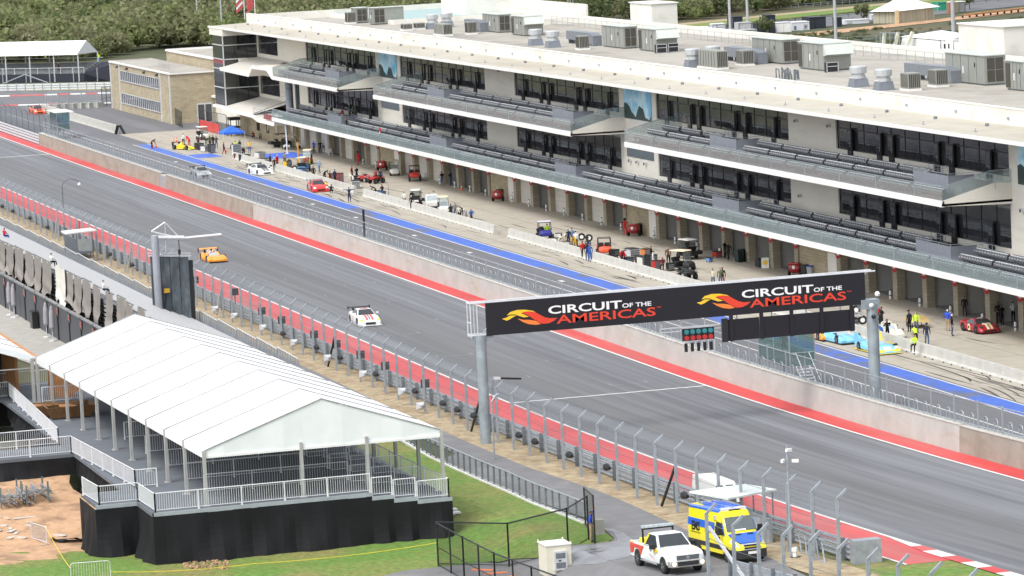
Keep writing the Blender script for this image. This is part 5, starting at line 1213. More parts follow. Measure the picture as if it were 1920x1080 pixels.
def roof_fan(lab, x, y):
 p = atz(x, y, DZ); t = thing('exhaust_fan', lab, 'fan', tuple(p), 0, 'round exhaust fans on the pit building roof'); q = p+Vector((0, .9, 0))
 MB().hexa([q+Vector(k) for k in ((-.8, -.8, 0), (.8, -.8, 0), (.8, .8, 0), (-.8, .8, 0), (-.65, -.65, .8), (.65, -.65, .8), (.65, .65, .8), (-.65, .65, .8))], DUCT).build('curb', t)
 MB().lathe([(.72, .8), (.72, 1.05), (.62, 1.1), (.62, 1.25), (.80, 1.3), (.82, 1.85), (.70, 1.95)], mat('fan_aluminium', (.48, .50, .51), .4, .3, var=.1), q, n=14).build('drum', t)
 m = MB(); [m.lathe([(.05, -.02), (.05, .03)], WHITE, q+Vector((.2*i-.4, -.70, .9)), 'Y', 6) for i in range(5)]; m.build('vent_holes', t)
for i, (x, y) in enumerate(((799, 55), (826, 52), (991, 86), (1023, 90), (1284, 127), (1322, 122), (1593, 164), (1640, 170))):
 roof_fan('round exhaust fan, %s of the %s pair along the roof' % (('left', 'right')[i % 2], ('farthest', 'second', 'third', 'nearest')[i//2]), x, y)
def condenser(lab, x, y, L=1.4, Wd=1.2, h=1.4):
 p = atz(x, y, DZ); t = thing('condenser_unit', lab, 'condenser', tuple(p), 0, 'small ribbed condensers on the roof'); a, b = p.x, p.y
 MB().box((a-L, b, DZ+.2), (a, b+Wd, DZ+.2+h), RTUM).build('casing', t); m = MB()
 for i in range(7): m.box((a-L+.06+(L-.12)*i/7, b-.02, DZ+.3), (a-L+.06+(L-.12)*i/7+.10, b-.001, DZ+.1+h), RTUD)
 for i in range(6): m.box((a+.001, b+.06+(Wd-.1)*i/6, DZ+.3), (a+.02, b+.06+(Wd-.1)*i/6+.12, DZ+.1+h), RTUD)
 m.build('coil_fins', t); MB().box((a-L-.05, b-.1, DZ), (a+.1, b+Wd+.05, DZ+.18), WTRIM).build('base', t)
for lab, x, y, k in (('ribbed condenser at the far left end of the roof plant', 652, 45, {}), ('left of two low ribbed condensers in front of the long unit', 757, 58, dict(h=.7)), ('right of two low ribbed condensers in front of the long unit', 781, 56, dict(h=.7)), ('ribbed condenser right of the farthest fans', 878, 65, {}), ('ribbed condenser left of the middle unit', 1087, 94, {}), ('ribbed condenser left of the unit by the back rail', 1394, 124, dict(L=2.2)), ('nearer left ribbed condenser by the nearest fans', 1704, 171, dict(L=1.9)), ('right ribbed condenser by the nearest fans', 1756, 164, dict(L=1.9)),
 ('long pale ribbed condenser by the farthest fans', 832, 68, dict(L=4.5, h=1.3)), ('long pale ribbed condenser by the third pair of fans', 1345, 131, dict(L=6, h=1.7))): condenser(lab, x, y, **k)
for i, (x, y, L) in enumerate(((1105, 86, 9), (1412, 120, 9), (1772, 156, 10), (895, 60, 6))):
 p = atz(x, y, DZ); t = thing('roof_duct', 'grey metal duct on the roof, %s along' % nth(i, 4), 'duct', tuple(p)); a, b = p.x, p.y; m = MB(); m.box((a-L, b, DZ+.5), (a, b+1.1, DZ+1.5), DUCT); m.hexa([(a, b, DZ+.3), (a+1.5, b, DZ+.0), (a+1.5, b+1.1, DZ+.0), (a, b+1.1, DZ+.3), (a, b, DZ+1.5), (a+1.5, b, DZ+1.2), (a+1.5, b+1.1, DZ+1.2), (a, b+1.1, DZ+1.5)], DUCT); m.build('casing', t); m = MB()
 for k in range(int(L/2.5)+1): m.box((a-L+.2+2.5*k, b+.2, DZ), (a-L+.4+2.5*k, b+.9, DZ+.5), GALVD)
 m.build('supports', t)
p = atz(1470, 152, DZ); t = thing('pipe_cluster', 'cluster of small pipes and valves behind the parapet', 'pipes', tuple(p)); m = MB(); rr = random.Random(2)
for i in range(14): q = p+Vector((-1.5+.3*i, rr.uniform(-.4, .4), 0)); m.path([q, q+Vector((0, 0, rr.uniform(.7, 1.3))), q+Vector((.1, .25, rr.uniform(.7, 1.2))), q+Vector((.1, .3, .2))], .06, GALVD, 5)
m.build('pipes', t)
def stair_house(lab, c, Lu, Wv, h, door):
 t = thing('stair_house', lab, 'roof house', tuple(c)); a, b, z = c; MB().box((a-Lu, b, z), (a, b+Wv, z+h), PARA).build('wall', t); MB().box((a-Lu-.15, b-.15, z+h), (a+.15, b+Wv+.15, z+h+.12), WTRIM).build('roof', t)
 if door: d = MB(); d.box((a-Lu+1.0, b-.05, z+.1), (a-Lu+2.6, b-.01, z+2.2), WTRIM); d.box((a-Lu+2.3, b-.08, z+1.0), (a-Lu+2.4, b-.05, z+1.1), BLACK); d.build('door', t)
stair_house('tall far white stair house cut by the top of the picture', (-541, 152, 15.8), 13.0, 7.0, 6.0, True)
stair_house('middle white stair house standing at the back roof edge', (-476.9, 158.1, 13), 8.6, 3.4, 5.9, True)
stair_house('near white stair house by the right edge of the roof', (-366.8, 158.2, 12), 11.5, 8, 7.4, True)
t = thing('roof_pen', 'white walled roof pen right of the far stair house', 'wall', (-520, 153, 15.8)); m = MB(); m.box((-541, 158.3, 14), (-505, 158.6, 18.2), PARA); m.box((-505.3, 150, 15.8), (-505, 158.3, 16.6), PARA); m.build('wall', t); m = MB(); [m.tube((-512+1.2*i, 158, 18.2), (-512+1.2*i, 158, 19.2), .05, GALV, 4) for i in range(3)]; m.build('mast', t)
# stone annex
def box_building():
 t = thing('stone_annex', 'pale brick two-storey annex with ribbon windows left of the pit building', 'building', (-618, 122, 0))
 m = MB(); m.box((-643, 120.1, 0), (-594.6, 127, 7.5), STONE); m.build('wall', t)
 m = MB(); m.box((-643.2, 119.9, 7.5), (-594.4, 127, 7.75), WTRIM); m.build('roof_edge', t); MB().box((-642.9, 120.2, 7.75), (-594.7, 126.9, 7.79), ROOFM).build('roof', t)
 for z0, z1 in ((5.0, 6.5), (1.4, 2.9)):
  w = MB().box((-634, 120.04, z0), (-603, 120.099, z1), mat('annex_glass', (.05, .06, .075), .08, spec=.9)).build('window', t); f = MB()
  for i in range(21): f.box((-634+31*i/20-.06, 119.98, z0), (-634+31*i/20+.06, 120.04, z1), ALU)
  f.box((-634.1, 119.96, z0-.12), (-602.9, 120.04, z0), ALU); f.box((-634.1, 119.96, z1), (-602.9, 120.04, z1+.1), ALU); f.build('frame', w)
 for u in (-635.3, -602.2, -595.0, -642.8): MB().box((u, 119.95, 0), (u+.35, 120.099, 7.45), ALU).build('downpipe', t)
 for u in (-636, -628, -614, -604): MB().hexa([(u-.25, 119.6, 6.9), (u+.25, 119.6, 6.9), (u+.25, 120.09, 6.9), (u-.25, 120.09, 6.9), (u-.1, 119.9, 7.25), (u+.1, 119.9, 7.25), (u+.1, 120.09, 7.25), (u-.1, 120.09, 7.25)], BLACK).build('wall_light', t)
 m = MB(); m.box((-632, 127.3, 0), (-572, 141, 9.3), STONE); m.build('wall', t); m = MB(); m.box((-632.2, 127.1, 9.3), (-571.8, 127.5, 9.6), WTRIM); m.box((-632.2, 140.8, 9.3), (-571.8, 141.2, 10.0), WTRIM); m.box((-632.2, 127.1, 9.3), (-631.8, 141, 9.6), WTRIM); m.build('roof_edge', t); MB().box((-631.8, 127.5, 8.9), (-571.9, 140.8, 9.31), ROOFM).build('roof', t)
 d = MB(); d.box((-594.58, 124.0, 0), (-594.5, 126.4, 2.9), ALU); d.box((-594.49, 124.15, .1), (-594.46, 125.1, 2.7), DGLASS); d.box((-594.49, 125.3, .1), (-594.46, 126.25, 2.7), DGLASS); d.build('door', t)
 m = MB(); m.box((-594.6, 126.9, 0), (-580, 132, 3.9), STUCCO); m.box((-595.5, 126.3, 3.7), (-588, 127, 4.0), WTRIM); m.build('link_wall', t)
 m = MB(); [m.tube((-612+2.4*i, 122, 7.8), (-612+2.4*i, 122, 8.9), .04, GALV, 4) for i in range(4)]; m.tube((-612, 122, 8.9), (-604.8, 122, 8.9), .04, GALV, 4); m.tube((-612, 122, 8.4), (-604.8, 122, 8.4), .04, GALV, 4); m.build('roof_rail', t)
 c = MB(); c.box((-590, 129, 9.3), (-582, 132.5, 11.6), ALU); c.build('roof_unit', t)
box_building()
# fences and the red hoarding between annex and pit building
t = thing('yard_fence', 'black mesh fence and gate beside the annex doors', 'fence', (-590, 119, 0)); cl_run(t, [Vector((-594, 120.5, 0)), Vector((-585, 119.6, 0))], 2.4, 5); cl_run(t, [Vector((-580, 121.2, 0)), Vector((-562, 121.4, 0))], 3.0, 3)
t = thing('red_hoarding', 'red fabric hoarding under the dark stair tower', 'hoarding', (-571, 121, 0)); m = MB(); [m.box((-579+3.3*i, 121.0+.03*(i % 2), .1), (-575.75+3.3*i, 121.06+.03*(i % 2), 1.5), paint('red_fabric', (.50, .03, .025), rough=.7)) for i in range(4)]; m.build('panels', t); MB().tube((-579, 121.1, 1.5), (-566, 121.1, 1.5), .04, BLACK, 5).build('rail', t)
p = atg(425, 246); t = thing('lifeguard_stool', 'tall dark metal frame stand by the red hoarding', 'stand', (-561, 121.5, 0)); m = MB(); [m.tube((-561+dx*.8, 121.6+dy*1.2, 0), (-561+dx*.8, 121.6+dy*1.2, 2.6), .07, BLACK, 5) for dx in (-1, 1) for dy in (0, 1)]; m.box((-562, 121.5, 2.3), (-560, 123, 2.7), BLACK); m.box((-562, 121.5, 1.2), (-560, 123, 1.4), BLACK); m.build('frame', t)
# far stand with its white canopy
P0, P1 = atg(-120, 157.5), atg(205, 152); D = (P1-P0).normalized(); NN = Vector((-D.y, D.x, 0)); NN = NN if NN.dot(VF) > 0 else -NN; LL = (P1-P0).length
fs = thing('far_stand', 'far canopied stand with white roof and dark skirt at the last corner', 'grandstand', tuple(P0)); q = lambda a, b, z: P0+D*a+NN*b+Vector((0, 0, z))
NAVY = mat('navy_skirt', (.02, .022, .035), .8)
m = MB(); m.hexa([q(0, 0, 0), q(LL, 0, 0), q(LL, .2, 0), q(0, .2, 0), q(0, 0, 1.5), q(LL*.86, 0, 1.5), q(LL*.86, .2, 1.5), q(0, .2, 1.5)], NAVY); m.hexa([q(LL*.86, 0, .0), q(LL, 0, 0), q(LL, 6, 0), q(LL*.86, 6, 0), q(LL*.86, 0, 1.6), q(LL, 0, 2.9), q(LL, 6, 3.2), q(LL*.86, 6, 3.2)], NAVY); m.build('skirt', fs)
m = MB(); L2 = LL*.83
m.slab([q(0, -.3, 5.0), q(L2, -.3, 5.0), q(L2, 3.2, 7.4), q(0, 3.2, 7.4)], .05, TENT, d=(0, 0, 1)); m.slab([q(0, 6.7, 5.0), q(L2, 6.7, 5.0), q(L2, 3.2, 7.4), q(0, 3.2, 7.4)], .05, TENT, d=(0, 0, 1)); m.build('roof', fs); MB().slab([q(L2, -.3, 5), q(L2, 6.7, 5), q(L2, 3.2, 7.4)], .05, TENT, d=tuple(D)).build('gable', fs)
m = MB(); k = 0
for i in range(7):
 for b in (0, 6.4): a = L2*i/6; m.bar(q(a, b, 0), q(a, b, 5), .2, .2, ALU)
m.build('posts', fs); m = MB()
for i in range(14): a = LL*.86*i/13; m.bar(q(a, 0, 1.5), q(a, 0, 2.6), .1, .1, ALU)
m.bar(q(0, 0, 2.6), q(LL*.86, 0, 2.6), .1, .08, ALU); m.bar(q(0, 6.4, 4.0), q(LL*.86, 6.4, 4.0), .1, .1, ALU); m.build('railing', fs)
m = MB()
for i in range(6): m.hexa([q(0, .8+i*.9, 1.4+.3*i), q(LL*.84, .8+i*.9, 1.4+.3*i), q(LL*.84, 1.7+i*.9, 1.4+.3*i), q(0, 1.7+i*.9, 1.4+.3*i), q(0, .8+i*.9, 1.7+.3*i), q(LL*.84, .8+i*.9, 1.7+.3*i), q(LL*.84, 1.7+i*.9, 1.7+.3*i), q(0, 1.7+i*.9, 1.7+.3*i)], STAND)
m.build('seat_tiers', fs); m = MB()
for i in range(5): a = LL*(.42+.135*i); m.bar(q(a, -1.5, 0), q(a, -1.5, 2.6), .16, .16, GALV)
m.bar(q(LL*.55-5, -1.5, 0), q(LL*.55, -1.5, 1.6), .16, .16, GALV); m.bar(q(LL*.55+5, -1.5, 0), q(LL*.55, -1.5, 1.6), .16, .16, GALV); m.build('fence_posts', fs)
a, b = atg(-100, 173), atg(210, 166.5); t = thing('guardrail', 'pale triple-beam guardrail in front of the far canopied stand', 'guardrail', tuple(a))
for k in range(3): MB().bar(a+Vector((0, 0, .2+.42*k)), b+Vector((0, 0, .2+.42*k)), .1, .32, ALU).build('beam', t)
for i in range(20): c = a.lerp(b, i/19); MB().box(c+Vector((.1, .1, 0)), c+Vector((.3, .3, 1.3)), GALV).build('post', t)
t = thing('debris_fence', 'short galvanised fence with white blocks beyond the pit entry', 'fence', tuple(atg(140, 205))); pp_ = [atg(x, y) for x, y in ((88, 207), (110, 206), (128, 205), (154, 203.5), (184, 202))]; m = MB()
for c in pp_: MB().tube(c, c+Vector((0, 0, 3.0)), .09, GALV, 5).build('post', t)
for z in (1.2, 2.9): m.path([c+Vector((0, 0, z)) for c in pp_], .05, GALV, 4)
m.build('rail', t); w = MB(); [w.add([a_, b_, b_+Vector((0, 0, 3)), a_+Vector((0, 0, 3))], [(0, 1, 2, 3)], WIRE) for a_, b_ in zip(pp_[:-1], pp_[1:])]; w.build('wire_mesh', t, fixn=False)
for i in range(7): c = pp_[0].lerp(pp_[-1], i/6.3); MB().obox(c+Vector((-.8, .6, .45)), (1.2, 1.6, .9), BARR, .6).build('white_block', t)
t = thing('yard_gate', 'black gate frame at the corner of the annex', 'gate', tuple(atg(200, 203))); cl_run(t, [atg(192, 201), atg(209, 198)], 3.2, 2)
# light masts and flags
MASTM = mat('pale_mast_paint', (.42, .43, .45), .5, .2, var=.08)
def mast(lab, x, yb, top, r=.22):
 p = atg(x, yb); t = thing('light_mast', lab, 'mast', tuple(p), 0, 'tall light masts'); MB().tube(p, p+Vector((0, 0, top)), r, MASTM, 8, r2=r*.6).build('pole', t); m = MB(); m.box(p+Vector((-1.5, -.1, top)), p+Vector((1.5, .1, top+.2)), MASTM); [m.box(p+Vector((-1.5+.7*i, -.3, top+.2)), p+Vector((-1.0+.7*i, .3, top+.6)), WHITE) for i in range(4)]; m.build('lamp_bank', t)
for lab, x, yb, top, r in (('tall light mast before the woods, left of the glazed tower', 373, 80, 24, .2), ('tall light mast rising above the left end of the pit building', 418, 85, 24, .2), ('tall light mast beside the stacked bins in the infield', 1370, 72, 30, .3), ('thinner light mast right of the stacked bins in the infield', 1402, 42, 30, .3), ('tall light mast behind the hooded roof unit', 1568, 92, 30, .32), ('tall light mast between the peaked tent and the sheds', 1788, 72, 30, .4)): mast(lab, x, yb, top, r)
p = atg(357, 82); t = thing('street_lamp', 'short pale street lamp with a side arm before the woods', 'lamp', tuple(p)); h_ = 4.3; m = MB(); m.tube(p, p+Vector((0, 0, h_)), .13, MASTM, 6); m.bar(p+Vector((0, 0, h_)), p+Vector((-.3, -1.5, h_+.1)), .12, .1, MASTM); m.build('post', t); MB().obox(p+Vector((-.35, -1.6, h_+.1)), (.3, .9, .12), WHITE, .2).build('lamp_head', t)
for i, (x, m1, m2) in enumerate(((459, (.45, .05, .06), (.6, .6, .6)), (479, (.55, .03, .03), (.5, .02, .02)))):
 p = Vector((-564+5.5*i, 132+1.0*i, 15.8)); p = atz(x, 36, 15.8); t = thing('flagpole', ('left flagpole with striped flag' if i == 0 else 'right flagpole with plain red flag')+' on the roof', 'flagpole', tuple(p)); MB().tube(p, p+Vector((0, 0, 5.2)), .07, WHITE, 6).build('pole', t); m = MB()
 for k in range(5): m.slab([p+Vector((0, -.2-.25*j, 4.3-.5*k-.25*j)) for j in (0, 4)]+[p+Vector((.1, -.2-1.0, 3.9-.5*k-1.0)), p+Vector((.1, -.2, 3.9-.5*k))], .02, mat('flag_red%d' % (0) if (k % 2 == 0 or i) else 'flag_white', m1 if (k % 2 == 0 or i) else m2, .7), d=(1, 0, 0))
 m.build('flag', t)
# infield right: site cabins, bins, tents, timber
def far_box(name, lab, cat, x0, x1, yb, hpx, m_, depth=3.0, top=None, feats=None, group=None):
 a, b = atg(x0, yb), atg(x1, yb-.06*(x1-x0)); d = (b-a); n = Vector((-d.y, d.x, 0)).normalized(); n = n if n.dot(VF) > 0 else -n; s = F/(a-EYE).length; h = hpx/s
 t = thing(name, lab, cat, tuple(a), 0, group); Z = Vector((0, 0, 1)); MB().hexa([a, b, b+n*depth, a+n*depth, a+Z*h, b+Z*h, b+n*depth+Z*h, a+n*depth+Z*h], m_).build('body', t)
 MB().hexa([a-n*.1+Z*(h+.01), b-n*.1+Z*(h+.01), b+n*depth+Z*(h+.01), a+n*depth+Z*(h+.01), a-n*.1+Z*(h+.14), b-n*.1+Z*(h+.14), b+n*depth+Z*(h+.14), a+n*depth+Z*(h+.14)], top or m_).build('lid', t)
 for i, (f0, f1, z0, z1, mm) in enumerate(feats or ()): MB().hexa([a.lerp(b, f0)-n*.06+Z*h*z0, a.lerp(b, f1)-n*.06+Z*h*z0, a.lerp(b, f1)-n*.01+Z*h*z0, a.lerp(b, f0)-n*.01+Z*h*z0, a.lerp(b, f0)-n*.06+Z*h*z1, a.lerp(b, f1)-n*.06+Z*h*z1, a.lerp(b, f1)-n*.01+Z*h*z1, a.lerp(b, f0)-n*.01+Z*h*z1], mm).build('panel', t)
 return t
CABW = mat('site_cabin_white', (.58, .61, .65), .5, var=.06); BIN = mat('grey_bin_paint', (.40, .40, .40), .6, var=.12); NAVB = mat('dark_navy_box', (.014, .018, .03), .6)
G_ = 'site cabins and bins in the infield'
far_box('storage_container', 'white container with braced doors, leftmost in the infield row', 'container', 1331, 1358, 72, 14, CABW, 4, None, ((.05, .48, .05, .95, WHITE), (.52, .95, .05, .95, WHITE)), G_)
far_box('skip_bin', 'lower left pale grey bin beside the light mast', 'bin', 1361, 1390, 71, 11, BIN, 3, None, ((.0, .1, 0, 1, GALVD), (.45, .55, .4, .95, GALVD)), G_)
far_box('skip_bin', 'lower right pale grey bin beside the light mast', 'bin', 1391, 1420, 68, 10.5, BIN, 3, None, ((.3, .6, .7, .95, GALVD), (.0, .06, 0, 1, GALVD)), G_)
far_box('skip_bin', 'upper pale grey bin stacked behind the two lower ones', 'bin', 1385, 1410, 56, 12, BIN, 3, None, ((.0, .06, 0, 1, GALVD), (.94, 1, 0, 1, GALVD)), G_)
far_box('tall_container', 'tall dark container behind the upper grey bin', 'container', 1372, 1393, 53, 20, NAVB, 3, None, ((.05, .12, 0, 1, GALVD),), G_)
far_box('tall_container', 'wide dark container row behind the small infield tree', 'container', 1420, 1454, 65, 19, NAVB, 3, None, ((.3, .35, 0, 1, BLACK), (.7, .75, 0, 1, BLACK)), G_)
far_box('tall_container', 'small dark box on top of the dark container row', 'container', 1437, 1454, 40, 10, NAVB, 3, None, ((.1, .2, 0, 1, BLACK),), G_)
far_box('storage_container', 'white container with braced doors right of the dark row', 'container', 1455, 1484, 62, 18, CABW, 3, None, ((.05, .48, .05, .95, WHITE), (.52, .95, .05, .95, WHITE)), G_)
far_box('site_cabin', 'long low white site cabin with a dark opening', 'cabin', 1485, 1518, 58, 15, CABW, 3, WHITE, ((.12, .25, .1, .6, GALVD), (.65, .9, .15, .8, BIN), (.72, .84, .3, .6, BLACK)), G_)
far_box('tall_container', 'dark container left of the infield light mast', 'container', 1518, 1549, 54, 20, NAVB, 5, BLACK, ((.3, .35, .0, 1, BLACK),), G_)
far_box('tall_container', 'small dark container right of the infield light mast', 'container', 1570, 1579, 50, 16, NAVB, 3, BLACK, ((.4, .6, .0, 1, BLACK),), G_)
far_box('low_cabin', 'low white cabin row left of the peaked tent', 'cabin', 1584, 1630, 46, 7, CABW, 2, WHITE, ((.1, .3, .2, .8, BIN),), G_)
far_box('low_cabin', 'low white cabin with grey panels nearest the peaked tent', 'cabin', 1636, 1682, 38, 9, CABW, 2, WHITE, ((.1, .3, .2, .8, BIN), (.5, .65, .1, .8, GALVD)), G_)
far_box('red_rack', 'dark red rack left of the white container in the infield', 'rack', 1310, 1330, 60, 8, mat('dark_red_rack', (.10, .03, .03), .7), 2, WHITE, ((.2, .4, .2, .8, BLACK), (.6, .8, .2, .8, BLACK)), G_)
far_box('white_cabin', 'small pale cabin behind the infield rack', 'cabin', 1336, 1360, 56, 10, CABW, 2, WHITE, ((.3, .4, .1, .9, GALV),), G_)
far_box('portable_toilet', 'brown portable toilet with pale top left of the green one', 'toilet', 1780, 1792, 27, 22, mat('brown_shed', (.28, .14, .09), .6), 1.6, WHITE, ((.2, .8, .05, .9, WOODM),))
far_box('portable_toilet', 'grey-green portable toilet with white domed top', 'toilet', 1797, 1811, 24, 20, mat('olive_shed', (.14, .15, .11), .6), 1.6, WHITE, ((.2, .8, .05, .9, STAND),))
a, b = atg(1805, 34), atg(1960, 18); t = thing('timber_pile', 'long pile of orange timber planks at the right edge', 'timber', tuple(a))
for k in range(6): MB().bar(a+Vector((0, k*.5, .6+.05*(k % 3))), b+Vector((0, k*.5, .8+.05*(k % 3))), .45, .25, WOODM).build('planks', t)
m = MB()
for i in range(12): c = a.lerp(b, i/12); m.bar(c, c+Vector((0, 0, .6)), .3, .3, BLACK)
m.build('bearers', t)
a = atg(1685, 44); b = atg(1752, 37); d = b-a; n = Vector((-d.y, d.x, 0)).normalized(); n = n if n.dot(VF) > 0 else -n; t = thing('peaked_tent', 'white peaked tent with striped beige walls in the infield', 'tent', tuple(a)); CANV = mat('striped_beige_canvas', (.34, .32, .24), .8, var=.35, scale=2.2, stretch=(1, 1, .02))
Wd = 6.5; MB().hexa([a, b, b+n*Wd, a+n*Wd, a+Z*2.5, b+Z*2.5, b+n*Wd+Z*2.5, a+n*Wd+Z*2.5], CANV).build('wall', t); m = MB(); ap = (a+b)/2+n*Wd/2+Z*5.6; e_ = [a-n*.3-d*.06+Z*2.45, b-n*.3+d*.16+Z*2.55, b+n*(Wd+.3)+d*.16+Z*2.55, a+n*(Wd+.3)-d*.06+Z*2.45]
for i in range(4): m.add([e_[i], e_[(i+1) % 4], (e_[(i+1) % 4]*.45+ap*.55)-Z*.25, ap, (e_[i]*.45+ap*.55)-Z*.25], [(0, 1, 2, 3, 4)], TENT)
m.build('roof', t); MB().bar(a-d*.04, a-d*.04+Z*2.7, .8, .6, mat('tan_post', (.55, .42, .25), .7)).build('post', t)
far_box('green_canopy', 'green canopy behind the peaked tent', 'canopy', 1757, 1778, 20, 14, mat('green_canvas', (.01, .22, .13), .7), 3, None, ((0, .1, 0, 1, GALV), (.9, 1, 0, 1, GALV)))
a, b = atg(1684, 110), atg(1764, 110); s_ = F/(a-EYE).length; t = thing('marquee', 'big white sloping marquee behind the pit building', 'tent', tuple(a)); d = b-a; n = Vector((-d.y, d.x, 0)).normalized(); n = n if n.dot(VF) > 0 else -n
m = MB(); m.hexa([a, b, b+n*8, a+n*8, a+d*.12+Z*3.6, b+Z*3.0, b+n*8+Z*3.0, a+n*8+d*.12+Z*3.6], TENT); m.build('wall', t); m = MB(); m.hexa([a+d*.08+Z*3.7, b+d*.1+Z*3.1, b+n*8+d*.1+Z*3.4, a+n*8+d*.4+Z*4.2, a+d*.08+Z*3.8, b+d*.1+Z*3.2, b+n*8+d*.1+Z*3.5, a+n*8+d*.4+Z*4.3], TENTG); m.build('roof', t)
m = MB(); m.slab([a+d*.2-n*.1, b-n*.1, b-n*.1+Z*2.6], .03, TENTG, d=tuple(-n)); m.build('flap', t)
t = thing('truck', 'white truck cab beside the marquee behind the pit building', 'truck', tuple(atg(1766, 110))); a, b = atg(1766, 110), atg(1806, 109); d = b-a
m = MB(); m.hexa([a, a+d*.55, a+d*.55+n*2.4, a+n*2.4, a+Z*3.2, a+d*.55+Z*3.2, a+d*.55+n*2.4+Z*3.2, a+n*2.4+Z*3.2], WHITE); m.hexa([a+d*.6, a+d*1.0, a+d*1.0+n*2.4, a+d*.6+n*2.4, a+d*.6+Z*2.7, a+d*.9+Z*2.6, a+d*.9+n*2.4+Z*2.6, a+d*.6+n*2.4+Z*2.7], WHITE); m.build('cab', t)
for f0, f1 in ((.12, .20), (.32, .38)): MB().hexa([a+d*f0-n*.05+Z*1.7, a+d*f1-n*.05+Z*1.7, a+d*f1-n*.01+Z*1.7, a+d*f0-n*.01+Z*1.7, a+d*f0-n*.05+Z*2.5, a+d*f1-n*.05+Z*2.5, a+d*f1-n*.01+Z*2.5, a+d*f0-n*.01+Z*2.5], DGLASS).build('window', t)
MB().hexa([a+d*.75-n*.05+Z*.6, a+d*.98-n*.05+Z*.6, a+d*.98-n*.01+Z*.6, a+d*.75-n*.01+Z*.6, a+d*.75-n*.05+Z*1.3, a+d*.98-n*.05+Z*1.3, a+d*.98-n*.01+Z*1.3, a+d*.75-n*.01+Z*1.3], DGLASS).build('windscreen', t)
far_box('marquee', 'small white marquee left of the timber trusses', 'tent', 1598, 1634, 108, 22, TENT, 7, TENTG, ((.55, .75, .1, .8, CREAM),))
far_box('marquee', 'low white marquee at the far left behind the roof rail', 'tent', 1614, 1632, 100, 12, TENT, 7, TENT, ((.5, .8, .1, .8, CREAM),))
t = thing('scaffold_tower', 'leaning pale masts with scaffolding behind the roof rail', 'scaffold', tuple(atg(1660, 112)))
for x in (1655, 1672, 1690): a = atg(x, 112); MB().bar(a, a+Vector((0, .5+.05*(x-1655), 4.6)), .5, .5, mat('cream_mast', (.60, .60, .48), .6)).build('mast', t)
m = MB(); [m.tube(atg(1652+9*i, 112), atg(1652+9*i, 112)+Vector((0, 0, 4.8)), .07, GALV, 4) for i in range(5)]; m.tube(atg(1652, 112)+Z*4.6, atg(1690, 112)+Z*4.6, .07, GALV, 4); m.tube(atg(1652, 112)+Z*2.4, atg(1690, 112)+Z*2.4, .07, GALV, 4); m.build('scaffold', t)
# fences along the back straight
for lab, q0, q1, hpx, mm, n_ in (('black mesh fence on the near side of the back straight', (1230, 68), (1960, -6), 9, BLACK, 30), ('pale fence at the foot of the woods', (1400, 23), (1700, -2), 7, GALV, 22), ('thin wire fence along the scrub behind the pit building', (1480, 92), (1960, 56), 14, GALV, 9)):
 a, b = atg(*q0), atg(*q1); h = hpx/(F/(a-EYE).length); t = thing('boundary_fence', lab, 'fence', tuple(a)); m = MB()
 for f in (.5, 1.0): m.tube(a+Z*h*f, b+Z*h*f, .05, mm, 4)
 m.build('rail', t)
 for i in range(n_+1): MB().tube(a.lerp(b, i/n_), a.lerp(b, i/n_)+Z*h, .07, mm, 4).build('post', t)
# ---------------------------------------------------------------- woods and single trees
def leaf_mat(name, c1, c2):
 m = mat(name, c1, .85, world=True, var=.26, scale=.5, second=(c2, .42, .6, .06), spec=.25); n = m.node_tree.nodes; l = m.node_tree.links; b = n['Principled BSDF']; tr = n.new('ShaderNodeBsdfTranslucent'); mx = n.new('ShaderNodeMixShader'); mx.inputs[0].default_value = .45; l.new(b.inputs['Base Color'].links[0].from_socket, tr.inputs['Color']); l.new(b.outputs[0], mx.inputs[1]); l.new(tr.outputs[0], mx.inputs[2]); l.new(mx.outputs[0], n['Material Output'].inputs['Surface']); return m
LEAF = leaf_mat('mesquite_leaves', (.20, .24, .095), (.245, .245, .14)); LEAFD = leaf_mat('dark_leaves', (.12, .155, .07), (.17, .185, .09)); BARK = mat('grey_bark', (.12, .10, .08), .9)
def crown_arrays(seed, nl, R_, h, size):
 g = np.random.default_rng(seed); nc = 9; cs = np.stack([g.normal(0, R_*.45, nc), g.normal(0, R_*.45, nc), g.uniform(h*.35, h*.85, nc)], 1); cr = g.uniform(.28, .5, nc)*R_*1.1
 k = g.integers(0, nc, nl); d = g.normal(size=(nl, 3)); d /= np.linalg.norm(d, axis=1)[:, None]; c = cs[k]+d*(cr[k]*g.uniform(.6, 1.05, nl))[:, None]; c[:, 2] = np.maximum(c[:, 2], .2)
 a = g.normal(size=(nl, 3)); a /= np.linalg.norm(a, axis=1)[:, None]; b = np.cross(a, g.normal(size=(nl, 3))); b /= np.linalg.norm(b, axis=1)[:, None]; s = (size*g.uniform(.6, 1.3, nl))[:, None]
 return np.stack([c-a*s-b*s*.6, c+a*s-b*s*.6, c+a*s+b*s*.6, c-a*s+b*s*.6], 1).reshape(-1, 3)
def mesh_np(name, V, m_):
 me = bpy.data.meshes.new(name); n = len(V); me.vertices.add(n); me.vertices.foreach_set('co', np.asarray(V, 'f').ravel()); me.loops.add(n); me.loops.foreach_set('vertex_index', np.arange(n, dtype='i'))
 me.polygons.add(n//4); me.polygons.foreach_set('loop_start', np.arange(0, n, 4, dtype='i')); me.materials.append(m_); me.update(calc_edges=True); o = bpy.data.objects.new(name, me); C.objects.link(o); return o
var_ = [crown_arrays(i, 420, 3.0, 4.2, .27) for i in range(8)]; gr_ = np.random.default_rng(12); VV = []; VD = []
edge = [(-400, 130), (0, 118), (190, 112), (225, 104), (265, 96), (345, 86), (420, 92), (500, 75), (1000, 60), (1265, 44), (1340, 33), (1430, 22), (1500, 14), (1600, 5), (1750, -8), (2300, -30)]
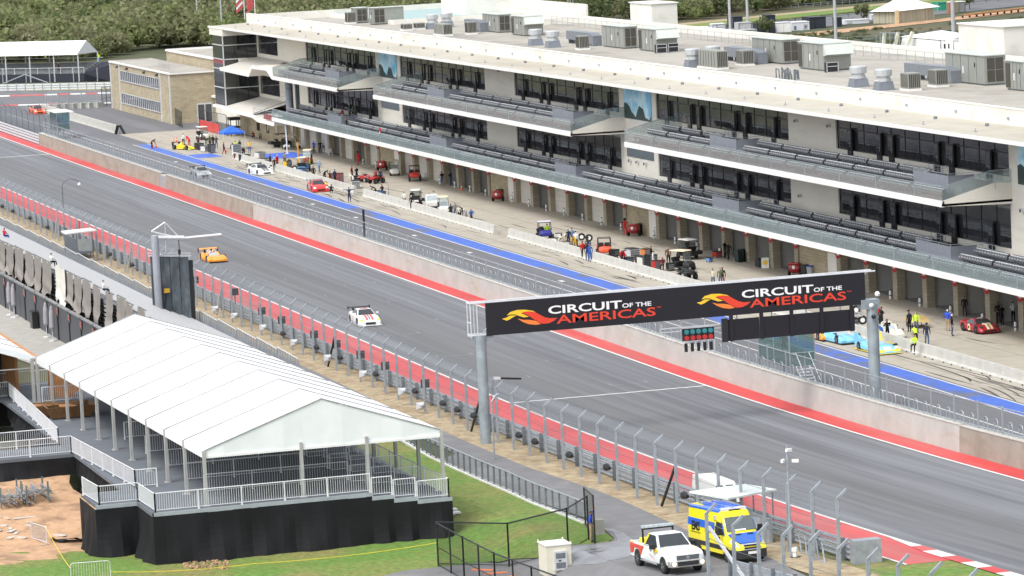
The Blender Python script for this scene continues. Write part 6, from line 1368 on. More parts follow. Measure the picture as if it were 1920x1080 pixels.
def edge_y(x):
 for (x0, y0), (x1, y1) in zip(edge[:-1], edge[1:]):
  if x0 <= x <= x1: return y0+(y1-y0)*(x-x0)/(x1-x0)
 return -30
cnt = 0
while cnt < 3000:
 x = gr_.uniform(-200, 2100); y = edge_y(x)-gr_.uniform(0, 1)**1.2*190
 if x > 560 and x < 1250 and gr_.random() < .45: continue
 p = atz(x, y, 0.0) if y > -150 else None
 if p is None or p.x < -1750: continue
 s = gr_.uniform(.5, 1.15)+.9*gr_.random()**3; a = gr_.uniform(0, 6.28); b = var_[int(gr_.integers(0, 8))]; c_, s_n = math.cos(a), math.sin(a)
 q_ = np.stack([(b[:, 0]*c_-b[:, 1]*s_n)*s*1.1+p.x, (b[:, 0]*s_n+b[:, 1]*c_)*s*1.1+p.y, b[:, 2]*s*gr_.uniform(.85, 1.1)], 1); (VD if gr_.random() < (.12 if x < 1000 else .3) else VV).append(q_); cnt += 1
tag(mesh_np('woods', np.concatenate(VV), LEAF), None, None, kind='stuff'); tag(mesh_np('dark_woods', np.concatenate(VD), LEAFD), None, None, kind='stuff')
# low scrub on the bank behind the pit building
VV = []
for i in range(260):
 x = gr_.uniform(1400, 2000); y = 66-(x-1500)*.075+gr_.uniform(0, 34); p = atz(x, y, 0); b = var_[i % 8]; s = gr_.uniform(.06, .17); VV.append(np.stack([b[:, 0]*s*2+p.x, b[:, 1]*s*2+p.y, b[:, 2]*s], 1))
tag(mesh_np('bank_scrub', np.concatenate(VV), LEAFD), None, None, kind='stuff')
for lab, x, y, h in (('small spreading tree in front of the dark container row', 1439, 66, 4.0), ('small dark conifer among the low white cabins', 1620, 40, 3.6), ('dark round tree behind the sheds at the top right', 1818, 18, 4.2)):
 p = atg(x, y); t = thing('small_tree', lab, 'tree', tuple(p)); o = mesh_np('crown', crown_arrays(x, 420, 1.5, h, .22), LEAFD); o.parent = t; m = MB(); m.tube(p, p+Z*h*.5, .14, BARK, 6, r2=.08); m.tube(p+Z*h*.4, p+Vector((.5, .4, h*.7)), .06, BARK, 5); m.tube(p+Z*h*.4, p+Vector((-.4, -.5, h*.75)), .06, BARK, 5); m.build('trunk', t)
# ================================================================ vehicles
LOCAL[0] = True
HEADL = mat('headlight_glass', (.62, .60, .55), .12, var=.1, spec=.9); TAILR = mat('tail_lamp_red', (.35, .02, .02), .2)
def ring12(x, w, z0, z1, cr=.03, sh=.93):
 h = z1-z0
 r = [(w*.90, z0), (w, z0+.18*h), (w, z0+.60*h), (w*sh, z1-.10*h), (w*.72, z1), (w*.3, z1+cr)]
 return [(x, -y, z) for y, z in r]+[(x, y, z) for y, z in reversed(r)]
def wheel(parent, x, y, r, w, rimm=CHROME, n=16):
 t = MB().lathe([(r*.55, -w/2), (r*.92, -w/2), (r, -w/2+.05), (r, w/2-.05), (r*.92, w/2), (r*.55, w/2)], RUBBER, (0, 0, 0), 'Y', n).build('wheel', parent, smooth=False); t.location = (x, y, r)
 s = -1 if y < 0 else 1; m = MB(); m.lathe([(r*.62, s*(w/2-.06)), (r*.62, s*(w/2-.015)), (r*.5, s*(w/2-.04)), (r*.14, s*(w/2-.03)), (r*.12, s*(w/2))], rimm, (0, 0, 0), 'Y', 12)
 for i in range(5): a = 2*math.pi*i/5; m.bar((r*.12*math.cos(a), s*(w/2-.02), r*.12*math.sin(a)), (r*.58*math.cos(a), s*(w/2-.02), r*.58*math.sin(a)), .05, .07, BLACK if rimm is WHITE else GALVD)
 o = m.build('rim'); o.parent = t; return t
def panel(P, mg, out, m, mb):
 """a pane set 1 cm proud of a four-cornered face"""
 P = [Vector(p) for p in P]; c = sum(P, Vector())/len(P); n = (P[1]-P[0]).cross(P[2]-P[0]).normalized(); n = n if n.dot(c-Vector((c.x*.0, 0, .5))) >= 0 else -n
 mb.slab([p+(c-p)*mg+n*out for p in P], out*.9, m, d=tuple(n))
def house(t, body, xs, wb, wt, zb, zt, glass=DGLASS, roofm=None, smooth_=False):
 """cab: xs = front base, front top, rear top, rear base"""
 a, b, c, d = xs; m = MB()
 B = [(a, -wb, zb), (a, wb, zb), (d, wb, zb), (d, -wb, zb)]; T = [(b, -wt, zt), (b, wt, zt), (c, wt, zt), (c, -wt, zt)]
 m.hexa(B+T, body); mid = (b+c)/2; m.hexa([T[0], T[1], T[2], T[3], (b-.12, -wt*.8, zt+.035), (b-.12, wt*.8, zt+.035), (c+.12, wt*.8, zt+.035), (c+.12, -wt*.8, zt+.035)], roofm or body); m.build('cabin', t)
 g = MB(); panel([B[0], B[1], T[1], T[0]], .10, .012, glass, g); g.build('windscreen', t)
 g = MB(); panel([B[2], B[3], T[3], T[2]], .14, .012, glass, g); g.build('rear_window', t)
 for s in (0, 1): g = MB(); panel([B[0], T[0], T[3], B[3]] if s == 0 else [B[1], T[1], T[2], B[2]], .16, .012, glass, g); g.build('side_window', t)
def arch(mb, x, y, r): mb.lathe([(r, -.006), (r, .006)], BLACK, (x, y, r*.95), 'Y', 16)
def race_gt(lab, loc, rz, col, wing=BLACK, stripe=None, side=None, L=4.7, H=1.22, nose=.44, num=False, lights=HEADL, mark=None):
 t = thing('race_car', lab, 'race car', loc, 0); w = .98
 m = MB(); st = [(2.40, .84, .10, nose-.06), (2.28, .93, .08, nose+.04), (1.9, .975, .10, .62), (1.45, .985, .12, .74), (.9, .97, .12, .80), (0, .955, .12, .82), (-.9, .97, .12, .86), (-1.5, .985, .14, .92), (-2.1, .96, .18, .93), (-2.4, .88, .28, .86)]
 m.loft([[(x*L/4.8, y, z) for x, y, z in ring12(*s)] for s in st], col); ext = MB()
 for x in (1.38, -1.42):
  for y in (-.985, .985): arch(m, x, y, .37)
 m.build('body', t, smooth=False)
 house(t, col, (.80, .05, -.85, -1.75), .78, .58, .80, H)
 sp = MB(); sp.box((1.9, -.98, .05), (2.52, .98, .10), col if col is not RUBBER else BLACK); sp.box((-2.0, -1.0, .06), (2.0, -.97, .2), col); sp.box((-2.0, .97, .06), (2.0, 1.0, .2), col); sp.build('splitter', t)
 g = MB(); g.box((2.34, -.42, .17), (2.415, .42, .34), BLACK); g.build('air_intake', t)
 for s in (-1, 1): g = MB(); g.hexa([(2.05, s*.58, .50), (2.30, s*.58, .42), (2.26, s*.86, .42), (2.0, s*.88, .50), (2.05, s*.58, .60), (2.28, s*.58, .50), (2.24, s*.85, .50), (2.0, s*.87, .61)], lights); g.build('headlight', t)
 for s in (-1, 1): MB().obox((.62, s*.98, .95), (.12, .2, .12), col).build('mirror', t)
 if wing is not None:
  g = MB(); g.hexa([(-2.45, -.92, 1.20), (-2.1, -.92, 1.15), (-2.1, .92, 1.15), (-2.45, .92, 1.20), (-2.45, -.92, 1.23), (-2.1, -.92, 1.18), (-2.1, .92, 1.18), (-2.45, .92, 1.23)], wing)
  for s in (-1, 1): g.box((-2.5, s*.93-.015, 1.02), (-2.05, s*.93+.015, 1.30), wing); g.bar((-2.25, s*.5, .9), (-2.25, s*.5, 1.17), .04, .15, wing)
  g.build('rear_wing', t)
 if stripe:
  g = MB()
  for (xa, za), (xb, zb) in (((2.2, .53), (1.9, .665)), ((1.9, .665), (1.45, .785)), ((1.45, .785), (.95, .845))):
   for y, hw_, mm in ((-.24, .09, stripe), (.24, .09, stripe), (0, .035, BLACK)): g.slab([(xa, y-hw_, za), (xa, y+hw_, za), (xb, y+hw_, zb), (xb, y-hw_, zb)], .02, mm, d=(0, 0, 1))
  g.slab([(-.05, -.35, H+.045), (-.05, .35, H+.045), (-.3, .35, H+.045), (-.3, -.35, H+.045)], .01, stripe, d=(0, 0, 1)); g.build('stripes', t)
 if side:
  for s in (-1, 1): g = MB(); g.box((-.75, s*.985, .30), (-.05, s*.992, .74), side[0]); o = g.build('number_plate', t); text_mesh(side[2], .42, side[1], 'numeral', o, (-.55 if s < 0 else -.2, s*.996, .36), (1, 0, 0) if s < 0 else (-1, 0, 0), (0, 0, 1), bold=.01)
 for x in (1.38, -1.42):
  for y in (-.87, .87): wheel(t, x, y, .33, .26)
 t.rotation_euler = (0, 0, rz); return t
MB.OUT = .02
WHITEC = paint('white_race_paint', (.74, .75, .74)); REDC = paint('red_race_paint', (.56, .035, .03)); ORANGEC = paint('orange_race_paint', (.80, .30, .03)); SILV = paint('silver_race_paint', (.42, .44, .46), metal=.3); BLUEC = paint('sky_blue_paint', (.20, .52, .72)); YELC = paint('yellow_race_paint', (.78, .56, .03)); DRED = paint('deep_red_paint', (.33, .012, .02)); CRM = mat('cream_decal', (.70, .64, .42), .5); PINKR = mat('red_decal', (.62, .10, .12), .5); AMB = mat('amber_headlight', (.75, .55, .12), .15)
race_gt('white race car with red bonnet stripes, driving on the main straight', (-327.1, 81.65, .03), R(-2), WHITEC, BLACK, PINKR, (WHITEC, PINKR, '7'), lights=AMB)
race_gt('red race car stopped in the pit box beyond the blue line', (-460.2, 110.0, .03), R(-4), REDC, mat('clear_grey_wing', (.25, .25, .26), .4), None, (WHITEC, BLACK, '3'))
race_gt('silver race car with black wing driving down the pit lane', (-492.6, 102.8, .03), R(0), SILV, BLACK, None, (SILV, BLACK, '8'))
race_gt('white and black race car parked in the far pit box by the barrier', (-490.2, 109.9, .03), R(8), WHITEC, BLACK, BLACK, (WHITEC, BLACK, '2'))
p = atg(70, 213); race_gt('small orange-red race car leaving the far pit entry', (p.x, p.y, .03), R(2), paint('vermilion_paint', (.72, .12, .04)), BLACK, BLACK, None)
def gt40(lab, loc, rz):
 t = thing('race_car', lab, 'race car', loc, 0); m = MB()
 st = [(2.05, .72, .14, .30), (1.9, .86, .12, .44), (1.5, .93, .12, .66), (1.1, .93, .13, .70), (.75, .90, .13, .66), (.0, .89, .13, .66), (-.7, .92, .13, .72), (-1.2, .95, .15, .84), (-1.7, .93, .2, .82), (-2.05, .86, .3, .78)]
 m.loft([ring12(*s) for s in st], DRED)
 for x in (1.22, -1.25):
  for y in (-.935, .935): arch(m, x, y, .37)
 m.build('body', t); house(t, DRED, (.95, .1, -.45, -1.35), .76, .50, .65, 1.03)
 g = MB()
 for y in (-.16, .16):
  for (xa, za), (xb, zb) in (((2.0, .385), (1.9, .485)), ((1.9, .485), (1.5, .705)), ((1.5, .705), (1.1, .745))): g.slab([(xa, y-.10, za), (xa, y+.10, za), (xb, y+.10, zb), (xb, y-.10, zb)], .02, CRM, d=(0, 0, 1))
 g.lathe([(.34, -.03), (.34, .04)], CRM, (1.22, 0, .745), n=14); o = g.build('stripes', t); text_mesh('88', .34, BLACK, 'numeral', o, (1.12, -.22, .80), (0, 1, 0), (-1, 0, 0), bold=.012)
 for s in (-1, 1):
  MB().hexa([(1.66, s*.50, .56), (1.86, s*.50, .47), (1.82, s*.78, .46), (1.6, s*.80, .57), (1.66, s*.50, .61), (1.86, s*.50, .52), (1.82, s*.78, .50), (1.6, s*.80, .63)], DGLASS).build('headlight', t)
  g = MB(); g.lathe([(.27, -.004), (.27, .004)], CRM, (-.1, s*.905, .42), 'Y', 12); o = g.build('roundel', t); text_mesh('88', .28, BLACK, 'numeral', o, (-.27 if s < 0 else .07, s*.912, .33), (1, 0, 0) if s < 0 else (-1, 0, 0), (0, 0, 1), bold=.01)
 MB().box((1.98, -.55, .2), (2.06, .55, .33), BLACK).build('air_intake', t); MB().box((-.1, -.18, 1.065), (.2, .18, 1.085), WHITE).build('roof_scoop', t)
 for x in (1.22, -1.25):
  for y in (-.83, .83): wheel(t, x, y, .33, .25, WHITE)
 t.rotation_euler = (0, 0, rz)
gt40('low deep red coupe with cream stripes parked before the right-hand garages', (-289.3, 121.9, .03), R(1))
def proto(lab, loc, rz, c1, c2, wing=True, wedge=False, helmet=True, fins=False, L=4.6):
 t = thing('sports_prototype', lab, 'race car', loc, 0); m = MB()
 if wedge: st = [(2.3, .93, .10, .16), (2.0, .95, .08, .30), (1.3, .96, .08, .56), (.7, .96, .1, .62), (0, .95, .1, .60), (-.8, .96, .12, .66), (-1.5, .97, .14, .74), (-2.2, .95, .2, .72)]
 else: st = [(2.30, .42, .12, .26), (1.9, .46, .1, .42), (1.3, .5, .1, .54), (.6, .52, .1, .60), (0, .55, .1, .56), (-.8, .58, .12, .72), (-1.6, .5, .14, .66), (-2.2, .4, .2, .56)]
 m.loft([ring12(*s) for s in st], c1)
 if not wedge:
  for s in (-1, 1):
   for fx, z in ((1.35, .66), (-1.4, .76)): m.loft([[(x, s*y, zz) for x, y, zz in ring] for ring in [[(fx+dx, yy, .12+(z-.12)*f*k) for yy, k in ((.42, 0.0), (.42, .8), (.60, 1.0), (.86, 1.0), (.97, .7), (.97, 0.0))] for dx, f in ((.85, .35), (.55, .75), (0, 1.0), (-.5, .85), (-.95, .6))]], c1)
   m.box((-.9, s*.62, .1), (.75, s*.96, .38), c1)
 m.box((-2.2, -1.0, .06), (2.45, 1.0, .10), BLACK if not wedge else c2)
 for x in (1.35, -1.4):
  for y in (-.975, .975): arch(m, x, y, .36)
 m.build('body', t)
 g = MB(); g.box((-.55, -.48, .56), (.35, .48, .63), BLACK); g.build('cockpit', t)
 g = MB(); g.slab([(.45, -.5, .58), (.45, .5, .58), (.15, .42, .82), (.15, -.42, .82)], .02, mat('perspex_screen', (.35, .42, .45), .1, spec=.9), d=(1, 0, 0)); g.build('windscreen', t)
 g = MB()
 for y in (-.26, .26): g.path([(-.62, y-.18, .6), (-.62, y-.16, .95), (-.62, y, 1.06), (-.62, y+.16, .95), (-.62, y+.18, .6)], .04, WHITE, 6)
 g.build('roll_hoops', t)
 g = MB(); g.hexa([(-1.9, -.35, .6), (-.7, -.35, .6), (-.7, .35, .6), (-1.9, .35, .6), (-1.9, -.2, .72), (-.75, -.3, .92), (-.75, .3, .92), (-1.9, .2, .72)], c2 if wedge else c1); g.build('engine_cover', t)
 if wing:
  g = MB(); g.hexa([(-2.45, -.98, 1.02), (-2.05, -.98, .98), (-2.05, .98, .98), (-2.45, .98, 1.02), (-2.45, -.98, 1.10), (-2.05, -.98, 1.02), (-2.05, .98, 1.02), (-2.45, .98, 1.10)], c1)
  for s in (-1, 1): g.box((-2.5, s*.99-.015, .70), (-2.0, s*.99+.015, 1.14), BLACK); g.bar((-2.2, s*.35, .55), (-2.2, s*.35, 1.0), .04, .2, BLACK)
  g.build('rear_wing', t)
 if fins:
  for s in (-1, 1): MB().hexa([(-2.3, s*.93-.02, .6), (-1.0, s*.93-.02, .6), (-1.0, s*.93+.02, .6), (-2.3, s*.93+.02, .6), (-2.3, s*.93-.02, 1.35), (-1.6, s*.93-.02, 1.35), (-1.6, s*.93+.02, 1.35), (-2.3, s*.93+.02, 1.35)], c2 if s > 0 else c1).build('tail_fin', t)
 if wedge:
  g = MB(); g.box((-.3, .72, .63), (1.2, .97, .645), c2); g.slab([(2.28, -.93, .17), (2.28, .93, .17), (2.02, .95, .315), (2.02, -.95, .315)], .01, c2, d=(0, 0, 1)); g.build('trim', t); MB().slab([(2.1, -.3, .29), (2.1, .3, .29), (1.6, .3, .49), (1.6, -.3, .49)], .012, WHITE, d=(0, 0, 1)).build('number_plate', t)
 for s in (-1, 1): MB().hexa([(1.75, s*.62, .40), (2.02, s*.62, .28), (1.98, s*.90, .28), (1.72, s*.92, .40), (1.75, s*.62, .54), (2.0, s*.62, .42), (1.95, s*.90, .42), (1.7, s*.92, .55)], HEADL).build('headlight', t)
 if helmet: g = MB(); g.lathe([(.05, .62), (.13, .68), (.15, .80), (.10, .93), (.02, .96)], WHITE, (-.25, -.24, 0), n=10); g.box((-.12, -.34, .76), (-.09, -.14, .84), BLACK); g.build('helmet', t)
 for x in (1.35, -1.4):
  for y in (-.86, .86): wheel(t, x, y, .33, .27)
 t.rotation_euler = (0, 0, rz); return t
proto('orange open sports prototype with a wide rear wing on the straight', (-388.6, 81.8, .03), R(0), ORANGEC, ORANGEC)
proto('pale blue wedge-nosed sports racer behind the right gantry column', (-283.2, 110.85, .03), R(2), BLUEC, YELC, False, True, False, True)
proto('pale blue open sports racer queued behind the wedge-nosed one', (-290.6, 110.7, .03), R(3), BLUEC, WHITEC, False, False, True)
proto('orange open sports racer half hidden behind the glass cabin', tuple(atg(1546, 640)+Vector((-2, .6, .03))), R(2), ORANGEC, SILV, False, False, False)
p = atg(1700, 632); proto('cream open sports car with two marshals behind the barrier', (p.x-1.5, 115.0, .03), R(-12), paint('cream_car_paint', (.68, .66, .55)), BLACK, False, False, False)
p = atg(1560, 634);
def formula(lab, loc, rz, c):
 t = thing('formula_car', lab, 'race car', loc, 0); m = MB(); m.loft([ring12(*s) for s in [(2.2, .16, .16, .26), (1.2, .24, .14, .42), (.4, .34, .12, .52), (-.4, .36, .12, .58), (-1.2, .3, .14, .62), (-2.0, .2, .2, .45)]], c)
 for s in (-1, 1): m.box((-1.0, s*.36, .1), (.5, s*.78, .38), c)
 m.build('body', t); MB().box((-.45, -.22, .52), (.25, .22, .6), BLACK).build('cockpit', t); MB().hexa([(-1.5, -.2, .55), (-.5, -.16, .55), (-.5, .16, .55), (-1.5, .2, .55), (-1.4, -.08, .68), (-.55, -.12, .98), (-.55, .12, .98), (-1.4, .08, .68)], c).build('engine_cover', t)
 g = MB(); g.box((1.9, -.85, .12), (2.4, .85, .16), c); [g.box((1.85, s*.85-.02, .08), (2.45, s*.85+.02, .3), mat('lime_trim', (.45, .6, .1), .4)) for s in (-1, 1)]; g.build('front_wing', t)
 g = MB(); g.box((-2.3, -.55, .86), (-1.95, .55, .92), BLACK); g.box((-2.35, -.57, .5), (-1.9, -.54, .98), BLACK); g.box((-2.35, .54, .5), (-1.9, .57, .98), BLACK); g.build('rear_wing', t)
 g = MB(); [g.bar((x, 0, .34), (x, y, .32), .04, .04, BLACK) for x in (1.45, -1.4) for y in (-.8, .8)]; g.build('suspension', t)
 for x, w in ((1.45, .26), (-1.4, .36)):
  for y in (-.82, .82): wheel(t, x, y, .32, w)
 t.rotation_euler = (0, 0, rz)
formula('yellow open-wheel formula car parked at the start of the barrier', (-541.2, 110.9, .03), R(24), YELC)
# --- the white, red and yellow pickup
def pickup():
 p = (-196.9, 64.85, 0); t = thing('pickup_truck', 'white pickup truck with red and yellow graphics on the service road', 'pickup', (p[0], p[1], gz(p[0])+.03)); W_ = paint('white_pickup_paint', (.76, .78, .78)); RG = paint('red_graphic', (.62, .05, .02)); YG = paint('yellow_graphic', (.85, .55, .03)); PL = mat('black_plastic_trim', (.02, .02, .022), .5)
 m = MB(); w = 1.0
 def rg(x, w, z0, z1, sh=.95): h = z1-z0; r = [(w*.96, z0), (w, z0+.15*h), (w*1.005, z0+.55*h), (w*.985, z0+.85*h), (w*sh, z1-.02), (w*.55, z1+.02)]; return [(x, -y, z) for y, z in r]+[(x, y, z) for y, z in reversed(r)]
 m.loft([rg(2.88, .80, .62, 1.02), rg(2.78, .93, .50, 1.10), rg(2.45, .985, .48, 1.19), rg(1.9, 1.0, .48, 1.25), rg(1.05, 1.0, .46, 1.28), rg(.2, 1.0, .44, 1.20), rg(-1.0, 1.0, .44, 1.20)], W_)
 for s in (-1, 1): m.box((-2.75, s*.9, .48), (-.98, s*1.0, 1.20), W_); m.hexa([(-2.75, s*.88, 1.2), (-.98, s*.88, 1.2), (-.98, s*1.0, 1.2), (-2.75, s*1.0, 1.2), (-2.75, s*.9, 1.27), (-.98, s*.9, 1.27), (-.98, s*.98, 1.27), (-2.75, s*.98, 1.27)], W_)
 m.box((-2.85, -.99, .5), (-2.72, .99, 1.24), W_); m.box((-2.75, -.92, .48), (-.98, .92, .62), PL); m.box((-1.0, -.99, .5), (-.9, .99, 1.3), W_)
 for x in (1.85, -1.80):
  for y in (-1.003, 1.003): arch(m, x, y, .47)
 b = m.build('body', t)
 house(t, W_, (1.15, .42, -.62, -.98), .93, .72, 1.24, 1.86)
 g = MB()                                       # side graphics follow the bed and the cab
 for s in (-1, 1):
  y = s*1.012; d = (0, s, 0)
  g.slab([(-2.78, y, 1.16), (-.75, y, 1.16), (-1.0, y, .96), (-2.78, y, .96)], .008, RG, d=d); g.slab([(-1.0, y, .955), (-1.3, y, .62), (-1.42, y, .80), (-1.6, y, .955)], .008, RG, d=d); g.slab([(-2.78, y, .955), (-2.2, y, .955), (-2.32, y, .7), (-2.74, y, .6)], .008, RG, d=d)
  g.slab([(-2.78, y, 1.25), (-1.9, y, 1.25), (-2.3, y, 1.21), (-2.78, y, 1.17)], .008, YG, d=d)
  g.slab([(.55, y, 1.17), (1.15, y, 1.24), (1.25, y, 1.12), (.95, y, .98), (.6, y, 1.0)], .008, YG, d=d)
  g.slab([(-.1, y, .92), (.35, y, .72), (.9, y, .62), (.5, y, .70), (.1, y, .82)], .008, RG, d=d)
 for s in (-1, 1): g.slab([(-.62, s*.735, 1.84), (-.40, s*.74, 1.83), (-.72, s*.945, 1.27), (-.97, s*.94, 1.27)], .012, YG, d=(0, s, .35))
 g.build('graphics', t)
 m = MB(); m.box((2.70, -.62, .78), (2.90, .62, 1.02), mat('grey_grille', (.14, .15, .16), .4, .4, var=.3, scale=20)); m.build('grille', t); m = MB(); m.box((2.88, -.66, 1.02), (2.92, .66, 1.07), W_); m.lathe([(.10, 0), (.10, .02)], CHROME, (2.905, 0, .90), 'X', 12); m.build('badge', t)
 for s in (-1, 1):
  MB().hexa([(2.5, s*.70, .86), (2.86, s*.66, .86), (2.80, s*.93, .86), (2.45, s*.995, .88), (2.5, s*.70, 1.08), (2.80, s*.66, 1.06), (2.74, s*.92, 1.07), (2.45, s*.98, 1.10)], HEADL).build('headlight', t)
  MB().lathe([(.10, -.02), (.12, .03)], mat('warm_fog_lamp', (.8, .75, .6), .2, emit=((1, .85, .6), .6)), (2.90, s*.78, .60), 'X', 10).build('fog_lamp', t)
  mr = MB(); mr.obox((.82, s*1.16, 1.32), (.22, .26, .26), BLACK); mr.bar((.82, s*.95, 1.28), (.82, s*1.1, 1.28), .06, .06, BLACK); mr.build('mirror', t)
  MB().box((.10, s*1.008, 1.02), (.30, s*1.03, 1.06), BLACK).build('door_handle', t)
  MB().tube((-1.2, s*1.05, .42), (1.2, s*1.05, .42), .05, CHROME, 8).build('side_step', t)
 m = MB(); m.hexa([(2.55, -1.0, .42), (2.92, -.86, .42), (2.92, .86, .42), (2.55, 1.0, .42), (2.55, -1.0, .72), (2.90, -.88, .72), (2.90, .88, .72), (2.55, 1.0, .72)], mat('bumper_silver', (.42, .41, .38), .35, .5)); m.box((2.91, -.58, .48), (2.94, .58, .70), PL); m.build('bumper', t)
 m = MB(); m.bar((-1.25, -.85, 1.2), (-1.25, -.85, 2.02), .08, .08, BLACK); m.bar((-1.25, .85, 1.2), (-1.25, .85, 2.02), .08, .08, BLACK); m.bar((-1.25, -.9, 2.0), (-1.25, .9, 2.0), .09, .09, BLACK); m.box((-1.4, -.88, 2.05), (-1.1, .88, 2.17), mat('light_bar_lens', (.45, .52, .55), .2, var=.3, scale=9)); rk = m.build('light_bar', t)
 MB().box((-1.9, -.8, 1.0), (-1.15, -.1, 1.48), mat('fluorescent_bag', (.70, .75, .05), .6)).build('cargo_bag', t)
 for x in (1.85, -1.80):
  for y in (-.89, .89): wheel(t, x, y, .41, .30, CHROME, 18)
 t.rotation_euler = (0, -R(2.1), R(3)); MB.OUT = 0.0
pickup()
# --- the yellow and blue ambulance van
def ambulance():
 MB.OUT = .022; p = (-198.65, 68.85, 0); t = thing('ambulance', 'yellow and blue ambulance van lettered EMS by the marshal shelter', 'ambulance', (p[0], p[1], gz(p[0], 70)+.02)); Y = paint('ambulance_yellow', (.82, .72, .015)); B = paint('ambulance_blue', (.025, .12, .55)); PL = mat('van_black_cladding', (.025, .025, .028), .5)
 def rg(x, wb, wt, z0, z1, bel): return [(x, -wb*.97, z0), (x, -wb, z0+.2), (x, -wb, bel), (x, -wt, z1-.14), (x, -wt*.86, z1), (x, 0, z1+.03), (x, wt*.86, z1), (x, wt, z1-.14), (x, wb, bel), (x, wb, z0+.2), (x, wb*.97, z0)]
 m = MB(); m.loft([rg(-2.95, .96, .86, .42, 2.62, 1.3), rg(-2.85, .99, .88, .40, 2.68, 1.3), rg(.6, .99, .88, .40, 2.70, 1.3), rg(.95, .99, .86, .40, 2.60, 1.3), rg(1.25, .99, .82, .40, 2.36, 1.3)], Y)
 m.loft([rg(1.25, .99, .82, .40, 2.36, 1.3), rg(1.75, .985, .90, .40, 1.62, 1.25), rg(1.95, .98, .90, .40, 1.42, 1.15)], Y)
 m.loft([rg(1.95, .98, .90, .40, 1.36, 1.1), rg(2.45, .95, .84, .38, 1.24, 1.0), rg(2.85, .88, .70, .36, 1.00, .8), rg(2.95, .80, .62, .40, .85, .7)], Y)
 for x in (1.95, -1.75):
  for y in (-.992, .992): arch(m, x, y, .42)
 m.build('body', t)
 m = MB(); m.loft([[(x, -w, z), (x, -w*.98, z+.10), (x, -w*.85, z+.17), (x, 0, z+.21), (x, w*.85, z+.17), (x, w*.98, z+.10), (x, w, z)] for x, w, z in ((-2.97, .84, 2.46), (-2.86, .90, 2.50), (.5, .90, 2.54), (.85, .86, 2.52))], B)
 for y in (-.5, -.25, .25, .5): m.box((-2.4, y-.03, 2.72), (.3, y+.03, 2.77), B)
 m.build('roof', t)
 m = MB(); m.hexa([(.72, -.72, 2.56), (.98, -.72, 2.52), (.98, .72, 2.52), (.72, .72, 2.56), (.72, -.72, 2.74), (.95, -.72, 2.70), (.95, .72, 2.70), (.72, .72, 2.74)], ALU); m.box((.97, -.3, 2.54), (1.0, .3, 2.66), BLACK); m.box((.97, .32, 2.54), (1.0, .42, 2.66), mat('amber_lens', (.8, .35, .02), .3)); m.build('light_bar', t)
 g = MB(); g.slab([(1.33, -.76, 2.30), (1.33, .76, 2.30), (1.80, .86, 1.60), (1.80, -.86, 1.60)], .03, mat('van_windscreen', (.10, .12, .12), .08, spec=.9), d=(.84, 0, .54)); ws = g.build('windscreen', t)
 m = MB(); m.slab([(1.765, -.6, 1.68), (1.765, .25, 1.68), (1.81, .25, 1.615), (1.81, -.6, 1.615)], .02, WHITE, d=(.84, 0, .54)); m.build('dashboard_sign', t)
 for s in (-1, 1):
  y = s*1.0; d = (0, s, .05)
  m = MB(); m.slab([(1.62, s*.955, 1.42), (1.28, s*.90, 2.02), (.62, s*.895, 2.08), (.50, s*.93, 1.75), (.58, s*.985, 1.36)], .015, DGLASS, d=d); m.build('door_window', t)
  m = MB(); m.slab([(1.72, s*.96, 1.40), (1.30, s*.89, 2.14), (1.24, s*.89, 2.14), (1.6, s*.965, 1.40)], .016, B, d=d)
  m.slab([(-2.92, s*.965, 1.58), (.46, s*.965, 1.58), (.46, s*.925, 1.98), (-2.92, s*.925, 1.98)], .016, B, d=d); m.build('blue_band', t)
  m = MB(); m.box((-2.9, s*.985, .62), (1.45, s*1.012, .86), PL); m.box((-1.2, s*.985, .40), (1.4, s*1.004, .62), Y); m.build('cladding', t)
  pl = MB(); pl.slab([(-2.45, s*.975, 1.26), (-1.35, s*.975, 1.26), (-1.35, s*.93, 1.92), (-2.45, s*.93, 1.92)], .02, Y, d=d); pl.slab([(-2.5, s*1.002, 1.24), (-1.3, s*1.002, 1.24), (-1.3, s*1.0, 1.27), (-2.5, s*1.0, 1.27)], .012, BLACK, d=d); o = pl.build('panel', t)
  n_ = Vector((0, s, .05)).normalized(); text_mesh('EMS', .66, BLACK, 'lettering', o, (-2.42 if s < 0 else -1.38, s*1.012, 1.36), (s*-1, 0, 0), (0, -s*.055, .998), bold=.02, width=1.02)
  MB().slab([(-.75, s*.968, 1.36), (.3, s*.968, 1.36), (.3, s*.925, 1.98), (-.75, s*.925, 1.98)], .02, mat('van_side_glass', (.28, .26, .05), .15, spec=.7), d=d).build('side_window', t)
  MB().slab([(.98, s*1.0, .98), (1.2, s*1.0, .98), (1.2, s*.99, 1.32), (.98, s*.99, 1.32)], .02, PL, d=d).build('door_vent', t)
  mr = MB(); mr.obox((1.55, s*1.18, 1.62), (.16, .22, .36), BLACK); mr.bar((1.6, s*.97, 1.5), (1.58, s*1.12, 1.55), .05, .08, BLACK); mr.build('mirror', t)
  MB().hexa([(2.28, s*.66, .95), (2.80, s*.58, .84), (2.72, s*.86, .84), (2.2, s*.955, .95), (2.28, s*.66, 1.22), (2.70, s*.58, 1.06), (2.62, s*.84, 1.04), (2.2, s*.92, 1.20)], HEADL).build('headlight', t)
  MB().obox((.55, s*.94, 2.26), (.28, .1, .22), mat('scene_lamp', (.5, .45, .4), .4)).build('side_lamp', t); MB().box((-2.97, s*.72, 2.22), (-2.94, s*.86, 2.44), TAILR).build('tail_lamp', t)
 m = MB(); m.slab([(1.90, -.86, 1.47), (1.90, .86, 1.47), (2.46, .80, 1.29), (2.84, .62, 1.07), (2.84, -.62, 1.07), (2.46, -.80, 1.29)], .05, B, d=(.3, 0, 1)); hd_ = m.build('bonnet', t)
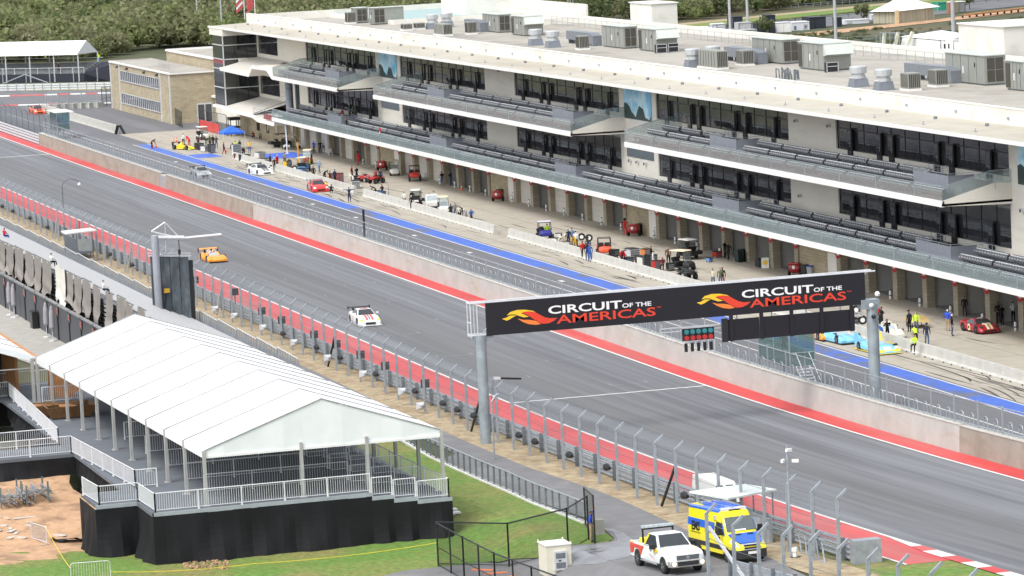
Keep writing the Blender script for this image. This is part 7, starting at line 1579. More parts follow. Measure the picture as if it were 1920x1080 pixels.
 m = MB(); [m.slab([(2.02, s*.35-.16, 1.455), (2.02, s*.35+.16, 1.455), (2.14, s*.35+.16, 1.42), (2.14, s*.35-.16, 1.42)], .015, BLACK, d=(.3, 0, 1)) for s in (-1, 1)]; m.build('bonnet_vents', t)
 m = MB(); m.hexa([(2.80, -.52, .72), (2.97, -.46, .72), (2.97, .46, .72), (2.80, .52, .72), (2.76, -.55, 1.02), (2.88, -.50, 1.04), (2.88, .50, 1.04), (2.76, .55, 1.02)], ALU)
 for z in (.77, .90): m.hexa([(2.955-.0*z, -.42, z), (2.985-.35*(z-.77), -.42, z), (2.985-.35*(z-.77), .42, z), (2.955, .42, z), (2.93, -.44, z+.09), (2.955-.35*(z-.77), -.44, z+.09), (2.955-.35*(z-.77), .44, z+.09), (2.93, .44, z+.09)], BLACK)
 m.build('grille', t)
 m = MB(); m.loft([[(x, -w, .28), (x, -w, .72), (x, w, .72), (x, w, .28)] for x, w in ((2.2, 1.0), (2.75, .95), (3.0, .80), (3.05, .6))], PL); m.box((3.04, -.26, .50), (3.07, .26, .64), WHITE); m.build('bumper', t)
 for x in (1.95, -1.75):
  for y in (-.89, .89): wheel(t, x, y, .35, .24, GALVD, 16)
 t.rotation_euler = (0, -R(2.1), R(5.5)); MB.OUT = 0.0
ambulance()
# --- carts
MB.OUT = 0.0
CARTW = paint('white_cart_paint', (.70, .70, .66)); CARTC = mat('cream_cart_roof', (.62, .54, .38), .6); SEATB = mat('black_vinyl', (.02, .02, .022), .6)
def golf_cart(lab, loc, rz, body=CARTW, roof=CARTC, bed=False):
 t = thing('golf_cart', lab, 'cart', loc, 0, 'golf carts in the pits'); m = MB()
 m.loft([ring12(*s) for s in [(1.2, .45, .3, .62), (1.0, .56, .28, .80), (.55, .58, .28, .85), (.5, .58, .28, .42)]], body); m.box((-.35, -.58, .26), (.52, .58, .34), SEATB); m.loft([ring12(*s) for s in [(-.3, .58, .28, .66), (-.9, .58, .28, .70), (-1.2, .52, .32, .62)]], body)
 for x in (.85, -.8):
  for y in (-.585, .585): arch(m, x, y, .27)
 m.build('body', t)
 m = MB(); m.box((-.75, -.52, .68), (-.2, .52, .80), SEATB); m.hexa([(-.85, -.52, .8), (-.72, -.52, .8), (-.72, .52, .8), (-.85, .52, .8), (-.98, -.5, 1.2), (-.86, -.5, 1.2), (-.86, .5, 1.2), (-.98, .5, 1.2)], SEATB); m.build('seat', t)
 m = MB(); m.hexa([(-1.1, -.58, 1.80), (.72, -.58, 1.80), (.72, .58, 1.80), (-1.1, .58, 1.80), (-1.02, -.5, 1.88), (.64, -.5, 1.88), (.64, .5, 1.88), (-1.02, .5, 1.88)], roof); m.build('roof', t)
 m = MB()
 for y in (-.52, .52): m.tube((.68, y, .8), (.50, y, 1.8), .025, BLACK, 5); m.tube((-1.0, y, .66), (-1.0, y, 1.8), .025, BLACK, 5)
 m.build('roof_posts', t); MB().slab([(.66, -.5, .85), (.66, .5, .85), (.5, .5, 1.76), (.5, -.5, 1.76)], .012, BGLASS, d=(1, 0, 0)).build('windscreen', t); MB().tube((.45, .25, .85), (.25, .25, 1.05), .02, BLACK, 5).lathe([(.17, .0), (.17, .03), (.13, .03), (.13, 0)], BLACK, (.22, .25, 1.05), n=10).build('steering_wheel', t)
 if bed: m = MB(); m.box((-1.9, -.6, .5), (-1.0, .6, .58), BLACK); [m.box((-1.9, s*.6-.02, .5), (-1.0, s*.6+.02, .85), BLACK) for s in (-1, 1)]; m.box((-1.92, -.6, .5), (-1.88, .6, .85), BLACK); m.build('cargo_bed', t)
 for x in (.85, -.8):
  for y in (-.50, .50): wheel(t, x, y, .24, .18, WHITE, 12)
 t.rotation_euler = (0, 0, rz)
def utv(lab, loc, rz, c, roof=None, cage=True):
 t = thing('utility_buggy', lab, 'buggy', loc, 0, 'off-road buggies in the pits'); m = MB(); m.loft([ring12(*s) for s in [(1.5, .45, .55, .78), (1.2, .6, .45, .95), (.7, .62, .4, 1.02), (.6, .62, .4, .6)]], c); m.box((-.5, -.62, .42), (.65, .62, .52), BLACK); m.box((-1.5, -.66, .72), (-.5, .66, .80), BLACK)
 for s in (-1, 1): m.box((-1.5, s*.66-.03, .8), (-.5, s*.66+.03, 1.06), BLACK if roof else c)
 m.box((-1.53, -.66, .8), (-1.47, .66, 1.06), c); m.build('body', t); m = MB(); [m.box((-.45, y-.26, .52), (.05, y+.26, .8), SEATB) for y in (-.3, .3)]; [m.box((-.55, y-.24, .8), (-.42, y+.24, 1.3), SEATB) for y in (-.3, .3)]; m.build('seat', t)
 m = MB()
 for y in (-.6, .6): m.path([(.75, y, 1.0), (.35, y, 1.78), (-.55, y, 1.80), (-.62, y, .8)], .035, BLACK, 6)
 for x, z in ((.35, 1.78), (-.55, 1.8)): m.tube((x, -.6, z), (x, .6, z), .035, BLACK, 6)
 m.build('roll_cage', t)
 if roof: MB().box((-.7, -.66, 1.82), (.5, .66, 1.88), roof).build('roof', t)
 for x in (1.05, -1.05):
  for y in (-.64, .64): wheel(t, x, y, .34, .26, GALVD, 12)
 t.rotation_euler = (0, 0, rz)
def quad(lab, loc, rz, c):
 t = thing('quad_bike', lab, 'quad bike', loc, 0, 'quad bikes in the pits'); m = MB(); m.loft([ring12(*s) for s in [(.95, .22, .5, .72), (.6, .26, .45, .92), (.1, .2, .45, .88), (-.6, .24, .5, .84), (-.95, .22, .55, .8)]], c)
 for s in (-1, 1):
  for x in (.62, -.62): m.hexa([(x-.38, s*.25, .66), (x+.38, s*.25, .66), (x+.38, s*.62, .66), (x-.38, s*.62, .66), (x-.3, s*.25, .80), (x+.3, s*.25, .80), (x+.28, s*.58, .74), (x-.28, s*.58, .74)], c)
 m.build('body', t); MB().hexa([(-.75, -.18, .84), (.1, -.16, .88), (.1, .16, .88), (-.75, .18, .84), (-.7, -.15, .95), (.05, -.13, .96), (.05, .13, .96), (-.7, .15, .95)], SEATB).build('seat', t)
 m = MB(); m.tube((.4, 0, .8), (.25, 0, 1.12), .03, BLACK, 5); m.tube((.2, -.38, 1.15), (.25, 0, 1.12), .025, BLACK, 5); m.tube((.2, .38, 1.15), (.25, 0, 1.12), .025, BLACK, 5); m.build('handlebar', t); m = MB(); [m.tube((.9-.1*i, -.35, .82), (.9-.1*i, .35, .82), .015, BLACK, 4) for i in range(5)]; [m.tube((-.9+.1*i, -.4, .88), (-.9+.1*i, .4, .88), .015, BLACK, 4) for i in range(5)]; m.build('rack', t)
 for x in (.62, -.62):
  for y in (-.48, .48): wheel(t, x, y, .31, .26, GALVD, 12)
 t.rotation_euler = (0, 0, rz)
def G(x, y, v=None):
 q = atg(x, y)
 if v:
  for _ in range(30): y += (q.y-v)*4; q = atg(x, y)
 return (q.x, q.y, .025)
golf_cart('cream-roofed golf cart with a red rear load, behind the far barrier', G(577, 308), R(-20), paint('red_cart_paint', (.45, .05, .03)))
golf_cart('cream-roofed golf cart on blue trailer frame beside the yellow post', G(570, 322), R(150), mat('blue_frame', (.10, .22, .40), .5))
golf_cart('white golf cart parked by the wide garage pillar', G(740, 329), R(-12), CARTW, CARTC)
golf_cart('white-roofed golf cart among crew behind the middle barrier', G(781, 402, 114.4), R(160), CARTW, CARTW)
golf_cart('cream-roofed golf cart right of the white mini truck', G(832, 402, 114.4), R(-10), CARTW, CARTC)
golf_cart('golf cart with a long dark roof near the far stone end wall', G(530, 276), R(100), SEATB, mat('dark_grey_roof', (.05, .05, .055), .6), True)
golf_cart('white golf cart on the blue painted box', G(548, 280), R(80), CARTW, CARTC)
golf_cart('cream-roofed golf cart behind the black quad bike', G(1280, 512, 117.2), R(30), SEATB, CARTC)
golf_cart('golf cart with pale roof bars loaded with gear by the garages', G(1289, 485), R(-170), SEATB, mat('pale_roof_bars', (.45, .45, .43), .5), True)
golf_cart('golf cart with pale top by the yellow annex barrier', G(380, 262), R(10), CARTW, CARTW)
utv('red buggy with black cage parked before closed garages', G(778, 339), R(-14), REDC)
utv('black buggy with pale canopy driven by a man in neon, behind the barrier', G(1022, 447, 115.0), R(-10), paint('indigo_paint', (.03, .03, .22)), mat('lilac_roof', (.55, .55, .62), .5))
utv('black buggy with an orange-red bonnet and open roll cage', G(1134, 479, 115.0), R(-14), paint('orange_red_paint', (.72, .10, .04)))
quad('black quad bike by the near barrier', G(1289, 524, 115.0), R(10), mat('black_quad_plastic', (.02, .022, .024), .35))
quad('red quad bike left of a pair behind the middle barrier', G(683, 342), R(-30), paint('red_quad_paint', (.42, .03, .03)))
quad('red quad bike right of a pair behind the middle barrier', G(706, 344), R(-60), paint('red_quad_paint', (.42, .03, .03)))
def mini_truck(lab, loc, rz):
 t = thing('mini_truck', lab, 'truck', loc, 0); W_ = CARTW; m = MB(); m.loft([[(x, -w, z0), (x, -w, z1*.6), (x, -w*k, z1), (x, w*k, z1), (x, w, z1*.6), (x, w, z0)] for x, w, z0, z1, k in ((1.65, .66, .30, .95, .98), (1.6, .70, .28, 1.0, .98), (1.25, .70, .28, 1.78, .86), (.45, .70, .28, 1.82, .86), (.35, .70, .28, 1.78, .86))], W_); m.box((-1.6, -.70, .48), (.33, .70, .60), W_); [m.box((-1.6, s*.70-.02, .6), (.33, s*.70+.02, .88), W_) for s in (-1, 1)]; m.box((-1.62, -.7, .55), (-1.58, .7, .88), W_); m.build('body', t)
 MB().slab([(1.55, -.6, 1.12), (1.55, .6, 1.12), (1.29, .54, 1.70), (1.29, -.54, 1.70)], .04, mat('pale_windscreen', (.35, .40, .42), .1, spec=.9), d=(.9, 0, .4)).build('windscreen', t)
 for s in (-1, 1): MB().slab([(1.35, s*.66, 1.12), (.55, s*.66, 1.12), (.55, s*.61, 1.66), (1.15, s*.61, 1.66)], .06, DGLASS, d=(0, s, .1)).build('side_window', t); MB().box((1.64, s*.40, .60), (1.69, s*.62, .78), HEADL).build('headlight', t); MB().obox((1.3, s*.85, 1.2), (.1, .14, .22), BLACK).build('mirror', t)
 MB().box((1.6, -.7, .25), (1.72, .7, .52), BLACK).build('bumper', t)
 for x in (1.1, -1.0):
  for y in (-.60, .60): wheel(t, x, y, .27, .18, WHITE, 12)
 t.rotation_euler = (0, 0, rz)
mini_truck('white mini truck with a man sitting on its bed, behind the barrier', G(808, 398, 114.4), R(-8))
LOCAL[0] = False
p = atg(1320, 962); t = thing('utility_cart', 'white-hooded cart with two dark windows behind the near guardrail', 'cart', tuple(p)); x, y, z = -214.9, 74.0, gz(-217)+.02; t.location = (x, y, z); m = MB(); m.hexa([(x-4.2, y-.2, z+.5), (x, y-.2, z+.5), (x, y+1.3, z+.5), (x-4.2, y+1.3, z+.5), (x-4.2, y-.1, z+1.75), (x-.5, y-.1, z+1.75), (x-.5, y+1.2, z+1.75), (x-4.2, y+1.2, z+1.75)], WHITE); m.build('body', t); m = MB(); m.box((x-4.25, y-.25, z+.2), (x, y+1.35, z+.6), BLACK); m.build('chassis', t)
for k in (.15, .78): MB().hexa([(x-.02-.0, y-.2+k, z+.62), (x+.03, y-.2+k, z+.62), (x+.03, y+.3+k, z+.62), (x-.02, y+.3+k, z+.62), (x-.40, y-.17+k, z+1.6), (x-.34, y-.17+k, z+1.6), (x-.34, y+.25+k, z+1.6), (x-.40, y+.25+k, z+1.6)], DGLASS).build('window', t)
for dx in (-.7, -3.4):
 for dy in (-.2, 1.3): MB().lathe([(.15, -.08), (.3, -.08), (.3, .08), (.15, .08)], RUBBER, (x+dx, y+dy, z+.3), 'Y', 12).build('wheel', t)
# ================================================================ people
SKINS = [mat('skin_light', (.52, .31, .22), .55, var=.05), mat('skin_tan', (.38, .21, .13), .55, var=.05), mat('skin_dark', (.12, .06, .04), .55, var=.05)]
CL = {}
def cloth(n):
 T = dict(black=(.012, .012, .014), navy=(.02, .025, .06), maroon=(.09, .012, .018), white=(.66, .66, .64), red=(.50, .02, .02), darkred=(.25, .015, .015), yellow=(.72, .42, .02), neon=(.52, .78, .06), blue=(.03, .08, .50), lightblue=(.16, .27, .42), denim=(.07, .11, .20), khaki=(.36, .28, .17), grey=(.20, .20, .20), cream=(.58, .54, .42), olive=(.10, .11, .06), plaid=(.22, .20, .19), suitblue=(.03, .10, .36), cyan=(.08, .45, .62), brown=(.12, .06, .03), blond=(.40, .28, .12), shadow=(.03, .03, .035))
 if n not in CL: CL[n] = mat('cloth_'+n, T[n], .8, var=.12, scale=6, spec=.25)
 return CL[n]
PLACE = [SKINS[0], cloth('black'), cloth('navy'), mat('shoe_leather', (.02, .018, .016), .5), cloth('brown')]   # skin, top, legs, shoes, hair
def body_mesh(name, J, bare=False):
 """one continuous skinned figure from a joint skeleton; facing +x"""
 V = []; Rd = []; Ed = []; Kd = []
 def vx(p, r): V.append(Vector(p)); Rd.append(r); return len(V)-1
 def ed(a, b, k): Ed.append((a, b)); Kd.append(k)
 pel = vx(J['pelvis'], (.145, .115)); wa = vx(J['waist'], (.135, .105)); ch = vx(J['chest'], (.165, .12)); ne0 = vx(J['neck0'], (.085, .075)); ne = vx(J['neck'], (.055, .055))
 ed(pel, wa, 2 if False else 1); ed(wa, ch, 1); ed(ch, ne0, 1); ed(ne0, ne, 0)
 hd = Vector(J['head']); up = (hd-Vector(J['neck'])).normalized(); fw = Vector(J.get('face', (1, 0, 0)))
 j = vx(hd-up*.06+fw*.02, (.072, .078)); m_ = vx(hd+up*.02, (.088, .098)); tp = vx(hd+up*.085-fw*.01, (.07, .08)); ed(ne, j, 0); ed(j, m_, 0); ed(m_, tp, 4)
 for s in ('l', 'r'):
  sg = 1 if s == 'l' else -1
  sh = vx(J['sh'+s], (.068, .068)); el = vx(J['el'+s], (.046, .046)); wr = vx(J['wr'+s], (.031, .028)); ed(ch, sh, 1); ed(sh, el, 1); ed(el, wr, 0 if bare else 1)
  d = (V[wr]-V[el]).normalized(); q = d.cross(Vector((0, 1, 0)) if abs(d.y) < .8 else Vector((1, 0, 0))).normalized(); q2 = d.cross(q)
  pa = vx(V[wr]+d*.07, (.036, .020)); ed(wr, pa, 0)
  for i, L in enumerate((.078, .088, .082, .064)):
   b = vx(V[pa]+d*.035+q*(.027-.018*i), (.0095, .0095)); e = vx(V[b]+d*L*.55+q2*.006, (.009, .009)); e2 = vx(V[e]+d*L*.45+q2*.018, (.0075, .0075)); ed(pa, b, 0); ed(b, e, 0); ed(e, e2, 0)
  th = vx(V[wr]+d*.035+q*.042, (.0105, .0105)); t2 = vx(V[th]+d*.045+q*.012+q2*.012, (.009, .009)); ed(wr, th, 0); ed(th, t2, 0)
  hp = vx(J['hip'+s], (.098, .098)); kn = vx(J['kn'+s], (.066, .066)); an = vx(J['an'+s], (.043, .045)); to = vx(J['to'+s], (.042, .030))
  ed(pel, hp, 2); ed(hp, kn, 2); ed(kn, an, 0 if J.get('shorts') else 2); ed(an, to, 3)
 me = bpy.data.meshes.new(name); me.from_pydata(V, Ed, []); o = bpy.data.objects.new(name, me); C.objects.link(o)
 md = o.modifiers.new('s', 'SKIN'); md.branch_smoothing = .6
 for i, sv_ in enumerate(me.skin_vertices[0].data): sv_.radius = Rd[i]; sv_.use_root = (i == 0)
 sb = o.modifiers.new('d', 'SUBSURF'); sb.levels = 1
 dg = bpy.context.evaluated_depsgraph_get(); em = bpy.data.meshes.new_from_object(o.evaluated_get(dg)); bpy.data.objects.remove(o)
 em.materials.clear()
 for k in PLACE: em.materials.append(k)
 A = np.array([V[a] for a, b in Ed]); B = np.array([V[b] for a, b in Ed]); D = B-A; LL_ = (D*D).sum(1)+1e-9; rr_ = np.array([max(Rd[a]+Rd[b]) for a, b in Ed]); K = np.array(Kd)
 n = len(em.polygons); c = np.empty(n*3); em.polygons.foreach_get('center', c); c = c.reshape(-1, 3); idx = np.zeros(n, 'i')
 for i in range(n):
  t = np.clip(((c[i]-A)*D).sum(1)/LL_, 0, 1); dist = np.linalg.norm(A+D*t[:, None]-c[i], axis=1)-rr_*.8; idx[i] = K[dist.argmin()]
 hv = np.array(hd); rel = c-hv; isH = (np.abs(rel@np.array(up)) < .22) & (np.linalg.norm(rel, axis=1) < .16); f_ = rel@np.array(fw); u_ = rel@np.array(up)
 idx[isH & ((u_ > .075) | ((f_ < -.01) & (u_ > -.05)))] = 4
 em.polygons.foreach_set('material_index', idx); em.polygons.foreach_set('use_smooth', [True]*n)
 # face: nose, eyes, mouth, ears joined into the same mesh
 bm = bmesh.new(); bm.from_mesh(em); sd = up.cross(fw).normalized()
 def bit(cn, a, mi):
  r = bmesh.ops.create_icosphere(bm, subdivisions=1, radius=1.0); M_ = Matrix((fw*a[0], sd*a[1], up*a[2])).transposed()
  for v in r['verts']: v.co = M_ @ v.co+cn
  for f in {f for v in r['verts'] for f in v.link_faces}: f.material_index = mi; f.smooth = True
 bit(hd+fw*.105-up*.005, (.022, .014, .024), 0); bit(hd+fw*.095-up*.055, (.008, .024, .006), 4)
 for s in (-1, 1): bit(hd+fw*.09+sd*s*.033+up*.018, (.010, .012, .008), 3); bit(hd+sd*s*.092-fw*.005, (.02, .012, .03), 0)
 bm.to_mesh(em); bm.free(); return em
def J_(**k):
 J = dict(pelvis=(0, 0, .95), waist=(.0, 0, 1.12), chest=(.01, 0, 1.33), neck0=(.0, 0, 1.46), neck=(.01, 0, 1.54), head=(.03, 0, 1.64), shl=(0, .19, 1.42), shr=(0, -.19, 1.42), ell=(-.02, .25, 1.14), elr=(-.02, -.25, 1.14), wrl=(.06, .26, .90), wrr=(.06, -.26, .90),
  hipl=(0, .095, .90), hipr=(0, -.095, .90), knl=(.02, .11, .50), knr=(.02, -.11, .50), anl=(-.02, .12, .09), anr=(-.02, -.12, .09), tol=(.14, .14, .04), tor=(.14, -.14, .04))
 J.update(k); return J
POSE = {
 'stand': J_(), 'folded': J_(ell=(.06, .28, 1.18), elr=(.06, -.28, 1.18), wrl=(.22, -.02, 1.22), wrr=(.23, .04, 1.17), anr=(.02, -.15, .09), tor=(.18, -.18, .04)),
 'hips': J_(ell=(-.08, .36, 1.20), elr=(-.08, -.36, 1.20), wrl=(.03, .20, 1.02), wrr=(.03, -.20, 1.02)),
 'walk': J_(knl=(.16, .10, .52), anl=(.20, .10, .10), tol=(.35, .10, .06), knr=(-.05, -.10, .50), anr=(-.26, -.10, .14), tor=(-.12, -.11, .04), ell=(-.16, .24, 1.16), wrl=(-.14, .24, .92), elr=(.10, -.24, 1.16), wrr=(.24, -.22, .96)),
 'spread': J_(ell=(.02, .46, 1.45), elr=(.02, -.46, 1.45), wrl=(.04, .71, 1.47), wrr=(.04, -.71, 1.47)),
 'reach': J_(ell=(.08, .20, 1.68), wrl=(.14, .16, 1.92), elr=(.0, -.29, 1.16), wrr=(.12, -.22, 1.0)),
 'phone': J_(ell=(.02, .25, 1.16), elr=(.02, -.25, 1.16), wrl=(.24, .08, 1.26), wrr=(.25, -.06, 1.24), head=(.07, 0, 1.62), face=(.93, 0, -.36)),
 'bend': J_(pelvis=(-.10, 0, .92), waist=(.05, 0, 1.05), chest=(.25, 0, 1.16), neck0=(.36, 0, 1.22), neck=(.42, 0, 1.25), head=(.53, 0, 1.27), face=(.75, 0, -.66), shl=(.30, .19, 1.18), shr=(.30, -.19, 1.18), ell=(.38, .22, .92), elr=(.38, -.22, .92), wrl=(.52, .16, .74), wrr=(.52, -.16, .74), hipl=(-.08, .1, .87), hipr=(-.08, -.1, .87), knl=(.02, .12, .48), knr=(.02, -.12, .48)),
 'crouch': J_(pelvis=(-.12, 0, .36), waist=(-.04, 0, .52), chest=(.10, 0, .70), neck0=(.17, 0, .82), neck=(.21, 0, .88), head=(.28, 0, .96), face=(.95, 0, -.3), shl=(.14, .19, .78), shr=(.14, -.19, .78), ell=(.34, .24, .60), elr=(.34, -.24, .60), wrl=(.52, .14, .55), wrr=(.52, -.14, .55), hipl=(-.10, .1, .34), hipr=(-.10, -.1, .34), knl=(.28, .16, .48), knr=(.22, -.16, .40), anl=(.12, .14, .09), anr=(-.05, -.14, .12), tol=(.28, .16, .04), tor=(.10, -.16, .04)),
 'sit': J_(pelvis=(0, 0, .56), waist=(-.02, 0, .72), chest=(.0, 0, .93), neck0=(.0, 0, 1.06), neck=(.01, 0, 1.14), head=(.03, 0, 1.24), shl=(0, .19, 1.02), shr=(0, -.19, 1.02), ell=(.10, .25, .78), elr=(.10, -.25, .78), wrl=(.32, .14, .70), wrr=(.32, -.14, .70), hipl=(.02, .1, .54), hipr=(.02, -.1, .54), knl=(.44, .13, .54), knr=(.44, -.13, .54), anl=(.48, .13, .12), anr=(.48, -.13, .12), tol=(.62, .14, .06), tor=(.62, -.14, .06))}
HEADZ = {'bend': 1.40, 'crouch': 1.06, 'sit': 1.34, 'reach': 1.75}
BODY = {}
def person(lab, x, y, pose='stand', face=-18, top='black', legs='denim', hair='brown', skin=0, z=None, at=None, group=None, bare=False, hat=None, foot=False, sc=1.0, shoes=None):
 """(x, y) is the top of the head as seen in the photograph; feet rest on the ground below it (or on z)"""
 key = (pose, bare)
 if key not in BODY: BODY[key] = body_mesh('person_body', POSE[pose], bare)
 h = HEADZ.get(pose, 1.75)*sc
 if at is None: p = atg(x, y, 0.0 if foot else h); p = Vector((p.x, p.y, gz(p.x, p.y)+.025))
 else: p = Vector(at)
 o = bpy.data.objects.new('person', BODY[key]); C.objects.link(o); o.location = p; o.rotation_euler = (0, 0, R(face)); o.scale = (sc, sc, sc)
 for i, m in enumerate((SKINS[skin], cloth(top), cloth(legs), shoes and cloth(shoes) or PLACE[3], cloth(hair))): o.material_slots[i].link = 'OBJECT'; o.material_slots[i].material = m
 tag(o, lab, 'person', group)
 if hat:
  J = POSE[pose]; m = MB(); hc = Vector(J['head'])+Vector((-.005, 0, .06))
  if hat == 'brim': m.lathe([(.2, -.0), (.2, .015), (.11, .02), (.10, .10), (.03, .12)], cloth('cream'), hc, n=12)
  elif hat.startswith('helmet'): m.lathe([(.10, -.16), (.135, -.08), (.14, .02), (.10, .09), (.02, .115)], cloth(hat[7:] or 'white'), hc, n=12); m.box(hc+Vector((.09, -.09, -.07)), hc+Vector((.14, .09, -.01)), BLACK)
  else: m.lathe([(.105, -.01), (.11, .03), (.08, .075), (.02, .09)], cloth(hat), hc, n=12); m.box(hc+Vector((.05, -.07, -.005)), hc+Vector((.19, .07, .01)), cloth(hat))
  k = m.build('helmet' if hat.startswith('helmet') else 'hat'); k.parent = o
 return o
A_, B_ = -18, 162
P = person
P('man in a blue shirt and khaki trousers reaching up to the open gate', 1109, 1017, 'reach', 60, 'blue', 'khaki', 'black', 1, bare=True, foot=True)
P('crew member in dark overalls with both arms spread, by the blue line', 654, 351, 'spread', B_, 'navy', 'navy', 'black')
P('person in dark maroon beside two traffic cones at the blue line start', 284, 260, 'bend', 60, 'maroon', 'maroon', 'black')
P('man in a white shirt behind the yellow formula car', 343, 250, 'stand', A_, 'white', 'black', 'brown')
P('man in red overalls bending over the yellow formula car', 354, 256, 'bend', 200, 'red', 'red', 'red', hat='helmet_red')
for i, (x, y, c, l, po, lb) in enumerate(((371, 254, 'maroon', 'black', 'stand', 'person in maroon leftmost in the crowd left of the blue canopy'), (378, 247, 'black', 'black', 'sit', 'person in black sitting on the cart left of the blue canopy'), (386, 258, 'black', 'grey', 'bend', 'person bending over gear in the crowd left of the blue canopy'), (393, 254, 'olive', 'black', 'stand', 'person in olive in the crowd left of the blue canopy'), (399, 253, 'black', 'black', 'stand', 'person in black second from the right of the crowd left of the blue canopy'), (405, 255, 'shadow', 'denim', 'folded', 'person in dark grey rightmost of the crowd left of the blue canopy'), (419, 266, 'navy', 'maroon', 'walk', 'person in navy walking left of the blue canopy post'), (433, 268, 'navy', 'black', 'crouch', 'person in navy crouching in front of the blue canopy'), (441, 264, 'neon', 'black', 'stand', 'person with a neon top under the blue canopy'), (449, 262, 'black', 'denim', 'stand', 'person in black right of the neon top under the blue canopy'), (456, 276, 'black', 'black', 'crouch', 'person in black crouching right of the blue canopy'))): P(lb, x, y, po, (-18, 60, 120, 200, 300)[i % 5], c, l, ('black', 'brown')[i % 2], i % 2)
P('man in a yellow jacket standing right of the blue canopy', 467, 264, 'stand', B_, 'yellow', 'denim', 'brown')
P('person in black near the white car behind the far barrier', 506, 289, 'stand', 100, 'black', 'black')
P('person in a long red suit behind the far barrier', 519, 290, 'stand', 40, 'red', 'red', 'white')
P('driver in black with a white cap in front of the far barrier', 514, 296, 'stand', A_, 'black', 'black', 'white', hat='white')
P('woman in a plaid shirt behind the far barrier end', 533, 285, 'stand', 150, 'plaid', 'shadow', 'brown')
P('person in dark clothes leaning on the yellow crate', 544, 297, 'bend', 190, 'shadow', 'denim', 'brown')
P('person in a neon vest beside the orange post and cart', 580, 295, 'stand', 70, 'neon', 'navy', 'brown', hat='cream')
P('person in black standing at the end of the far barrier', 587, 311, 'stand', A_, 'black', 'black', 'black')
P('man in a light blue sweater walking near the far barrier end', 598, 300, 'walk', -60, 'lightblue', 'denim', 'white')
P('person in black bending behind the red race car', 608, 318, 'bend', 30, 'black', 'black', 'black')
P('person in black left of the red jerry cans', 618, 320, 'stand', 60, 'maroon', 'black', 'black')
P('person in navy behind the red jerry cans', 627, 317, 'stand', 120, 'navy', 'black', 'black')
P('crew member in a neon vest crouching at the nose of the red race car', 611, 340, 'crouch', 180, 'neon', 'black', 'black')
P('crew member in black crouching beside the red race car', 620, 346, 'crouch', 150, 'black', 'black', 'black')
P('driver in red overalls standing by the closed far garage doors', 671, 284, 'stand', -60, 'red', 'red', 'black', hat='helmet_black')
P('person with red shoulders beside the left red quad bike', 659, 311, 'stand', 50, 'darkred', 'navy', 'brown')
P('person in black beside the left red quad bike', 668, 312, 'phone', 200, 'black', 'black', 'black')
P('person in white kneeling by the equipment trolley', 661, 325, 'bend', -120, 'white', 'white', 'white')
P('rider in red seated on the right red quad bike', 703, 320, 'sit', -60, 'darkred', 'black', 'brown', at=(atg(706, 344).x, atg(706, 344).y, .38))
P('person in black standing behind the right red quad bike', 713, 317, 'stand', -40, 'navy', 'black', 'brown')
P('person in black bending over cases behind the middle barrier', 703, 347, 'bend', 250, 'black', 'navy', 'black')
P('person in black upright next to one bending behind the middle barrier', 716, 345, 'folded', -60, 'black', 'denim', 'brown')
for lb, x, y, po, c, l in (('man in a blue jacket by the far garages', 588, 264, 'stand', 'blue', 'black'), ('left of two people in black by the far garage doors', 600, 264, 'hips', 'black', 'black'), ('man in a pale shirt beside two others at the far garage doors', 606, 262, 'stand', 'cream', 'black'), ('person in red seated against the stone wall at the far end', 475, 246, 'crouch', 'darkred', 'black'), ('person in grey sitting beside a kart at the far stone wall', 488, 248, 'crouch', 'grey', 'black'), ('driver in black on the dark-roofed cart at the far end', 530, 257, 'stand', 'black', 'black')): P(lb, x, y, po, -30, c, l, 'brown')
P('person in black reading a phone by the closed garage doors', 828, 321, 'phone', 200, 'black', 'denim', 'black')
P('person in navy leaning in shadow at a garage pillar', 844, 321, 'folded', 220, 'navy', 'denim', 'black')
P('man in a white shirt and navy shorts at the cart behind the middle barrier', 757, 359, 'stand', 160, 'white', 'navy', 'black')
P('man in black overalls with pale collar standing before the middle barrier', 771, 366, 'stand', A_, 'black', 'black', 'white')
P('person in black inside the white-roofed cart', 772, 357, 'stand', A_, 'black', 'black', 'black')
P('man in black sitting high on the mini truck bed', 794, 352, 'sit', 160, 'black', 'black', 'brown', at=(G(808, 398, 114.4)[0]-1.2, 114.6, .45))
P('person in black seated low beside the mini truck', 787, 369, 'sit', 120, 'black', 'black', 'black')
for lb, x, y, po, c, l, h in (('person in black leftmost in the row beside the cream-roofed cart', 845, 382, 'folded', 'black', 'black', 'black'), ('woman with long hair in grey behind the middle barrier', 853, 379, 'stand', 'grey', 'denim', 'blond'), ('person in a pale top in the row behind the middle barrier', 860, 385, 'stand', 'cream', 'black', 'brown'), ('person in black in the middle of the row near the barrier end', 865, 387, 'bend', 'black', 'black', 'black'), ('man with a wide pale hat sitting near the barrier end', 873, 393, 'bend', 'grey', 'grey', 'brown')): P(lb, x, y, po, B_+20, c, l, h, hat='brim' if 'hat' in lb else None)
P('man in a blue shirt at the end of the row near the barrier end', 883, 391, 'hips', 200, 'suitblue', 'brown', 'blond', bare=True)
P('driver in a neon vest on the canopied buggy', 1027, 424, 'sit', A_, 'neon', 'navy', 'black', at=(G(1022, 447, 115.0)[0]-.1, 115.3, .32))
P('person in cream overalls bending behind the long barrier', 1057, 435, 'bend', 100, 'cream', 'cream', 'brown')
P('second person in cream overalls left of a bending one', 1048, 440, 'bend', 60, 'cream', 'cream', 'white')
P('man in a navy top behind the people in cream overalls', 1065, 429, 'stand', 180, 'navy', 'navy', 'blond')
P('man in a pale blue shirt behind the people in cream overalls', 1072, 427, 'stand', 190, 'lightblue', 'denim', 'brown')
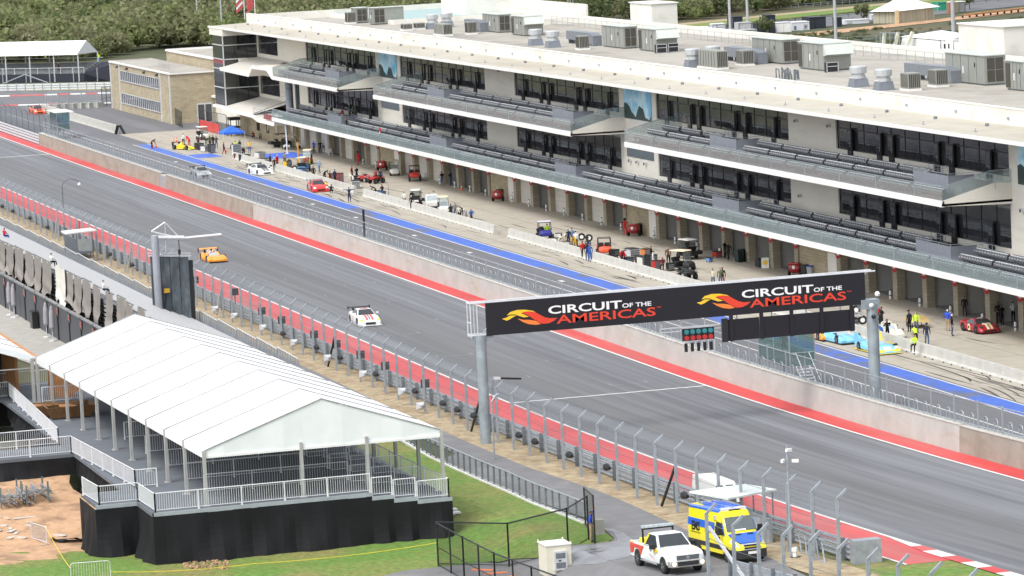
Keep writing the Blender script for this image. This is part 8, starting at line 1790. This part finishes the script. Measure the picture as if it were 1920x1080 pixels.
P('person in white right of the pale blue shirt', 1079, 433, 'stand', 150, 'white', 'black', 'black')
P('person in yellow bending by the spare wheels', 1077, 441, 'bend', -40, 'yellow', 'yellow', 'brown')
P('person in a red shirt beside the spare wheels', 1092, 452, 'stand', 200, 'red', 'black', 'brown')
P('person in a dark cap behind the spare wheels', 1102, 445, 'stand', 170, 'shadow', 'black', 'black', hat='black')
P('man in a blue overall standing before the long barrier', 1105, 457, 'stand', A_, 'suitblue', 'suitblue', 'grey', hat='suitblue')
P('person in black just left of the man in the blue overall', 1100, 456, 'stand', 150, 'black', 'black', 'black')
P('driver in red overalls before the stone wall with a service door', 1171, 410, 'hips', A_, 'red', 'red', 'black', hat='helmet_black')
P('person in black left of one in red by the tool cases', 1163, 467, 'bend', 80, 'black', 'black', 'black')
P('person in red leaning over the tool cases', 1168, 468, 'bend', -30, 'red', 'black', 'brown')
P('person in black with folded arms amid the tool cases', 1220, 461, 'folded', 60, 'black', 'black', 'black')
P('person in white behind the one with folded arms', 1224, 470, 'stand', 60, 'white', 'white', 'black')
P('crew member in maroon seated at the red tool chest', 1242, 481, 'sit', -30, 'maroon', 'black', 'blond')
P('woman in a dark vest and white top by the golf cart', 1252, 463, 'stand', A_, 'brown', 'black', 'blond')
P('person in black riding on the loaded cart by the garages', 1291, 451, 'sit', 120, 'black', 'black', 'black', at=(atg(1289, 485).x, atg(1289, 485).y, .45))
P('man in a cream T-shirt and jeans right of the black quad bike', 1336, 503, 'stand', A_, 'cream', 'denim', 'brown', bare=True)
P('long-haired woman in olive beside the man in the cream T-shirt', 1350, 502, 'stand', B_, 'olive', 'denim', 'blond')
P('person in black and red behind the long-haired woman', 1354, 501, 'stand', 150, 'black', 'red', 'black')
P('person in black in a garage doorway behind a trash bin', 1358, 451, 'folded', 40, 'black', 'black', 'black')
P('person in black shorts carrying a bag near the trash bin', 1365, 454, 'walk', -60, 'black', 'black', 'black')
P('man in red shirt behind the right gantry column', 1648, 568, 'stand', 60, 'red', 'black', 'black')
P('man in black beside the red shirt at the right gantry column', 1652, 575, 'folded', 100, 'black', 'black', 'black')
P('person in black leaning over the blue wedge car', 1651, 592, 'bend', 240, 'black', 'black', 'black')
P('driver in blue with a cyan helmet climbing into the wedge car', 1652, 608, 'bend', 200, 'suitblue', 'suitblue', 'cyan', hat='helmet_cyan')
P('man in a black polo shirt right of the driver in blue', 1663, 598, 'folded', 190, 'black', 'black', 'brown', bare=True)
P('man in a navy jacket and cap left of the neon vest', 1704, 582, 'stand', 200, 'navy', 'black', 'brown', hat='navy')
P('marshal in a neon yellow vest standing near the cream car', 1717, 584, 'stand', A_, 'neon', 'denim', 'blond')
P('marshal with neon sleeves sitting on the end of the barrier', 1675, 610, 'sit', -40, 'neon', 'black', 'brown', at=(-278.5, 112.0, .42))
P('marshal in neon leaning over the cream car', 1716, 613, 'bend', 170, 'neon', 'black', 'brown')
P('man in a navy printed sweatshirt and pale jeans by the barrier', 1737, 607, 'stand', A_, 'navy', 'denim', 'brown', hat='navy')
P('man in a bright blue shirt and khaki trousers by the red coupe', 1776, 580, 'hips', 130, 'blue', 'khaki', 'white')
P('man in a black jacket and jeans in front of the bright blue shirt', 1784, 589, 'stand', 60, 'black', 'denim', 'white')
P('man in black standing at the garage pillar behind the red coupe', 1808, 555, 'stand', -40, 'black', 'navy', 'black')
P('taller of two people in black in the last garage', 1871, 566, 'stand', 160, 'black', 'black', 'black')
P('shorter of two people in black in the last garage', 1878, 571, 'folded', 200, 'black', 'black', 'black')
P('person in a white shirt in the last garage', 1899, 565, 'phone', 180, 'white', 'black', 'black')
q = atv(641, 222, 123.6); P('person in red on the lower balcony by the grey platform', 0, 0, 'stand', 30, 'red', 'white', 'black', at=(q.x, 123.7, 5.1))
q = atv(648, 222, 123.6); P('person in grey beside the one in red on the lower balcony', 0, 0, 'stand', 200, 'grey', 'black', 'brown', at=(q.x, 124.6, 5.5))
q = atv(652, 240, 121.4); P('woman in black walking on the lower balcony steps', 0, 0, 'walk', -90, 'black', 'black', 'black', at=(q.x, 121.3, 4.64))
q = atv(716, 258, 121.2); P('person in red and white at the lower balcony glass', 0, 0, 'stand', -90, 'red', 'white', 'black', at=(q.x, 121.0, 4.64))
P('person lying back in red and blue at the top of the left stand', 7, 424, 'sit', 120, 'red', 'blue', 'brown', at=(atv(8, 440, 62).x, 62, 3.0))
P('person in white seated between the taupe tarpaulins', 97, 493, 'sit', 120, 'white', 'black', 'black', at=(atv(97, 505, 59.2).x, 59.2, 4.4))
P('person in red bending behind the suite wall', 45, 518, 'bend', 60, 'red', 'black', 'red', at=(atv(44, 540, 57.6).x, 57.6, 1.2))
P('person in white and navy seated on the white benches right of the tarpaulins', 194, 553, 'sit', 100, 'white', 'navy', 'brown', at=(atv(195, 568, 58.6).x, 58.6, 4.6))
P('left of two photographers crouching behind the near pit wall', 1678, 752, 'bend', 30, 'black', 'maroon', 'brown', 2, at=(atv(1678, 760, 97.0).x, 97.0, gz(-254, 97)+.02))
P('right of two photographers crouching behind the near pit wall', 1706, 758, 'bend', -60, 'black', 'black', 'brown', 2, at=(atv(1706, 766, 97.2).x, 97.2, gz(-250, 97)+.02))
P('marshal in black inside the glass cabin under the gantry boards', 1502, 645, 'stand', 160, 'black', 'black', 'black', at=(-271.5, 99.0, 1.92))
P('marshal in dark blue inside the far glass cabin', 125, 228, 'sit', 0, 'navy', 'black', 'brown', at=(-581.5, 100.4, 1.92))
P('worker in brown on the far canopied stand', 144, 108, 'walk', 200, 'brown', 'black', 'yellow', at=tuple(q_ for q_ in (fs.location+D*(LL*.70)+NN*1.0+Vector((0, 0, 1.7)))))
P('worker in neon at the right end of the far canopied stand', 185, 92, 'reach', 200, 'neon', 'lightblue', 'yellow', at=tuple(q_ for q_ in (fs.location+D*(LL*.88)+NN*4.0+Vector((0, 0, 3.1)))))
# ================================================================ clutter in the pits
CONEO = mat('orange_cone_plastic', (.75, .13, .02), .5)
def cone(lab, x, y):
 p = atg(x, y); t = thing('traffic_cone', lab, 'cone', (p.x, p.y, .025), 0, 'orange traffic cones in the pits'); LOCAL[0] = True
 MB().lathe([(.15, .03), (.10, .30), (.045, .70), (.03, .72)], CONEO, n=10).build('cone', t); MB().box((-.19, -.19, 0), (.19, .19, .035), CONEO).build('base', t); MB().lathe([(.103, .33), (.085, .45)], WHITE, n=10).build('band', t); LOCAL[0] = False
for lab, x, y in (('left of two orange cones beside the crouching man at the blue line', 286, 277), ('right of two orange cones at the start of the blue line', 293, 278), ('orange cone left of the yellow formula car', 325, 268), ('orange cone leaning behind the yellow formula car', 331, 267), ('orange cone in the crowd before the blue canopy', 424, 286), ('orange cone by the white car at the far barrier', 487, 303), ('orange cone at a pillar of the closed garages', 866, 357)): cone(lab, x, y)
def canopy(lab, x, y, col, w=3.0, h=2.4):
 p = atg(x, y); t = thing('pop_up_canopy', lab, 'canopy', (p.x, p.y, .02)); LOCAL[0] = True; m = MB(); k = w/2
 e = [(-k, -k, h), (k, -k, h), (k, k, h), (-k, k, h)]
 for i in range(4): m.add([e[i], e[(i+1) % 4], (0, 0, h+.85)], [(0, 1, 2)], col); a, b = e[i], e[(i+1) % 4]; m.add([a, b, (b[0], b[1], h-.25), (a[0], a[1], h-.25)], [(0, 1, 2, 3)], col)
 m.build('roof', t); m = MB(); [m.tube((a, b, 0), (a, b, h), .03, ALU, 5) for a, b, c in e]; m.build('posts', t); LOCAL[0] = False
canopy('blue pop-up canopy over a crew behind the far barrier', 436, 280, mat('blue_canopy_fabric', (.02, .12, .60), .6))
def tool_chest(lab, x, y, col, rz=0.0, sz=(.9, .5, .9)):
 p = atg(x, y); t = thing('tool_chest', lab, 'tool chest', (p.x, p.y, .02), rz, 'tool chests and cases behind the barriers'); LOCAL[0] = True; a, b, c = sz
 MB().box((-a/2, -b/2, .12), (a/2, b/2, c), col).build('body', t); m = MB(); [m.box((a/2, -b/2+.04, .16+(c-.2)*i/4), (a/2+.015, b/2-.04, .12+(c-.2)*(i+1)/4), GALVD) for i in range(4)]; m.build('drawers', t); MB().box((-a/2-.02, -b/2-.02, c), (a/2+.02, b/2+.02, c+.04), BLACK).build('lid', t)
 m = MB(); [m.lathe([(.05, -.02), (.05, .02)], RUBBER, (x_, y_, .05), 'Y', 8) for x_ in (-a/2+.1, a/2-.1) for y_ in (-b/2+.06, b/2-.06)]; m.build('casters', t); LOCAL[0] = False
RT = paint('red_tool_paint', (.45, .025, .02)); WT = paint('white_case_paint', (.66, .66, .64)); OT = paint('orange_case', (.62, .20, .05)); BT = paint('blue_case', (.10, .22, .50)); YT = paint('yellow_crate', (.75, .48, .03))
for lab, x, y, c, rz, s in (('yellow crate behind the far barrier', 540, 317, YT, .2, (.9, .8, 1.0)), ('blue welded stand behind the far barrier', 567, 325, BT, .3, (1.4, .8, .6)), ('left red jerry can rack by the middle barrier', 633, 342, RT, .1, (.5, .5, 1.1)), ('right red jerry can rack by the middle barrier', 640, 342, RT, .1, (.5, .5, 1.1)), ('white equipment trolley behind the middle barrier', 667, 353, WT, -.2, (1.8, 1.0, .9)), ('white case by the bending crew behind the middle barrier', 708, 366, WT, .2, (.9, .7, .5)), ('blue case by the bending crew behind the middle barrier', 717, 367, BT, .4, (.8, .5, .5)), ('red and white bag pile before the mini truck', 783, 390, RT, .3, (.7, .5, .6)), ('red compressor by the crew near the red race car', 622, 338, RT, 0, (.7, .6, .8)), ('black tool chest beside the spare wheels', 1095, 477, BLACK, .1, (1.2, .7, .8)), ('white crate left of the wheel crew', 1040, 456, WT, .6, (.9, .6, .5)), ('pale case behind the long barrier', 1165, 491, WT, .2, (.8, .5, .6)), ('black case left of the pale case', 1155, 491, BLACK, .2, (.7, .5, .6)), ('grey generator with pipes behind the long barrier', 1185, 486, ALU, .1, (1.6, 1.0, 1.0)), ('dark brown case among the tool chests', 1200, 494, mat('brown_case', (.10, .05, .03)), .1, (1.0, .6, .7)), ('orange tool chest on the white cabinet', 1211, 490, OT, .1, (1.0, .6, 1.15)), ('white cabinet under the orange chest', 1206, 500, WT, .1, (1.2, .7, .9)), ('black cabinet behind the long barrier', 1221, 502, BLACK, .2, (1.1, .8, 1.2)), ('red tool chest by the seated crew member', 1231, 507, RT, .1, (.8, .6, .9)), ('white-topped black case right of the seated crew member', 1257, 508, BLACK, 0, (.7, .6, .7)), ('white bag beside the tool pile', 1048, 449, WT, .9, (.6, .5, .6)), ('red cooler before the garage pillar', 1345, 483, RT, .2, (.8, .6, .55)), ('black music case with yellow emblem board', 1424, 502, BLACK, .2, (.7, .5, .8)), ('black equipment pile left of the crowd by the blue canopy', 374, 281, BLACK, .2, (1.6, .8, .9)), ('grey case in the crowd left of the blue canopy', 384, 285, ALU, .5, (.9, .7, .8)), ('black tool cabinet in the crowd left of the blue canopy', 397, 287, BLACK, .1, (1.2, .7, 1.2)), ('maroon chest in front of the blue canopy', 445, 300, mat('maroon_chest', (.12, .015, .02)), .2, (1.0, .6, .8)), ('white pit board stand under the blue canopy', 444, 292, WT, .1, (.5, 1.2, 1.5)), ('black tyre trolley right of the blue canopy', 459, 303, BLACK, .3, (1.6, .9, .9)), ('white bodywork box by the white car', 497, 306, WT, .2, (2.0, 1.1, .6)), ('white low table by the white car at the far barrier', 488, 297, WT, .1, (1.8, 1.0, .8)), ('red crate by the red suit behind the far barrier', 500, 312, RT, .1, (.8, .6, .7)), ('black toolbox left of the red quad bikes', 671, 341, BLACK, .3, (1.0, .6, .7)), ('navy case beside the loaded cart at the middle barrier', 797, 384, mat('navy_case', (.02, .03, .08)), .1, (.9, .6, .7)), ('black duffel by the row of people near the barrier end', 858, 416, BLACK, .2, (1.2, .6, .6)), ('silver pipe frame trolley behind the long barrier', 1068, 466, ALU, .2, (1.3, .8, .7)), ('black jack stand set beside the open roll cage buggy', 1152, 484, BLACK, .4, (.9, .6, .8)), ('dark blue chest beside the grey generator', 1178, 495, mat('navy_case', (.02, .03, .08)), .1, (1.1, .7, .6)), ('black gear pile behind the gantry boards', 1590, 622, BLACK, .2, (1.8, .9, 1.1)), ('blue and white cooler on the apron by the trash bins', 1330, 492, BT, .3, (.6, .4, .4))): tool_chest(lab, x, y, c, rz, s)
def spare_wheel(lab, x, y, z):
 p = atg(x, y); LOCAL[0] = True; t = thing('spare_wheel', lab, 'wheel', (p.x, p.y, z), R(75), 'spare racing wheels'); MB().lathe([(.18, -.15), (.36, -.15), (.38, 0), (.36, .15), (.18, .15)], RUBBER, n=16, axis='Y').build('tyre', t); MB().lathe([(.19, -.16), (.19, -.12), (.05, -.1), (.05, .16)], WHITE, n=12, axis='Y').build('rim', t); LOCAL[0] = False
for lab, x, y, z in (('left of two spare wheels with white rims held up behind the barrier', 1091, 458, .75), ('right of two spare wheels with white rims held up behind the barrier', 1105, 461, .8), ('spare wheel standing near the white car at the far barrier', 509, 320, .36), ('spare wheel by the yellow crate', 553, 321, .38), ('dark spare wheel on the stack behind the gantry boards', 1606, 606, 1.1), ('big spare wheel left of the right gantry column', 1618, 622, .95)): spare_wheel(lab, x, y, z)
def fuel_cart(lab, x, y):
 p = atg(x, y); LOCAL[0] = True; t = thing('fuel_cart', lab, 'fuel cart', (p.x, p.y, .02), R(-40), 'red wheeled extinguisher carts'); MB().lathe([(.1, -.55), (.42, -.5), (.50, -.3), (.50, .3), (.42, .5), (.1, .55)], paint('deep_red_tank', (.30, .015, .02)), (0, 0, .75), 'Y', 14).build('tank', t); m = MB(); m.bar((-.5, -.45, .2), (.6, -.45, 1.2), .05, .05, REDC); m.bar((-.5, .45, .2), (.6, .45, 1.2), .05, .05, REDC); m.tube((.6, -.45, 1.2), (.6, .45, 1.2), .03, REDC, 5); m.build('frame', t); MB().tube((0, 0, 1.2), (.1, 0, 1.7), .03, CRM, 5).build('hose_wand', t); MB().box((.44, -.12, .7), (.52, .12, 1.0), WHITE).build('label_plate', t)
 for s in (-1, 1): MB().lathe([(.1, -.05), (.3, -.05), (.3, .05), (.1, .05)], RUBBER, (0, s*.6, .3), 'Y', 12).build('wheel', t)
 LOCAL[0] = False
for lab, x, y in (('red wheeled tank cart at the stone wall beside the driver in red', 1189, 443), ('red wheeled tank cart with black bin at the middle stone wall', 934, 378), ('red wheeled tank cart at the right stone wall by the blue bin', 1492, 518), ('red wheeled tank cart far along by the white golf cart', 717, 320)): fuel_cart(lab, x, y)
def bin_(lab, x, y, c, lid):
 p = atg(x, y); LOCAL[0] = True; t = thing('trash_bin', lab, 'bin', (p.x, p.y, .02), .3, 'trash bins by the garages'); MB().hexa([(-.28, -.28, .05), (.28, -.28, .05), (.28, .28, .05), (-.28, .28, .05), (-.36, -.36, 1.05), (.36, -.36, 1.05), (.36, .36, 1.05), (-.36, .36, 1.05)], c).build('body', t); MB().hexa([(-.38, -.38, 1.05), (.38, -.38, 1.05), (.38, .38, 1.05), (-.38, .38, 1.05), (-.2, -.3, 1.15), (.2, -.3, 1.15), (.2, .3, 1.15), (-.2, .3, 1.15)], lid).build('lid', t); LOCAL[0] = False
GB = mat('dark_green_bin', (.012, .03, .028), .5); BLB = mat('blue_bin_lid', (.02, .07, .45), .4)
for lab, x, y, c, l in (('tall dark green bin by the person in black shorts', 1386, 492, GB, GB), ('second dark green bin behind the tall one', 1393, 490, GB, GB), ('black bin beside the right red tank cart', 1512, 520, GB, GB), ('grey bin with a blue lid at the right stone wall', 1523, 522, mat('grey_bin_body', (.35, .36, .38)), BLB), ('black bin behind the middle red tank cart', 938, 374, BLACK, BLACK), ('black bin at the near stone wall', 1201, 440, BLACK, BLACK)): bin_(lab, x, y, c, l)
p = atg(1435, 503); LOCAL[0] = True; t = thing('sandwich_board', 'white board with a round yellow emblem beside a black case', 'sign', (p.x, p.y, .02), R(-25)); MB().hexa([(0, -.35, 0), (.04, -.35, 0), (.04, .35, 0), (0, .35, 0), (-.15, -.35, .95), (-.11, -.35, .95), (-.11, .35, .95), (-.15, .35, .95)], WHITE).build('board', t); MB().lathe([(.22, -.01), (.22, .02)], LY, (-.02, 0, .5), 'X', 14).build('emblem', t); LOCAL[0] = False
# stools and tables just inside the open garages, extinguishers at the pillars, bunting above them
LOCAL[0] = True
st0 = thing('bar_table', 'tall bar table just inside an open garage', 'table', (0, 0, 0), 0, 'bar tables inside the garages'); MB().box((-.35, -.3, 1.0), (.35, .3, 1.04), BLACK).build('tabletop', st0); m = MB(); m.tube((0, 0, 0), (0, 0, 1.0), .03, GALVD, 6); m.build('pole', st0); MB().lathe([(.25, 0), (.25, .03)], GALVD, n=10).build('base', st0)
ex0 = thing('extinguisher', '', 'extinguisher', (0, 0, 0), 0, 'white extinguisher tubes at the garage pillars'); MB().lathe([(.10, .0), (.11, .05), (.11, .62), (.08, .70), (.04, .74)], WHITE, n=10).build('tube', ex0); MB().lathe([(.114, .25), (.114, .36)], GALVD, n=10).build('band', ex0); MB().box((-.03, -.08, .74), (.03, .08, .80), BLACK).build('valve', ex0)
bf0 = thing('bunting_fan', '', 'bunting', (0, 0, 0), 0, 'red, white and blue bunting fans on the garage pillars'); FANB = mat('bunting_navy', (.02, .03, .12), .8)
for r0, r1, mm, nm in ((.50, .80, paint('bunting_red', (.40, .02, .025), rough=.8), 'red_band'), (.30, .50, WHITE, 'white_band'), (.02, .30, FANB, 'blue_band')):
 m = MB(); n = 12
 for i in range(n): a, b = math.pi*i/n, math.pi*(i+1)/n; wv = .05*(i % 2); m.slab([(r1*math.cos(a), wv, -r1*math.sin(a)), (r1*math.cos(b), .05-wv, -r1*math.sin(b)), (r0*math.cos(b), .05-wv, -r0*math.sin(b)), (r0*math.cos(a), wv, -r0*math.sin(a))], .02, mm, d=(0, -1, 0))
 m.build(nm, bf0)
LOCAL[0] = False
allc = sorted(set([ua for ua, g, j in cols]+[-577+50*g+39.4 for g in range(7)])); allc = [u for u in allc if -500 < u < -283]; ne = 0
for k, u in enumerate(allc):
 o = bf0 if k == 0 else dup(bf0); o.location = (u+.47, 124.38, 3.15); tag(o, 'bunting fan on the garage pillars, %s' % (nth(k, 30)+' from the far end' if k < 30 else 'thirty-%s from the far end' % nth(k-30, 9)), 'bunting')
 o = ex0 if k == 0 else dup(ex0); o.location = (u-.30, 124.3, .02); tag(o, 'white extinguisher tube at the foot of a garage pillar, %s' % (nth(k, 30)+' from the far end' if k < 30 else 'thirty-%s from the far end' % nth(k-30, 9)), 'extinguisher')
k = 0
for ua, g, j in cols:
 if -425 < ua < -288 and OPEN[g][j] == '1':
  o = st0 if k == 0 else dup(st0); o.location = (ua+1.9, 126.6+.3*(k % 3), .05); o['label'] = 'tall bar table just inside an open garage, %s from the left' % nth(k, 30); k += 1
p = atg(620, 292); t = thing('plastic_chair', 'white plastic chair by the far garage doors', 'chair', (p.x, p.y, .02)); LOCAL[0] = True; MB().box((-.25, -.25, .42), (.25, .25, .46), WHITE).build('seat', t); MB().hexa([(-.27, -.25, .46), (-.23, -.25, .46), (-.23, .25, .46), (-.27, .25, .46), (-.36, -.23, .9), (-.32, -.23, .9), (-.32, .23, .9), (-.36, .23, .9)], WHITE).build('backrest', t)
for dx in (-.22, .22):
 for dy in (-.22, .22): MB().tube((dx, dy, 0), (dx, dy, .42), .03, WHITE, 5).build('leg', t)
p = atg(560, 309); t = thing('marker_post', 'tall yellow-orange post in front of a cream-roofed cart', 'post', (p.x, p.y, .02)); MB().box((-.08, -.08, 0), (.08, .08, 2.9), mat('ochre_post', (.62, .30, .03), .5)).build('post', t); MB().box((-.3, -.3, 0), (.3, .3, .06), BLACK).build('base', t)
p = atg(557, 270); t = thing('support_pole', 'slim white support pole before the far garages', 'pole', (-521, 120.6, 0)); MB().tube((0, 0, 0), (0, 0, 4.2), .09, WHITE, 8).build('pole', t); MB().box((-.25, -.25, 0), (.25, .25, .05), WHITE).build('base', t)
p = atg(729, 372); t = thing('broom_stand', 'upright broom stand behind the middle barrier', 'stand', (p.x, p.y, .02)); MB().tube((0, 0, 0), (0, 0, 1.5), .025, BLACK, 5).build('handle', t); MB().lathe([(.3, 0), (.3, .06), (.05, .1)], BLACK, n=10).build('base', t)
p = atg(1693, 616); t = thing('car_body_panel', 'tan bodywork panel resting on stands behind the cream car', 'bodywork', (p.x, p.y+1.2, .02), R(-8)); MB().hexa([(-1.2, -.8, .5), (1.2, -.8, .5), (1.2, .8, .5), (-1.2, .8, .5), (-1.0, -.7, .85), (1.0, -.75, .70), (1.0, .75, .70), (-1.0, .7, .85)], mat('tan_bodywork', (.42, .29, .12), .4)).build('panel', t); [MB().tube((x, y, 0), (x, y, .5), .04, BLACK, 5).build('stand', t) for x in (-.9, .9) for y in (-.6, .6)]
p = atg(1890, 590); t = thing('yellow_car_nose', 'yellow low car parked inside the last open garage', 'race car', (-297.5, 127.8, .05), R(-90)); MB().loft([ring12(*s) for s in [(1.7, .5, .12, .3), (1.2, .85, .12, .55), (.3, .9, .12, .68), (-.6, .9, .14, .9), (-1.6, .88, .2, .85)]], YELC).build('body', t)
for x in (1.0, -1.1):
 for y in (-.8, .8): wheel(t, x, y, .3, .22)
LOCAL[0] = False
